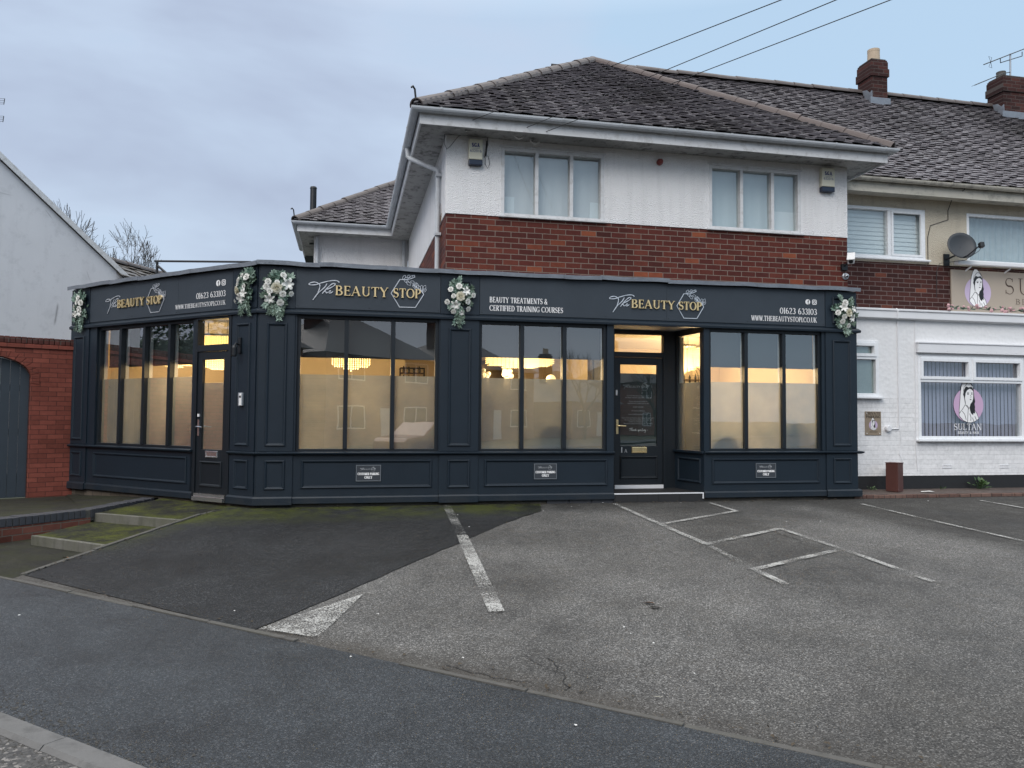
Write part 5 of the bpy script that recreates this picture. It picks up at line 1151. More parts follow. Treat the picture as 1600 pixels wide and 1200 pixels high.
# ------------------------------------------------------------------ the terrace next door
tr = thing('terrace_house', (13, 14, .3), 'brick and pebbledash terrace with tiled roof and white painted ground floor', 'house')
TY, TG = 12.35, 12.0; TX1 = 24.0
f = FY(TY)
WA = (7.9, 10.33, 4.47, 5.40); WB = (11.22, 13.6, 4.47, 5.40)
m = MB(); m.box(f, HX1-.0, TX1, -.2, 0, 3.3, 4.40); m.build('brick_band', M['brick_terrace'], tr)
m = MB()
for a, b in ((WA[1], WB[0]), (WB[1], TX1)): m.box(f, a, b, -.2, .012, 4.40, 5.62)
for w_ in (WA, WB): m.box(f, w_[0], w_[1], -.2, .008, w_[3], 5.62); m.box(f, w_[0], w_[1], -.2, .008, 4.40, w_[2])
m.build('wall', M['cream_cast'], tr)
def upvc_window(fr, x0, x1, z0, z1, split, name_parent, back, inner=None, k=.055, sill=True, top_split=None, glassm='glass_up'):
    m = MB(); m.box(fr, x0, x0+k, -.08, .02, z0, z1); m.box(fr, x1-k, x1, -.08, .02, z0, z1); m.box(fr, x0+k, x1-k, -.08, .019, z1-k, z1); m.box(fr, x0+k, x1-k, -.08, .019, z0, z0+k)
    zt = z1-k if top_split is None else top_split
    if top_split is not None: m.box(fr, x0+k, x1-k, -.08, .024, zt-.03, zt+.03)
    for c in split:
        m.box(fr, c-.035, c+.035, -.08, .021, (z0+k) if top_split is None else zt+.03, z1-k)
    if sill: m.box(fr, x0-.05, x1+.06, .0, .09, z0-.035, z0-.001)
    o = m.build('window', M['upvc'], name_parent, bevel=.006)
    g = MB(); g.box(fr, x0+.02, x1-.02, -.045, -.039, z0+.02, z1-.02); g.build('pane', M[glassm], o)
    if top_split is not None:     # opening vents sit proud of the frame
        e_ = [x0+k]+[x for c in sorted(split) for x in (c-.035, c+.035)]+[x1-k]; r = MB()
        for a, b in zip(e_[::2], e_[1::2]): r.ring(fr, a-.012, b+.012, zt+.02, z1-k+.012, [(0, .02), (.002, .04), (.05, .04), (.056, .0), (.056, -.03)])
        r.build('vent_sash', M['upvc'], o)
    return o
o = upvc_window(f, *WA, [9.58], tr, 'slat')
m = MB()
for a, b in ((WA[0]+.06, 9.54), (9.62, WA[1]-.06)): m.ring(f, a, b, WA[2]+.05, WA[3]-.05, [(0, .015), (.003, .03), (.04, .03), (.045, .0)]) if a > 9 else None
m.build('vent_sash', M['upvc'], o)
m = MB(); n = 11
for i in range(n): z = WA[2]+.03+(WA[3]-WA[2]-.05)*i/n; m.prism(lambda s, o_, z_: V((z_ if 0 else s, TY-o_, z_)), [(WA[0], z), (WA[1], z), (WA[1], z+.082), (WA[0], z+.082)], -.16, -.157) if 0 else m.add([f(WA[0], -.105, z), f(WA[1], -.105, z), f(WA[1], -.118, z+.083), f(WA[0], -.118, z+.083)], [(0, 1, 2, 3)])
bl = m.build('slatted_blind', M['slat'], o)
o = upvc_window(f, *WB, [12.9], tr, 'lace'); m = MB(); P = []; F = []
for i in range(91): x = WB[0]+(WB[1]-WB[0])*i/90; o_ = -.2+.02*sin(i*1.3); P += [f(x, o_, WB[2]), f(x, o_, WB[3])]
for i in range(90): F.append((2*i, 2*i+2, 2*i+3, 2*i+1))
m.add(P, F); m.build('lace_curtain', M['lace'], o)
m = MB(); m.box(f, 7.9, TX1, -.9, -.8, 3.5, 5.6); m.build('inner_wall', M['int_wall'], tr)
# eaves
tev = [(8.02, TG), (TX1, TG)]
m = MB(); m.sweep(tev, [(0, 5.56), (0, 5.74), (-.025, 5.74), (-.025, 5.56)]); m.build('fascia_board', M['fascia_cream'], tr)
m = MB(); m.sweep(tev, [(-.026, 5.60), (-.026, 5.615), (-.4, 5.615), (-.4, 5.60)]); m.build('soffit', M['fascia_cream'], tr)
m = MB(); m.sweep(tev, gutter_profile(.004, 5.79, .062)); m.build('gutter', M['fascia_cream'], tr)
for i in range(12): m = MB(); m.sweep([(8.6+i*.95, TG), (8.63+i*.95, TG)], gutter_profile(0, 5.793, .068)); m.build('gutter_bracket', M['fascia_cream'], tr)
RY, RZT = 15.25, 8.80; TE0, TE1 = V((4.0, TG-.06, 5.80)), V((TX1, TG-.06, 5.80))
m = MB(); m.poly([TE0, TE1, V((TX1, RY, RZT)), V((4.0, RY, RZT))]); m.poly([V((4.0, RY, RZT)), V((TX1, RY, RZT)), V((TX1, 18.6, 5.8)), V((4.0, 18.6, 5.8))]); m.poly([TE1, V((TX1, 18.6, 5.8)), V((TX1, RY, RZT))])
rf = m.build('roof', M['roof_deck'], tr, fixn=False)
t = MB(); rnd = random.Random(21)
def vis(p):      # the corner house roof covers the rest
    zr = 5.82+(E_FR.x-p.x)*(AP.z-E_FR.z)/(E_FR.x-AP.x); return p.x < 19.5 and (p.x > E_FR.x-.1 or p.z > zr-.05) and p.x > 5.2
tile_slope(t, TE0, TE1, V((4.0, RY, RZT)), rnd, inside=vis); t.build('tiles', M['tile'], rf, fixn=False)
m = MB(); ridge_run(m, V((5.4, RY, RZT+.05)), V((TX1, RY, RZT+.05)), .115, .45, rnd); m.build('ridge_tiles', M['ridge'], rf)
# chimneys
def chimney(x0, x1, y0, y1, zt, zband, pots, label):
    t = MB(); t.box(FY(y0), x0, x1, -(y1-y0), 0, RZT-.9, zt); t.box(FY(y0), x0-.03, x1+.03, -(y1-y0)-.03, .03, zband, zband+.17); t.box(FY(y0), x0-.012, x1+.012, -(y1-y0)-.012, .012, zband+.1705, zt-.04)
    c = t.build('chimney', M['brick_chimney'], rf)
    m = MB(); m.prism(FX(x0), [(y0-.04, RZT-.35-.1), (y0+.25, RZT-.1), (y0+.30, RZT+.06), (y0+.15, RZT+.02), (y0+.05, RZT-.08), (y0-.02, RZT-.05)], .001, .012); m.box(FY(y0), x0-.05, x1+.05, .001, .035, RZT-.36, RZT-.20); m.build('lead_flashing', M['lead'], c)
    for px_, r, h, mt in pots:
        m = MB(); m.lathe((px_, (y0+y1)/2-.05, zt), [(r*1.05, 0), (r*1.02, .05), (r*.98, h*.8), (r, h*.82), (r, h), (r*.8, h), (r*.78, h*.9)], 16); m.build('chimney_pot', M[mt], c)
    m = MB(); m.slab([(x0+.02, y0+.02, zt+.03), (x1-.02, y0+.02, zt+.03), (x1-.02, y1-.02, zt+.03), (x0+.02, y1-.02, zt+.03)], .035); m.build('mortar_cap', M['concrete'], c)
    return c
ky = 14.85
A = atY(1362, 148, ky); B = atY(1386, 90, ky); zc = atY(1370, 93, ky).z; zb = atY(1370, 112, ky).z
chimney(A.x, B.x, ky, ky+.47, zc, zb-.1, [((A.x+B.x)/2, .13, .30, 'pot')], 'x')
A2_ = atY(1568, 170, ky); zc2 = atY(1560, 117, ky).z; zb2 = atY(1560, 133, ky).z
chimney(A2_.x, A2_.x+1.3, ky, ky+.45, zc2, zb2-.12, [(A2_.x+.12, .10, .16, 'concrete'), (A2_.x+.9, .10, .16, 'concrete')], 'x')
# aerial on the second chimney
P = atY(1578.5, 116, ky+.1); t = thing('tv_aerial', P, 'television aerial on a pole strapped to the right hand chimney', 'aerial'); top = atY(1578.5, 84, ky+.1)
m = MB(); m.tube([P-V((0, 0, .25)), top], .02, 8); m.build('mast', M['steel'], t)
m = MB(); a = atY(1537, 101, ky-.2); b = atY(1640, 61, ky+.5); m.tube([a, b], .011, 6); c = atY(1563, 92, ky); d = atY(1597, 81, ky+.2); m.tube([c, c-V((0, 0, .09)), d-V((0, 0, .10)), d], .010, 6)
rr = random.Random(2); bd = (b-a).normalized(); sd_ = bd.cross(V((0, 0, 1))).normalized()
for i in range(14): p = a+(b-a)*(.06+i*.066); m.tube([p-sd_*.09, p+sd_*.09], .004, 4)
for sg in (-1, 1): p = a+(b-a)*.1; m.tube([p, p+V((-.05, 0, .12*sg)), p+V((.06, .03, .12*sg)), p], .005, 4)
m.build('yagi', M['dark_metal'], t)
m = MB(); a = atY(1523, 133, ky-.35); b = atY(1567, 115, ky-.04); m.tube([a, b, P+V((0, 0, .05))], .010, 6)
for i in range(6): p = a+(b-a)*(i*.16); m.tube([p-sd_*.07, p+sd_*.07], .004, 4)
m.build('lower_yagi', M['dark_metal'], t)

# ---- white ground floor
GYW = 11.70; ZC0, ZC1 = 3.26, 3.44; f = FY(GYW)
WC = (7.95, 8.835, 1.94, 2.895); WD = (atY(1434, 625, 11.7).x, atY(1599, 625, 11.7).x, 1.22, 2.66)
m = MB()
def wgrid(m, fr, x0, x1, z0, z1, holes, o0, o1):
    xs = sorted({x0, x1, *[h[0] for h in holes], *[h[1] for h in holes]}); xs = [x for x in xs if x0 <= x <= x1]
    for a, b in zip(xs[:-1], xs[1:]):
        hz = sorted([(h[2], h[3]) for h in holes if h[0] <= a+1e-6 and h[1] >= b-1e-6]); z = z0
        for p, q in hz:
            if p > z: m.box(fr, a, b, o0, o1, z, min(p, z1))
            z = max(z, q)
        if z < z1: m.box(fr, a, b, o0, o1, z, z1)
gf_ = [WC, WD]
wgrid(m, f, 7.93, TX1, 1.93, ZC0, gf_, -.22, .0); m.build('wall', M['white_wall'], tr)
m = MB(); wgrid(m, f, 7.93, TX1, .60, 1.93, gf_, -.22, .0); m.build('wall', M['white_brick'], tr)
m = MB(); m.box(f, 7.93, TX1, -.2, -.012, .2, .60); m.build('skirting', M['skirt'], tr)
m = MB(); m.sweep([(7.93, GYW), (TX1, GYW)], [(.001, ZC0), (.09, ZC0+.02), (.09, ZC1-.04), (.11, ZC1-.035), (.11, ZC1), (-.75, ZC1+.02), (-.75, ZC0)]); m.build('parapet', M['white_trim'], tr, bevel=.006)
o = upvc_window(f, *WC, [], tr, None, top_split=2.60); m = MB(); m.box(f, WC[0]+.04, WC[1]-.04, -.056, -.05, WC[2]+.04, WC[3]-.04); m.build('obscure_glass', M['obscure'], o)
o = upvc_window(f, *WD, [atY(1516.5, 575, GYW).x], tr, None, top_split=2.235); m = MB(); rb = random.Random(5)
for i in range(int((WD[1]-WD[0]-.04)/.078)+1):
    x = WD[0]+.04+i*.078; a = rb.uniform(.10, .18); m.add([f(x, -.16, WD[2]+.03), f(x+.0715*cos(a), -.16-.0715*sin(a), WD[2]+.03), f(x+.0715*cos(a), -.16-.0715*sin(a), WD[3]-.03), f(x, -.16, WD[3]-.03)], [(0, 1, 2, 3)])
m.build('vertical_blind', M['vblind'], o)
m = MB(); m.box(f, 7.95, 22, -1.3, -1.2, .4, 3.25); m.build('inner_wall', M['wood'], tr)
m = MB(); m.box(f, WD[0]-.03, WD[1]+.3, .001, .07, WD[3]+.05, WD[3]+.21); m.box(f, WD[0]-.04, WD[1]+.3, .001, .085, WD[3]+.21, WD[3]+.235); lt = m.build('lintel_box', M['white_trim'], tr, bevel=.004)
m = MB()
for i in range(12): m.ball(f(WD[0]+.55+i*.2, .071, WD[3]+.085), .008, 6, 4)
m.build('bolt', M['white_trim'], lt)
# emblem of the neighbouring salon
def emblem(fr, cx_, cz_, k, parent, disc, ox=498, oy=575):
    q = lambda x, y: (cx_+(x-ox)*k, cz_-(y-oy)*k)
    m = MB(); m.prism(fr, [(cx_+252*k*cos(2*pi*i/40), cz_+252*k*sin(2*pi*i/40)) for i in range(40)], .001, .003); m.build('emblem_disc', M[disc], parent)
    body = [(335, 735), (338, 640), (350, 520), (362, 400), (378, 310), (405, 235), (440, 195), (485, 200), (520, 232), (560, 280), (582, 340), (590, 420), (585, 520), (600, 650), (640, 705), (665, 775), (600, 815), (540, 832), (480, 832), (400, 800)]
    m = MB(); m.prism(fr, [q(*p) for p in body], .0035, .005); m.build('veiled_figure', M['vinyl'], parent)
    m = MB(); lw = 7*k
    for i, ln in enumerate([body+[body[0]], [(440, 570), (395, 635), (338, 700)], [(440, 570), (490, 622), (484, 700), (474, 825)], [(388, 665), (428, 712), (452, 790)], [(462, 575), (505, 620), (490, 640)], [(515, 700), (535, 760), (528, 805)], [(430, 300), (415, 360), (425, 420)], [(450, 300), (470, 262), (505, 250), (545, 268), (560, 300)], [(560, 760), (580, 815)], [(600, 740), (630, 800)]]):
        stroke(m, fr, [(*q(*p), lw) for p in ln], .0052, .0006+.0001*i)
    for hp in ([(420, 455), (405, 425), (428, 345), (455, 305), (500, 320), (550, 308), (580, 345), (588, 385), (555, 350), (520, 337), (475, 362), (450, 400), (442, 445), (436, 475), (447, 555), (438, 562), (424, 475)], [(580, 372), (592, 430), (600, 480), (609, 520), (598, 560), (606, 605), (600, 650), (605, 700), (580, 690), (568, 722), (535, 695), (520, 650), (512, 618), (530, 560), (560, 530), (577, 480), (580, 430)]):
        m.prism(fr, [q(*p) for p in hp], .0055, .0068)
    for ex, ey, a, b in ((490, 415, 18, 9), (554, 415, 14, 8), (532, 495, 15, 7)): m.prism(fr, [q(ex+a*cos(2*pi*i/10), ey+b*sin(2*pi*i/10)) for i in range(10)], .0055, .0066)
    for pl in ([(470, 398), (490, 392), (510, 398)], [(538, 398), (556, 392), (570, 398)], [(530, 430), (545, 462), (528, 466)]): stroke(m, fr, [(*q(*p), 5*k) for p in pl], .0055, .0009)
    m.build('emblem_drawing', M['black'], parent)
fg = lambda s, o, z: f(s, o+.004, z)
t = thing('window_decal', f(10.45, 0, 1.35), 'pink disc emblem with veiled woman and salon name on the lilac blind window', 'sign'); c = atY(1515.6, 632.7, GYW-.0); k = abs(atY(1538.7, 632.7, GYW).x-c.x)/252
fgl = lambda s, o, z: f(s, o-.035, z)
emblem(fgl, c.x, c.z, k, t, 'pink')
a = atY(1493, 671.8, GYW); b = atY(1536, 671.8, GYW); zt_ = atY(1493, 661.8, GYW).z
m = MB(); word(m, fgl, 'SULTAN', a.x, b.x, a.z, zt_-a.z, .002, .001, .115, .055, .08); m.build('lettering', M['vinyl'], t); m = MB(); a2 = atY(1499, 678, GYW); b2 = atY(1532, 678, GYW); word(m, fgl, 'BEAUTY & HAIR', a2.x, b2.x, a2.z, atY(1499, 674, GYW).z-a2.z, .002, .001, .14, .08, .12)
m.build('lettering', M['vinyl'], t)
# board over the parapet
t = thing('salon_sign', (12.6, TY, 3.46), 'taupe salon sign with veiled woman emblem over the white parapet', 'sign'); fs = FY(TY-.005); A = atY(1487, 486, TY-.03); zt_ = atY(1487, 421, TY-.03).z
m = MB(); m.box(fs, A.x, A.x+4.2, .0, .03, 3.475, zt_); m.build('board', M['taupe'], t, bevel=.003)
fsb = lambda s, o, z: fs(s, o+.03, z); c = atY(1528.2, 456.5, TY-.04); emblem(fsb, c.x, c.z-.0, abs(atY(1548.5, 453, TY-.04).x-c.x)/252, t, 'lilac')
a = atY(1570, 459.5, TY-.04); zt2 = atY(1570, 434, TY-.04).z; m = MB(); word(m, fsb, 'SULTAN', a.x, a.x+2.0, a.z, zt2-a.z, .002, .002, .075, .03, .22); m.build('lettering', M['wood'], t); m = MB(); a2 = atY(1587, 475.5, TY-.04); word(m, fsb, 'BEAUTY & HAIR', a2.x, a2.x+1.7, a2.z, .098, .002, .002, .07, .035, .2); m.build('lettering', M['wood'], t)
t = thing('sign_light', (12.6, TY-.05, zt_+.1), 'long white trough light above the taupe salon sign', 'light'); za = atY(1495, 410, TY-.2).z; xa = atY(1494, 410, TY-.2).x
m = MB(); m.box(FY(TY-.2), xa, xa+4.1, -.05, .05, za-.035, za+.035); m.build('trough', M['white_trim'], t, bevel=.01); m = MB()
for i in range(5): m.tube([V((xa+.35+i*.85, TY-.0, za-.12)), V((xa+.35+i*.85, TY-.17, za-.05))], .016, 6)
m.build('bracket', M['white_trim'], t)
# garland lying on the parapet
rg = random.Random(31); t = thing('blossom_garland', (12.4, GYW+.05, ZC1+.02), 'pink blossom garland lying along the white parapet under the salon sign', 'garland'); m = MB(); g = MB(); pts = []
x = atY(1478, 487, GYW-.02).x
while x < 14.6:
    y = GYW-.04+rg.uniform(-.05, .06); z = ZC1+.045+rg.uniform(0, .03); pts.append(V((x, y, z)))
    for _ in range(rg.choice((1, 1, 2, 3))): m.ball((x+rg.uniform(-.05, .05), y+rg.uniform(-.04, .03), z+rg.uniform(-.02, .05)), rg.uniform(.018, .036), 6, 5, .25, rg)
    for _ in range(3): leaf3(g, V((x, y, z)), V((rg.uniform(-1, 1), rg.uniform(-1, .3), rg.uniform(-.3, 1))), V((0, -1, .3)), rg.uniform(.05, .09), .016)
    x += rg.uniform(.06, .13)
g.tube(pts, .006, 5); g.build('stems', M['leaf_dark'], t, fixn=False); m.build('blossoms', M['petal_pink'], t)
# private parking sign
A = atY(1352, 680, GYW-.01); B = atY(1376.5, 643, GYW-.01); wd = B.x-A.x; t = thing('parking_sign', f((A.x+B.x)/2, 0, A.z), 'small brown private parking sign on the white brick', 'sign'); m = MB(); m.box(f, A.x, B.x, .001, .012, A.z, B.z); m.build('plate', M['taupe_dark'], t, bevel=.002)
fp = lambda s, o, z: f(s, o+.012, z); h = B.z-A.z; cxs = (A.x+B.x)/2; m = MB(); word(m, fp, 'PRIVATE', A.x+.02, B.x-.02, A.z+h*.865, h*.105, .002, .001, .16, .09, .13); word(m, fp, 'PARKING', A.x+.015, B.x-.015, A.z+h*.725, h*.11, .002, .001, .16, .09, .13); word(m, fp, 'SULTAN', cxs-wd*.24, cxs+wd*.26, A.z+h*.115, h*.055, .002, .001, .10, .06, .14); m.build('lettering', M['black'], t); emblem(fp, cxs, A.z+h*.42, wd*.27/252, t, 'lilac'); m = MB()
for sx_, sz_ in ((.03, .03), (.03, h-.03), (wd-.03, .03)): m.ball(fp(A.x+sx_, .001, A.z+sz_), .009, 8, 5)
m.build('screw', M['white_plastic'], t)
# conduit, cap, air bricks, boxed pier, weeds
P = atY(1386, 669.5, GYW); t = thing('wall_conduit', f(P.x, 0, P.z), 'white painted conduit running down the wall to a round junction cap', 'conduit'); m = MB(); m.lathe(f(P.x, .0005, P.z), [(.055, 0), (.055, .05), (.04, .06)], 16, ax=(0, -1, 0)); m.build('junction_cap', M['white_trim'], t)
q = lambda x, y, o=.015: V((atY(x, y, GYW-o).x, GYW-o, atY(x, y, GYW-o).z)); m = MB(); m.tube([q(1391, 670), q(1404, 670), q(1405, 658), q(1404, 600), q(1403, 540), q(1402.5, 502)], .012, 6); m.tube([q(1403, 498, .115), q(1403, 485, .115), V((q(1404, 482, .1).x, GYW-.05, ZC1+.01))], .012, 6); m.build('pipe', M['white_trim'], t)
m = MB(); m.tube([q(1430, 500, .01), q(1430, 560, .01), q(1431, 640, .01), q(1431, 700, .01), q(1434, 735, .01)], .007, 5); m.tube([q(1405, 658, .01), q(1408, 690, .01), q(1405, 708, .01), q(1411, 724, .02)], .005, 5); tag(m.build('wall_cable', M['white_trim']), 'thin white cable hanging down the painted wall left of the salon window', 'cable')
for x0, x1, lab in ((1472, 1487, 'nearer the brown pier'), (1562, 1576, 'farther from the brown pier')):
    A = atY(x0, 731.5, GYW); B = atY(x1, 726, GYW); m = MB(); m.ring(f, A.x, B.x, A.z, B.z, [(0, .0), (.002, .008), (.012, .008), (.014, .001)])
    for i in range(7): s = A.x+.02+(B.x-A.x-.04)*i/6; m.box(f, s-.005, s+.005, .0005, .007, A.z+.012, B.z-.012)
    tag(m.build('air_brick', M['white_trim']), 'white painted air brick under the salon window, '+lab, 'air brick', 'air bricks in the white wall')
Zp = .37
P0 = atY(1407, 766, 11.28)
t = thing('boxed_pier', (P0.x, 11.35, Zp), 'knee high brown boxed pier standing against the white wall', 'pier'); wd = .19; m = MB(); m.box(lambda s, o, z: V((P0.x+s*cos(.5)-o*sin(.5), 11.42+s*sin(.5)+o*cos(.5), z)), -.10, .10, -.10, .10, Zp, atY(1407, 724, 11.35).z); m.build('cladding', M['pier'], t, bevel=.004); m = MB(); zt3 = atY(1407, 724, 11.35).z; m.box(lambda s, o, z: V((P0.x+s*cos(.5)-o*sin(.5), 11.42+s*sin(.5)+o*cos(.5), z)), -.106, .106, -.106, .106, zt3+.0005, zt3+.012); m.build('cap', M['pier'], t)
rg = random.Random(3)
for (px, py, nn, s_) , lab in (((1530, 762, 34, .15), 'leafy green weed growing at the foot of the white wall'), ((1470, 765, 10, .06), 'tiny weed at the foot of the wall right of the brown pier'), ((1362, 767, 9, .06), 'tiny weed at the foot of the wall left of the brown pier')):
    p = V((atY(px, py, GYW-.08).x, GYW-.08, Zp+.002)); m = MB()
    for i in range(nn): d = V((rg.uniform(-1, 1), rg.uniform(-.9, .35), rg.uniform(.2, 1.3))); b = p+V((d.x*.02, d.y*.02, .0)); e_ = b+d.normalized()*rg.uniform(.3, 1)*s_; m.tube([b, e_], .002, 4); leaf3(m, e_, d, V((0, -.5, 1)), s_*.5, s_*.16)
    tag(m.build('weed', M['weed'], origin=p, fixn=False), lab, 'weed')
# satellite dish
P = atY(1503.5, 383, TY-.35); t = thing('satellite_dish', (P.x, TY, P.z-.3), 'charcoal satellite dish on the pebbledash wall beside the white blind window', 'dish')
ax = V((-.22, -.94, .25)).normalized(); a_ = ax.cross(V((0, 0, 1))).normalized(); b_ = a_.cross(ax); rx, ry = .255, .225
for_ = []; F = []; m = MB()
n = 28; rings = 5; Pn = [P-ax*.06]
for j in range(1, rings+1):
    k = j/rings
    for i in range(n): th = 2*pi*i/n; Pn.append(P+a_*rx*k*cos(th)+b_*ry*1.12*k*sin(th)-ax*.06*(1-k*k))
for i in range(n): F.append((0, 1+i, 1+(i+1) % n))
for j in range(rings-1):
    for i in range(n): F.append((1+j*n+i, 1+(j+1)*n+i, 1+(j+1)*n+(i+1) % n, 1+j*n+(i+1) % n))
m.add(Pn, F); o = m.build('reflector', M['dish'], t, smooth=True); sm_ = o.modifiers.new('solid', 'SOLIDIFY'); sm_.thickness = .012
m = MB(); tip = P+ax*.28-b_*.13-a_*.16; m.tube([P-b_*.235, P-b_*.26+ax*.1, tip], .012, 8); m.build('feed_arm', M['dark_metal'], t)
m = MB(); m.lathe(tip-ax*.02+b_*.02, [(.022, 0), (.03, .02), (.03, .03)], 10, ax=-ax); m.box(lambda s, o_, z: tip+a_*s+ax*o_+b_*z, -.035, .035, -.03, .05, -.06, .03); m.build('receiver', M['dark_metal'], t, bevel=.005); m = MB(); m.lathe(tip-ax*.052+b_*.02, [(.022, 0), (.018, .012)], 10, ax=-ax); m.build('receiver_cap', M['white_plastic'], t)
m = MB(); back = P-ax*.07; m.tube([back, back-V((0, -.04, .12)), V((P.x-.05, TY-.03, P.z-.2))], .018, 8); m.box(FY(TY-.013), P.x-.11, P.x+.01, .0, .02, P.z-.32, P.z-.10); m.build('wall_bracket', M['dark_metal'], t); m = MB(); m.tube([tip-V((0, 0, .06)), tip-V((.05, 0, .12)), P-b_*.30, V((P.x-.2, TY-.03, P.z-.28)), V((P.x-.26, TY-.02, P.z-.42)), V((P.x-.26, TY-.012, P.z-.9))], .005, 5); m.build('lead', M['cable'], t)
# ------------------------------------------------------------------ ground
EA, EB = V((-2.985, 8.295, 0)), V((-1.40, 11.70, 0))            # edging beside the steps
def segd(p, a, b):
    d = b-a; t = max(0, min(1, (p-a).dot(d)/d.dot(d))); return (p-a-d*t).length
_fa, _fb, _fc = V((-4.43, 14.03, 0)), C0.copy(), V((80, 11.0, 0))
V0, VK = 3.90, 2.175
def zg(x, y):
    p = V((x, y, 0)); v = NL.dot(p); dE = max(v-V0, 0); dF = min(segd(p, _fa, _fb), segd(p, _fb, _fc)); z = .30*dE/(dE+dF+1e-6)
    return z+.012*noise.noise(V((x*.35, y*.35, 0)))*min(1, dE, dF)
def sheet(name, mat, polys, z=None, th=.0):
    m = MB()
    for p in polys: m.poly([V((a[0], a[1], (a[2] if len(a) > 2 else z))) for a in p])
    o = m.build(name, mat, origin=(0, 0, 0), fixn=False); return struct(o)
R = 320
m = MB(); m.quad(V((-R, -R, -.14)), V((R, -R, -.14)), V((R, R, -.14)), V((-R, R, -.14))); struct(m.build('ground', M['ground'], origin=(0, 0, 0), fixn=False))
def band(name, mat, v0, v1, z0, z1, u0=-70, u1=70, n=70):
    m = MB()
    for i in range(n): a, b = u0+(u1-u0)*i/n, u0+(u1-u0)*(i+1)/n; m.quad(UV(a, v0, z0), UV(b, v0, z0), UV(b, v1, z1), UV(a, v1, z1))
    return struct(m.build(name, mat, origin=(0, 0, 0), fixn=False))
band('road', M['road'], -4.6, 2.08, -.105, -.022)
band('pavement', M['pavement'], VK+.005, V0+.0, -.006, .0)
band('pavement', M['pavement'], -6.6, -4.72, .0, -.006)
def kerb_run(va, vb, z, u0, u1, name='kerb'):
    m = MB(); r = random.Random(9); u = u0
    while u < u1:
        l = .915; dz = r.uniform(-.004, .004); dv = r.uniform(-.004, .004)
        P = [(va+dv, -.13), (va+.0+dv, z-.02+dz), (va+.02+dv, z+dz), (vb+dv, z+dz), (vb+dv, -.13)]
        A = [UV(u+.003, p, q) for p, q in P]; B = [UV(u+l-.003, p, q) for p, q in P]; m.add(A+B, [(0, 1, 2, 3, 4), (9, 8, 7, 6, 5)]+[(i, (i+1) % 5, 5+(i+1) % 5, 5+i) for i in range(5)]); u += l
    return struct(m.build(name, M['kerb'], origin=(0, 0, 0)))
kerb_run(VK-.125, VK, .004, -20, 24)
kerb_run(-4.72, -4.60, .004, -24, 30)
# grit washed along the kerb
m = MB(); r = random.Random(6)
for i in range(4200):
    u = r.uniform(.2, 7); v = VK+abs(r.gauss(0, .10)) if r.random() < .5 else VK-.13-abs(r.gauss(0, .12)); z = -.004 if v > VK-.01 else -.022-(2.08-v)*.0124; s = r.uniform(.002, .007)*(1.6 if r.random() < .1 else 1); p = UV(u, v, z)
    m.add([p+V((s*r.uniform(.6, 1.3), 0, 0)), p+V((-s*.6, s*r.uniform(.5, 1.2), 0)), p+V((-s*.5, -s, 0)), p+V((0, 0, s*r.uniform(.6, 1.2)))], [(0, 1, 3), (1, 2, 3), (2, 0, 3)])
tag(m.build('grit', simple('kerb_grit', (.075, .07, .062), .8, 0, .5, 30), fixn=False), 'loose grit and leaf mould washed along the road kerb', 'grit', kind='stuff')
# car park: warps from the pavement edge up to the foot of the shop
m = MB(); P = []; F = []
us = [-32+.5*i for i in range(50)]+[-7+.2*i for i in range(81)]; nv = 64
def vend(u): return 7.26 if u > 8.40 else (11.06-.682*u)/.731
for u in us:
    ve = vend(u)
    for j in range(nv+1): p = UV(u, V0+.0+(ve-V0)*j/nv); P.append(V((p.x, p.y, zg(p.x, p.y))))
for i in range(len(us)-1):
    for j in range(nv): F.append((i*(nv+1)+j, (i+1)*(nv+1)+j, (i+1)*(nv+1)+j+1, i*(nv+1)+j+1))
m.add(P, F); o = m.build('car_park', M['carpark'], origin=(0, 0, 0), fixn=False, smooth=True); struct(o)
bm = bmesh.new(); bm.from_mesh(o.data); ed = (EB-EA).normalized(); en = V((ed.y, -ed.x, 0))
bmesh.ops.bisect_plane(bm, geom=bm.verts[:]+bm.edges[:]+bm.faces[:], plane_co=EA, plane_no=en, clear_inner=True); bm.to_mesh(o.data); bm.free()
# newer dark patch of tarmac, left
def on_ground(px, py, dz=0.0):
    z = .1
    for _ in range(30): p = atZ(px, py, z); z = .5*z+.5*(zg(p.x, p.y)+dz)
    return atZ(px, py, z)
bot = [EA+en*.03, UV(4.51, V0+.01)]
cur = [UV(4.51, V0+.01)]+[on_ground(*q) for q in ((490, 947), (565, 915), (640, 882), (715, 850), (755, 832), (790, 818), (816, 808), (846, 799))]
cur.append(V((2.75, 10.98, 0)))
def lerp_curve(c, t):
    L_ = [0]
    for a, b in zip(c[:-1], c[1:]): L_.append(L_[-1]+(V((b.x, b.y, 0))-V((a.x, a.y, 0))).length)
    d = t*L_[-1]
    for i in range(len(c)-1):
        if d <= L_[i+1]+1e-9: k = (d-L_[i])/(L_[i+1]-L_[i]); return c[i].lerp(c[i+1], k)
    return c[-1]
lef = [EA+en*.02, EB+en*.02]
m = MB(); P = []; F = []; nu, nv = 70, 60
for j in range(nv+1):
    a = lerp_curve(lef, j/nv); b = lerp_curve(cur, j/nv)
    for i in range(nu+1):
        p = a.lerp(b, i/nu); jit = .012*noise.noise(V((p.x*3, p.y*3, 5))) if i == nu else 0; P.append(V((p.x+jit, p.y-jit, zg(p.x, p.y)+.007)))
for j in range(nv):
    for i in range(nu): F.append((j*(nu+1)+i, j*(nu+1)+i+1, (j+1)*(nu+1)+i+1, (j+1)*(nu+1)+i))
m.add(P, F); struct(m.build('driveway', M['driveway'], origin=(0, 0, 0), fixn=False, smooth=True))
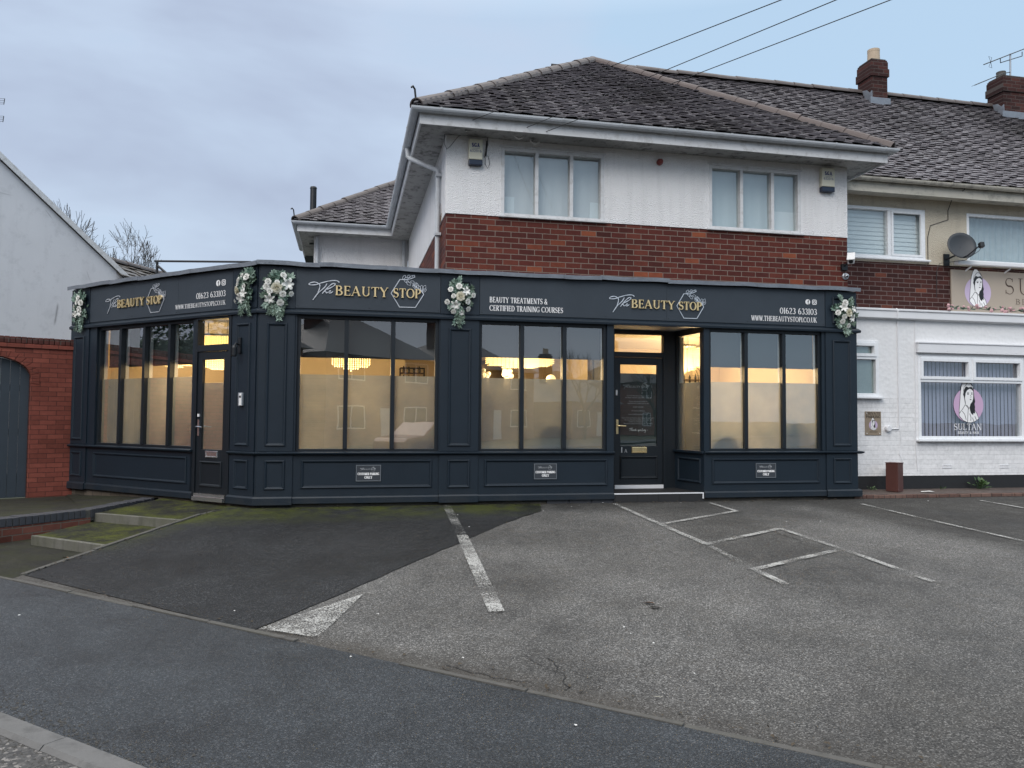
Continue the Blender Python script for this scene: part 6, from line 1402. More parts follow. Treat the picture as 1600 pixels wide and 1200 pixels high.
# damp, dirt and painted contact shade on the old car park, as vertex weights
g1, g2, g3 = on_ground(1310, 800), on_ground(1420, 822), on_ground(1600, 862)
bays = [[on_ground(*q) for q in b] for b in (((1040, 821), (1146, 801), (1214, 828), (1103, 851)), ((1106, 853), (1218, 829), (1312, 860), (1180, 889)), ((960, 790), (1108, 788), (1140, 799), (1040, 819)))]
def in_poly(p, P, soft):
    s_ = None; d = 1e9
    for a, b in zip(P, P[1:]+P[:1]):
        e_ = b-a; l = sqrt(e_.x**2+e_.y**2); c = (e_.x*(p.y-a.y)-e_.y*(p.x-a.x))/l; d = min(d, c)
    d2 = 1e9
    for a, b in zip(P, P[1:]+P[:1]):
        e_ = b-a; l = sqrt(e_.x**2+e_.y**2); d2 = min(d2, -(e_.x*(p.y-a.y)-e_.y*(p.x-a.x))/l)
    return max(0, min(1, .5+max(d, d2)/soft))
spots = [(on_ground(1530, 1140), 1.3, .55), (on_ground(985, 945), .35, .5), (on_ground(1060, 952), .5, .35), (on_ground(860, 1050), .5, .4), (on_ground(1250, 1000), .8, .25), (on_ground(720, 1040), .6, .45), (on_ground(1420, 960), .7, .2), (on_ground(900, 850), .6, .3), (on_ground(1150, 1100), .9, .35), (on_ground(1000, 880), .8, .3), (on_ground(650, 960), .5, .3), (on_ground(1350, 1060), .7, .3), (on_ground(820, 920), .5, .35)]
me = o.data; at_ = me.color_attributes.new('damp_shade', 'FLOAT_COLOR', 'POINT')
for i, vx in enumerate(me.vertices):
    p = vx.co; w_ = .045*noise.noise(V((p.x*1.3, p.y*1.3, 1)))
    f1 = max(0, min(1, 1-(10.95-p.y-.35*noise.noise(V((p.x*.9, 0, 2))))/.75))*.8 if p.x > -1 else 0  # band at the shop foot: damp, with contact shade put into the colour
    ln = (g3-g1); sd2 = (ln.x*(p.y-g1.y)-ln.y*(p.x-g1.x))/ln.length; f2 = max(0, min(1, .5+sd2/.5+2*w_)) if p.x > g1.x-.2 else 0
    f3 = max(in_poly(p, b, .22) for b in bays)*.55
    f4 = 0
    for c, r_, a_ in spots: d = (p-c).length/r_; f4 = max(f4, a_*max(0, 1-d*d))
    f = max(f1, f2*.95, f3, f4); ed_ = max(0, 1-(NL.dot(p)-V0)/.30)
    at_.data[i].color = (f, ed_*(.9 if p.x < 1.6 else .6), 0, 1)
# edging stones
def edging(name, A, B, wd, h, n, zf, r=random.Random(5), gap=.004, skip=()):
    m = MB(); d = (B-A); L_ = d.length; d = d.normalized(); s_ = V((d.y, -d.x, 0)); k = int(L_/n)+1
    for i in range(k):
        if i in skip: continue
        a, b = A+d*(i*n+gap), A+d*min((i+1)*n-gap, L_); dz = r.uniform(-.006, .004); w2 = s_*(wd/2+r.uniform(-.003, .003))
        za, zb = zf(a)+h+dz, zf(b)+h+dz+r.uniform(-.003, .003)
        P = [V((*(q+o_).xy, z)) for q, z0_ in ((a, za), (b, zb)) for o_, z in ((-w2, z0_), (w2, z0_), (w2, z0_-.12), (-w2, z0_-.12))]
        m.add(P, [(0, 1, 2, 3), (7, 6, 5, 4), (0, 4, 5, 1), (1, 5, 6, 2), (2, 6, 7, 3), (3, 7, 4, 0)])
    return struct(m.build(name, M['concrete'], origin=(0, 0, 0), bevel=.004))
edging('edging', UV(-6, V0), UV(12, V0), .042, .009, .915, lambda p: zg(p.x, p.y), skip=(10,))
edging('edging', EA, EB, .05, .022, .915, lambda p: zg(p.x, p.y))
# lower ground, steps, raised terrace on the left
band('pavement', M['platform'], V0, 5.4, .0, .008, UV(0, 0).x*0+7.74, 14, 12)
def step(name, FL_, FRr, BR_, BL_, zf, zb, rise, label):
    t = thing(name, (FL_+FRr)/2, label, 'step', 'mossy concrete edged steps'); d = (FRr-FL_).normalized(); s_ = V((-d.y, d.x, 0))
    if s_.dot(BL_-FL_) < 0: s_ = -s_
    P = [V((*FL_.xy, zf)), V((*FRr.xy, zf)), V((*(FRr+s_*.06).xy, zf)), V((*(FL_+s_*.06).xy, zf))]
    m = MB(); m.slab(P, rise+.05); m.build('riser', M['riser'], t, bevel=.006)
    m = MB(); n = 8; Q = []; F = []
    for j in range(n+1):
        for i in range(n+1):
            a = (FL_+s_*.06).lerp(FRr+s_*.06, i/n); b = BL_.lerp(BR_, i/n); p = a.lerp(b, j/n); Q.append(V((p.x, p.y, zf-.003+(zb-zf)*j/n+.006*noise.noise(V((p.x*3, p.y*3, 2))))))
    for j in range(n):
        for i in range(n): F.append((j*(n+1)+i, j*(n+1)+i+1, (j+1)*(n+1)+i+1, (j+1)*(n+1)+i))
    m.add(Q, F); m.build('tread', M['tread'], t, fixn=False, smooth=True)
xy = lambda a, b: V((a, b, 0))
FL1, FR1 = xy(-3.60, 10.22), xy(-2.70, 9.23); FL2, FR2 = xy(-3.26, 11.36), xy(-2.25, 10.32)
# edging line points beside the treads
ep = lambda y: EA+ed*((y-EA.y)/ed.y)-en*.02
FR1 = ep(9.30); FR2 = ep(10.44)
step('step', FL1, FR1, ep(10.48), FL2+xy(.03, .05), .115, .125, .11, 'lower mossy step with a pale concrete riser left of the driveway')
step('step', FL2, FR2, ep(11.70), LF(1.95, -.0, 0), .235, .325, .115, 'upper mossy step leading to the flank door')
PW0, PW1 = xy(-4.75, 9.52), xy(-3.27, 11.28)
wdir = (PW1-PW0).normalized(); wn = V((wdir.y, -wdir.x, 0))
WR = frame(PW0, wdir, wn); Lw = (PW1-PW0).length
t = thing('retaining_wall', (PW0+PW1)/2, 'low red brick wall capped with blue bricks beside the mossy steps', 'wall')
m = MB(); m.box(WR, -.4, Lw, -.22, .0, -.05, .185); m.build('brickwork', M['brick_retain'], t)
PE = LF(2.02, .05, 0)
m = MB(); r = random.Random(12); n_ = int((Lw+.4)/.0775)
for i in range(n_): a = -.4+i*.0775; m.box(WR, a+.004, a+.0735, -.215, r.uniform(.002, .008), .187, .292+r.uniform(-.004, .004))
d2_ = (PE-PW1); L2_ = d2_.length; W2_ = frame(PW1, d2_, V((d2_.y, -d2_.x, 0))); n2_ = int(L2_/.0775)
for i in range(n2_): a = i*.0775; zz = .292+(.335-.292)*i/n2_; m.box(W2_, a+.004, a+.0735, -.20, r.uniform(.002, .008), zz-.11, zz+r.uniform(-.004, .004))
m.build('capping_bricks', M['blue_brick'], t, bevel=.006)
m = MB(); m.box(WR, -.4, Lw-.003, -.21, -.006, .17, .283); m.box(W2_, .003, L2_-.003, -.19, -.006, .15, .285); m.build('mortar', M['concrete'], t)
GR = V((-4.40, 13.96, 0)); GD = V((.883, .469, 0)).normalized(); GN = V((GD.y, -GD.x, 0)); GF = frame(GR, GD, GN)
plat = [PW0-wdir*.4-wn*.2+V((0, 0, .285)), PW1-wn*.2+V((0, 0, .285)), PE+V((-.12, -.12, .325)), LF(2.1, -.02, .32), LF(S_L, .02, .235), GF(0.1, -.05, .215), GF(-9, -.05, .215), xy(-13, 9.5)+V((0, 0, .25))]
m = MB(); m.poly(plat); struct(m.build('terrace', M['platform'], origin=(0, 0, 0), fixn=False))

# gate wall with arched gate
t = thing('gate_wall', GF(-1.2, 0, .2), 'salmon painted brick wall with an arched opening left of the shop', 'wall')
ZG, ZT, ZC = .20, 2.58, 2.755
def s_at(px, py):
    d = ray(px, py); k = GN.dot(GR)/GN.dot(d); P = V((d.x*k, d.y*k, d.z*k+EYE)); return (P-GR).dot(GD), P.z
sR, _ = s_at(45.5, 700); zsp = s_at(47, 592)[1]; r_out = None
ztop = s_at(4, 556)[1]; Wg = 1.06; sC = sR-Wg/2; rx_ = Wg/2; rz_ = ztop-zsp
arc = [(sC+rx_*cos(pi*i/24), zsp+rz_*sin(pi*i/24)) for i in range(25)]
m = MB(); m.prism(GF, [(.06, ZG), (.06, ZT)]+[(sC, ZT)]+[p for p in arc[12::-1]]+[(sR, ZG)], -.22, 0); m.prism(GF, [(-9, ZG), (sR-Wg, ZG)]+[p for p in arc[24:12:-1]]+[(sC, ztop), (sC, ZT), (-9, ZT)], -.22, 0); m.build('brickwork', M['brick_gate'], t)
m = MB(); r = random.Random(7)      # rough arch ring of half bricks
for i in range(-1, 17):
    a0, a1 = pi*(i+.06)/16, pi*(i+.94)/16; ri, ro = 1.0, 1.0; P = [(sC+rx_*cos(a0), zsp+rz_*sin(a0)), (sC+(rx_+.115)*cos(a0), zsp+(rz_+.115)*sin(a0)), (sC+(rx_+.115)*cos(a1), zsp+(rz_+.115)*sin(a1)), (sC+rx_*cos(a1), zsp+rz_*sin(a1))]; m.prism(GF, P, -.2, .006+r.uniform(0, .004))
m.build('arch_bricks', M['brick_gate'], t, bevel=.004)
m = MB(); s = .05
m.box(GF, -9, .055, -.23, .022, ZT, ZT+.062); m.box(GF, -9, .055, -.22, .004, ZT+.062, ZT+.07); cap_ = m.build('brick_course', M['brick_gate'], t, bevel=.004)
m = MB(); i = 0
while s > -9: m.box(GF, s-.068, s, -.225, .008+r.uniform(0, .006), ZT+.072, ZC+r.uniform(-.004, .004)); s -= .0765
m.build('coping_bricks', brick('coping_brick', [(0, (.07, .026, .022)), (1, (.12, .042, .034))], (.1, .08, .07), GW, smear=.8), t, bevel=.006)
t = thing('garden_gate', GF(sC, -.1, .2), 'blue grey boarded garden gate filling the brick arch', 'gate')
m = MB(); nb = 8; bw_ = (Wg-.02)/nb
for i in range(nb):
    a = sR-Wg+.01+i*bw_; b = a+bw_-.004
    def za(s): k = max(-1, min(1, (s-sC)/rx_)); return zsp+rz_*sqrt(max(0, 1-k*k))-.012
    m.prism(GF, [(a, .225), (b, .225), (b, za(b)), ((a+b)/2, za((a+b)/2)), (a, za(a))], -.13, -.10)
m.build('boards', M['door_gate'], t, bevel=.003)
m = MB()
for z in (.5, 1.2, 1.9): m.box(GF, sR-Wg+.03, sR-.03, -.17, -.131, z, z+.1)
m.build('ledge', M['door_gate'], t)

# rendered gable house behind, its rear wing
t = thing('gable_house', (-8, 18, .2), 'grey white rendered house with a steep bare gable beyond the brick wall', 'house')
HE = V((-5.54, 21.12, 0)); GH = frame(HE, NL*-1, V((DL.x*-1, DL.y*-1, 0)))       # s runs towards the road, n faces the shop
pit = .727; half = 4.6; zev = 5.02
m = MB(); m.prism(GH, [(0, .1), (0, zev-.05), (half, zev-.05+half*pit), (2*half, zev-.05), (2*half, .1)], -9, 0); m.build('wall', M['gable'], t)
m = MB()
for a, b in (((-.32, zev-.32*pit), (half, zev+half*pit)), ((2*half+.32, zev-.32*pit), (half, zev+half*pit))):
    m.prism(GH, [a, b, (b[0], b[1]+.09), (a[0], a[1]+.09)], -9.2, .05)
rfo = m.build('roof', M['roof_far'], t)
m = MB()
for a, b in (((-.34, zev-.34*pit), (half, zev+half*pit)), ((2*half+.34, zev-.34*pit), (half, zev+half*pit))): m.prism(GH, [(a[0], a[1]-.05), (b[0], b[1]-.05), (b[0], b[1]+.10), (a[0], a[1]+.10)], .051, .075)
m.build('verge_board', M['old_white'], t)
m = MB(); g0 = GH(-.36, .12, zev-.2); m.tube([g0, GH(-.36, -9, zev-.2)], .06, 10); m.build('gutter', M['white_trim'], t)
P1, P2 = V((-6.0, 21.75, 5.45)), V((-4.7, 24.4, 5.45)); dd = (P2-P1).normalized(); ss = V((dd.y, -dd.x, 0)); P1 = P1-dd*.4; P2 = P2+dd*.3
m = MB(); m.poly([P1, P2, P2+ss*2.6-V((0, 0, 1.7)), P1+ss*2.6-V((0, 0, 1.7))]); m.poly([P1, P2, P2-ss*2.6-V((0, 0, 1.7)), P1-ss*2.6-V((0, 0, 1.7))]); rw = m.build('rear_roof', M['roof_deck'], t, fixn=False)
tl = MB(); rnd = random.Random(77); tile_slope(tl, P1+ss*2.6-V((0, 0, 1.68)), P2+ss*2.6-V((0, 0, 1.68)), P1+V((0, 0, .02)), rnd, gauge=.24, wd=.27); tl.build('tiles', tiles('brown_grey_tile', (.05, .043, .035), (.085, .073, .06), (.12, .105, .09)), rw, fixn=False)
m = MB(); ridge_run(m, P1+V((0, 0, .05)), P2+V((0, 0, .05)), .12, .45, rnd); m.build('ridge_tiles', M['ridge'], rw)
m = MB(); q0, q1 = P1+ss*2.3, P2+ss*2.3; q2, q3 = P2-ss*2.3, P1-ss*2.3; m.prism(lambda s, o, z: V((s, z, o)), [(p.x, p.y) for p in (q0, q1, q2, q3)], .1, 3.9); m.build('rear_wall', M['brick_far'], t)
# aerial that just looks into the frame on the left
P = atZ(-22, 190, 10.6) if False else V((ray(-30, 190)*17).to_tuple()); P = V((P.x, P.y, P.z+EYE)); rdg = zev+half*pit
t = thing('tv_aerial', P, 'edge of a television aerial high above the gable house', 'aerial'); m = MB(); m.tube([V((P.x, P.y, 7.2)), P+V((0, 0, .75))], .018, 6); m.build('mast', M['steel'], t)
m = MB(); X_ = rt
for k in (0, 1):
    z0_ = .50-.38*k; w_ = .42 if k == 0 else .40
    for j in range(4): m.tube([P+up*(z0_-.03*j*1.3), P+up*(z0_-.03*j*1.3)+X_*(w_+.10-.01*j)], .004, 4)
    m.tube([P+X_*(w_+.10)+up*z0_, P+X_*(w_+.08)+up*(z0_-.13)], .008, 5)
m.build('reflector_grid', M['dark_metal'], t)

# ------------------------------------------------------------------ trees
def bare_tree(name, base, h, seed, label, spread=.5, levels=6, group=None, thick=.16):
    r = random.Random(seed); t = thing(name, base, label, 'tree', group); tr_ = MB(); cr_ = MB()
    def grow(p, d, l, rad, lv):
        pts = [p]; n = 4
        for i in range(n): d = (d+V((r.uniform(-1, 1), r.uniform(-1, 1), r.uniform(-.25, .6)))*.13).normalized(); p = p+d*l/n; pts.append(p)
        mb = tr_ if lv == 0 else cr_; mb.tube(pts, [max(.006, rad*(1-.45*i/n)) for i in range(n+1)], 6 if lv < 2 else (4 if lv < 4 else 3), caps=False)
        if lv >= levels: return
        k = r.choice((2, 3, 3)) if lv else 4
        for i in range(k):
            ax = d.orthogonal().normalized(); ax.rotate(Matrix.Rotation(2*pi*(i+r.uniform(-.3, .3))/k, 3, d)); nd_ = (d*(1-.35*r.random())+ax*spread*r.uniform(.6, 1.3)+V((0, 0, .12))).normalized()
            grow(pts[-1 if i else 3], nd_, l*r.uniform(.62, .82), rad*.58, lv+1)
        if lv > 1:
            for q in pts[1:-1]:
                if r.random() < .7: ax = d.orthogonal().normalized(); ax.rotate(Matrix.Rotation(r.uniform(0, 6.3), 3, d)); grow(q, (d*.7+ax).normalized(), l*.45, rad*.35, max(lv+2, levels-1))
    grow(V(base), V((0, 0, 1)), h*.27, thick, 0)
    tr_.build('trunk', M['bark'], t); cr_.build('crown', M['bark'], t, fixn=False); return t
Pb = ray(160, 400)*27; bare_tree('bare_tree', (Pb.x, Pb.y, 0), 8.7, 4, 'leafless tree showing above the roofs left of the shop', .34, 7, thick=.09)

# ------------------------------------------------------------------ houses, trees and cars across the road (seen in the windows)
def far_house(u, v, wd, dp, ze, zr, label, seed, wallm='brick_far'):
    O = UV(u, v, -.1); hf = frame(O, DL*-1, NL); t = thing('opposite_house', O, label, 'house', 'houses on the far side of the road'); m = MB(); m.box(hf, -wd/2, wd/2, -dp, 0, 0, ze); m.build('wall', M[wallm], t)
    ov = .4; c = [hf(-wd/2-ov, ov, ze), hf(wd/2+ov, ov, ze), hf(wd/2+ov, -dp-ov, ze), hf(-wd/2-ov, -dp-ov, ze)]; k = min(dp/2, wd/2-.6); r0, r1 = hf(-wd/2+k, -dp/2, zr), hf(wd/2-k, -dp/2, zr)
    m = MB(); m.poly([c[0], c[1], r1, r0]); m.poly([c[1], c[2], r1]); m.poly([c[2], c[3], r0, r1]); m.poly([c[3], c[0], r0]); m.poly(c); rf_ = m.build('roof', M['roof_far'], t)
    cx_ = -wd*.22; m = MB(); m.box(hf, cx_-.45, cx_+.45, -dp/2-.35, -dp/2+.35, zr-1.2, zr+1.3); m.box(hf, cx_-.5, cx_+.5, -dp/2-.4, -dp/2+.4, zr+1.0, zr+1.15); ch_ = m.build('chimney', M['brick_chimney'], rf_); m = MB()
    for i in range(3): m.lathe(hf(cx_-.28+.28*i, -dp/2, zr+1.3), [(.12, 0), (.1, .45)], 8)
    m.build('chimney_pot', M['pot'], ch_)
    rows = [(.9, 2.2)]+([(3.6, 4.8)] if ze > 4 else [])
    for z0_, z1_ in rows:
        for x in (-wd*.3, wd*.28):
            m = MB(); m.ring(hf, x-1.0, x+1.0, z0_, z1_, [(0, .0), (0, .04), (.07, .04), (.07, .0)]); m.box(hf, x-.03, x+.03, .0, .04, z0_+.07, z1_-.07); w_ = m.build('window', M['upvc'], t); g = MB(); g.box(hf, x-.93, x+.93, .004, .012, z0_+.07, z1_-.07); g.build('pane', M['dark_metal'], w_)
    m = MB(); m.box(hf, -.45, .45, .001, .05, .1, 2.15); m.build('door', M['old_white'], t)
    return t
far_house(-6.5, -15, 9, 8, 5.0, 8.0, 'brick house across the road with a hipped slate roof, facing the salon', 1)
far_house(6.5, -14, 8.5, 8, 5.0, 7.9, 'brick house across the road with a hipped slate roof, facing the corner', 2)
far_house(18.5, -14.5, 9, 8, 5.0, 7.8, 'brick house across the road with a hipped slate roof, facing the gable house', 3)
far_house(-17.5, -15.5, 9, 8, 5.0, 7.9, 'brick house across the road with a hipped slate roof, second beyond the salon', 5)
far_house(-29, -16, 9.5, 8, 4.9, 7.4, 'brick house across the road with a hipped slate roof, third beyond the salon', 6)
far_house(-42, -15, 9, 8, 2.9, 5.6, 'low bungalow across the road beyond the brick houses', 4)
far_house(-55, -15, 9, 8, 5.0, 8.0, 'brick house across the road with a hipped slate roof, beyond the bungalow', 7)
bare_tree('bare_tree', UV(-36, -13, -.1), 9, 11, 'leafless tree across the road between the bungalow and a brick house', .5, 5)
bare_tree('bare_tree', UV(-48, -12, -.1), 9, 12, 'leafless tree across the road at the far end past the bungalow', .5, 5)
def conifer(base, h, seed, label):
    r = random.Random(seed); t = thing('conifer', base, label, 'tree'); m = MB(); m.lathe(base, [(.14, 0), (.1, h*.5), (.03, h)], 8); m.build('trunk', M['bark'], t); m = MB()
    for i in range(1500):
        k = r.random()**.7; z = .6+(h-.6)*k; rad = (1-k)*h*.2+.1; a = r.uniform(0, 6.28); q = rad*r.uniform(.5, 1); p = V(base)+V((cos(a)*q, sin(a)*q, z)); leaf3(m, p, V((cos(a), sin(a), r.uniform(-.5, .3))), V((0, 0, 1)), r.uniform(.2, .4), .07)
    m.build('crown', M['leaf_dark'], t, fixn=False)
conifer(UV(12.2, -13, -.1), 5.5, 5, 'dark conifer across the road between two brick houses')
conifer(UV(13.6, -11.6, -.1), 4.2, 6, 'small dark conifer across the road in front of the pair of houses')
def car(u, v, paint, label):
    O = UV(u, v, -.1); cf = frame(O, DL*-1, NL); t = thing('parked_car', O, label, 'car', 'cars parked across the road'); side = [(-2.1, .35), (-2.08, .72), (-1.95, .86), (-1.1, .95), (-.45, 1.42), (.85, 1.44), (1.55, 1.0), (2.0, .93), (2.1, .6), (2.05, .32)]
    m = MB(); m.prism(cf, side, -.85, .85); m.build('body', M[paint], t, bevel=.06)
    m = MB(); m.prism(cf, [(-1.0, .95), (-.42, 1.36), (.80, 1.38), (1.38, 1.0)], -.862, .862); m.build('side_windows', M['black'], t)
    for x in (-1.3, 1.3):
        for o_ in (-.74, .74):
            m = MB(); m.lathe(cf(x, o_-.09, .31), [(.31, 0), (.32, .03), (.32, .15), (.31, .18)], 20, ax=NL); w_ = m.build('wheel', M['black'], t); m = MB(); m.lathe(cf(x, o_+(.092 if o_ > 0 else -.092), .31), [(.19, 0), (.17, .01)], 14, ax=NL*(1 if o_ > 0 else -1)); m.build('rim', M['chrome'], w_)
t = thing('evergreen_hedge', UV(38, -9.6, -.1), 'tall overgrown evergreen hedge across the road facing the flank window', 'hedge'); m = MB(); r = random.Random(15)
for i in range(9): b_ = UV(29.5+i*2.1, -9.8, -.1); m.tube([b_, b_+V((.1, .1, 3)), b_+V((0, .2, 6))], [.14, .1, .03], 7)
m.build('trunk', M['bark'], t); m = MB(); hb = frame(UV(38, -10.4, 0), DL, NL*1)
m.box(hb, -8.6, 8.6, -1.2, .6, .2, 5.2)
for i in range(5200):
    u_ = r.uniform(-9, 9); top = 6.6+.8*sin(u_*.9)+.5*sin(u_*2.3+1); z = r.uniform(.2, top); k = max(.25, 1-(z/top)**3); p = hb(u_, .6+k*r.uniform(-.4, .9), z); leaf3(m, p, V((r.uniform(-1, 1), r.uniform(-1, 1), r.uniform(-.4, .8))), V((0, -.3, 1)), r.uniform(.25, .5), .10)
m.build('foliage', M['leaf_dark'], t, fixn=False)
car(2.0, -3.55, 'car_grey', 'silver hatchback parked at the far kerb opposite the corner'); car(-7.5, -3.6, 'car_red', 'dark red hatchback parked at the far kerb opposite the salon')

# ------------------------------------------------------------------ paint on the car park
def pline(pts, wd, mat, dz=.014):
    P3 = [on_ground(*p) for p in pts]; m = MB()
    for a, b in zip(P3[:-1], P3[1:]):
        d = (b-a); d.z = 0; L_ = d.length; d.normalize(); s_ = V((d.y, -d.x, 0))*(wd/2); n = max(2, int(L_/.15)); P = []; F = []
        for i in range(n+1):
            c = a.lerp(b, i/n)
            for q in (c-s_, c+s_): P.append(V((q.x, q.y, zg(q.x, q.y)+dz)))
        for i in range(n): F.append((2*i, 2*i+1, 2*i+3, 2*i+2))
        m.add(P, F)
    return struct(m.build('parking_line', M[mat], origin=(0, 0, 0), fixn=False))
pline([(696, 789), (722, 838)], .11, 'line_faint'); pline([(722, 838), (776, 958)], .125, 'line_bold')
pline([(960, 788), (1105, 852)], .075, 'line'); pline([(1105, 852), (1180, 892)], .07, 'line_faint'); pline([(1180, 892), (1228, 915)], .075, 'line', .0145)
pline([(1110, 787), (1148, 799)], .07, 'line', .0145); pline([(1036, 820), (1152, 799.5)], .075, 'line', .0150)
pline([(1100, 852.5), (1218, 827.5)], .08, 'line', .0150); pline([(1218, 827), (1318, 860)], .07, 'line', .0155); pline([(1318, 860), (1458, 911)], .07, 'line', .0150); pline([(1176, 892.5), (1314, 860)], .08, 'line', .0160)
pline([(1346, 788.5), (1600, 847)], .06, 'line'); pline([(1532, 783), (1600, 795)], .06, 'line', .0145)
tri = [on_ground(568, 930), on_ground(404, 984.5), on_ground(440, 991), on_ground(497, 999)]; m = MB(); n = 14; P = []; F = []
for i in range(n+1):
    for j in range(n+1):
        a = tri[0].lerp(tri[1].lerp(tri[3], j/n), i/n); P.append(V((a.x, a.y, zg(a.x, a.y)+.014)))
for i in range(n):
    for j in range(n): F.append((i*(n+1)+j, i*(n+1)+j+1, (i+1)*(n+1)+j+1, (i+1)*(n+1)+j))
m.add(P, F); struct(m.build('parking_line', M['line'], origin=(0, 0, 0), fixn=False))
# cracks in the old tarmac
def crack(pts, wd=.012, seed=1):
    r = random.Random(seed); P3 = [on_ground(*p) for p in pts]; m = MB(); Q = []
    for a, b in zip(P3[:-1], P3[1:]):
        n = max(3, int((b-a).length/.05))
        for i in range(n): c = a.lerp(b, i/n); Q.append(c+V((r.uniform(-.02, .02), r.uniform(-.02, .02), 0)))
    P = []; F = []
    for i, c in enumerate(Q):
        d = (Q[min(i+1, len(Q)-1)]-Q[max(0, i-1)]); d.z = 0; d.normalize(); s_ = V((d.y, -d.x, 0))*wd*r.uniform(.2, .6)
        for q in (c-s_, c+s_): P.append(V((q.x, q.y, zg(q.x, q.y)+.005)))
    for i in range(len(Q)-1): F.append((2*i, 2*i+1, 2*i+3, 2*i+2))
    m.add(P, F); struct(m.build('tarmac_crack', M['skirt'], origin=(0, 0, 0), fixn=False))
crack([(860, 1030), (880, 1058), (888, 1085)], .010, 1); crack([(880, 1058), (835, 1035), (800, 1020)], .006, 2); crack([(700, 1040), (780, 1062), (850, 1068)], .007, 3); crack([(1262, 848), (1222, 836), (1205, 830)], .01, 4)
# paving with a brick edge in front of the salon
t = m = None
pv = [(7.90, 11.02), (16, 11.02)]
m = MB(); m.quad(V((7.86, 11.10, .352)), V((20, 11.10, .352)), V((20, 11.74, .375)), V((7.86, 11.74, .375))); struct(m.build('paving', M['paver_top'], origin=(0, 0, 0), fixn=False))
m = MB(); r = random.Random(14); x = 7.87
while x < 17: m.box(FY(11.0), x, x+.206, -.10, r.uniform(-.004, .004), .17, .354+r.uniform(-.006, .003)); x += .213
struct(m.build('paving_edge', M['paver'], origin=(0, 0, 0), bevel=.008))

# ------------------------------------------------------------------ litter
rg = random.Random(44); base = None
for px, py in ((1008, 784), (905, 791), (942, 787), (893, 793), (849, 800), (715, 806), (733, 825), (1064, 787), (1229, 817), (1282, 816), (1253, 844), (985, 993), (1021, 1008), (723, 1031), (899, 1134), (548, 1027), (366, 957), (590, 962), (1356, 824), (1450, 784), (30, 962), (1085, 1056), (975, 983)):
    z = 0.0
    p = on_ground(px, py) if NL.dot(atZ(px, py, 0)) > V0 else atZ(px, py, 0.0); s = rg.uniform(.006, .012); a = rg.uniform(0, 3.1); pz = p+V((0, 0, .010 if NL.dot(p) > V0 else .0)); m = MB(); e1, e2 = V((cos(a), sin(a), 0))*s, V((-sin(a), cos(a), 0))*s*rg.uniform(.4, .9)
    m.slab([pz+e1+V((0, 0, .006)), pz+e2*.9+V((0, 0, .009)), pz-e1*.8+e2*.3+V((0, 0, .005)), pz-e1*.9-e2*.6+V((0, 0, .008)), pz+e1*.2-e2+V((0, 0, .006))], .003)
    tag(m.build('litter_scrap', M['scrap']), 'tiny pale scrap of litter lying on the tarmac', 'litter', 'tiny scraps of litter on the tarmac')
for px, py, lab, mt in ((1012, 944, 'russet dead leaf lying on the grey car park', 'dead_leaf'), (1022, 951, 'curled dark leaf beside the russet leaf on the car park', 'bark'), (102, 873, 'orange dead leaf against the lower step', 'dead_leaf'), (1030, 1092, 'thin yellow stalk lying on the car park near the pavement edge', 'petal_cream')):
    p = on_ground(px, py)+V((0, 0, .012)); m = MB(); d = V((.8, -.6, .1)); leaf3(m, p-d*.04, d, V((.2, .1, 1)), .10 if mt != 'petal_cream' else .07, .028 if mt != 'petal_cream' else .004); tag(m.build('fallen_leaf', M[mt], fixn=False), lab, 'leaf')
p = V((atY(1448, 770, 11.3).x, 11.3, .362)); m = MB(); m.slab([p+V((-.13, -.03, .01)), p+V((.02, -.05, .014)), p+V((.14, -.01, .006)), p+V((.10, .05, .016)), p+V((-.08, .04, .012))], .004); tag(m.build('paper_scrap', M['scrap']), 'crumpled white paper on the paving by the brown pier', 'litter')

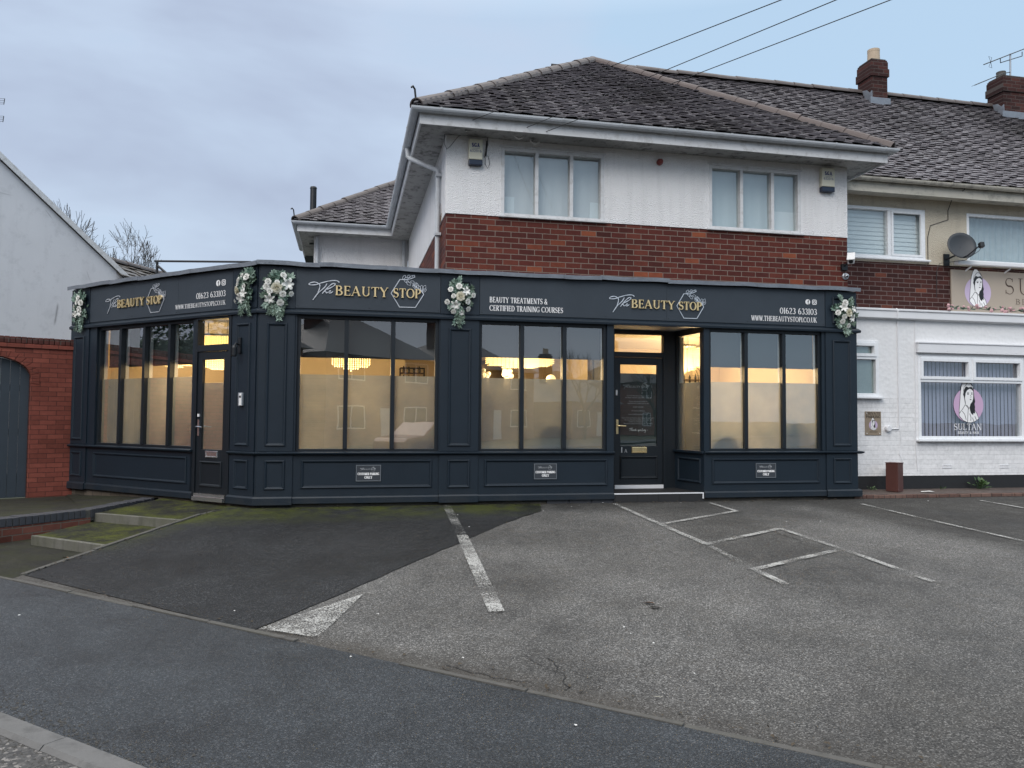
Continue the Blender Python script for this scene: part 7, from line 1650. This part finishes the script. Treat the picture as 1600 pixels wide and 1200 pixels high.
m = MB(); r = random.Random(23)
def crumb(p, sz):
    d = V((r.uniform(-1, 1), r.uniform(-1, 1), r.uniform(-.1, .3))); leaf3(m, p, d, V((r.uniform(-.4, .4), r.uniform(-.4, .4), 1)), sz, sz*.32)
for i in range(900):
    q_ = r.random()
    if q_ < .55: x = r.uniform(-1.1, 7.9); y = 10.97-abs(r.gauss(0, .09)); p = V((x, y, zg(x, y)+.012))
    elif q_ < .75: a = r.random(); p = EA.lerp(EB, a)+en*abs(r.gauss(.03, .05)); p = V((p.x, p.y, zg(p.x, p.y)+.012))
    else: u_ = r.uniform(-4, 7.6); p = UV(u_, V0+.03+abs(r.gauss(0, .10))); p = V((p.x, p.y, zg(p.x, p.y)+.012))
    crumb(p, r.choice((.012, .016, .02, .03)))
tag(m.build('leaf_litter', simple('leaf_litter', (.055, .042, .026), .8, 0, .6, 30), fixn=False), 'crumbs of dead leaf and dirt gathered along the foot of the shop and the edgings', 'leaf litter', kind='stuff')
# ------------------------------------------------------------------ overhead wires
def wire(A, px, py, far, label, sag=.25):
    B = ray(px, py)*far; B = V((B.x, B.y, B.z+EYE)); d = B-A; C = A+d*1.9; pts = []
    for i in range(25): k = i/24; p = A.lerp(C, k); p.z += sag*(.55-k)*k*.4 if False else 0; pts.append(p)
    m = MB(); m.tube(pts, .0048, 5); t = thing('overhead_wire', A, label, 'wire', 'overhead wires to the eaves'); m.build('wire', M['cable'], t)
    m = MB(); m.tube([A, A+V((-.01, -.02, -.06)), A+V((.06, -.02, -.10)), A+V((.13, -.03, -.07))], .012, 6); m.tube([A+V((0, .12, .05)), A], .01, 6); m.build('hook', M['white_plastic'], t); m = MB(); m.tube([A+V((.0, -.01, -.02)), A+V((-.03, -.02, .05)), A+V((.02, 0, .08)), A+V((.05, 0, .0)), A+V((.02, 0, -.08))], .005, 5); m.build('cable_tail', M['cable'], t)
wire(atY(722, 194, 10.95), 1220, 0, 7.0, 'overhead wire ending nearest the house corner, leftmost of three', .15)
wire(atY(804, 207, 11.0), 1306, 0, 7.0, 'overhead wire in the middle, hooked above the left upper window', .15)
wire(atY(829, 215, 11.05), 1391, 0, 7.0, 'overhead wire hooked above the left upper window, rightmost of three', .15)
A = atY(1507, 296, TG-.05); m = MB(); m.tube([A, A+V((.0, -.03, .09)), A+V((.12, -.04, .12)), A+V((.3, 0, .02))], .008, 5); m.tube([A, A+V((0, .3, -.1)), V((A.x-.02, TY-.02, 5.42)), V((A.x-.02, TY-.02, 5.25)), V((A.x-.4, TY-.02, 5.12)), V((A.x-.46, TY-.02, 4.9)), V((A.x-.46, TY-.02, 4.4))], .006, 5); tag(m.build('wall_cable', M['cable']), 'black cable dropping from the terrace gutter down the pebbledash', 'cable')
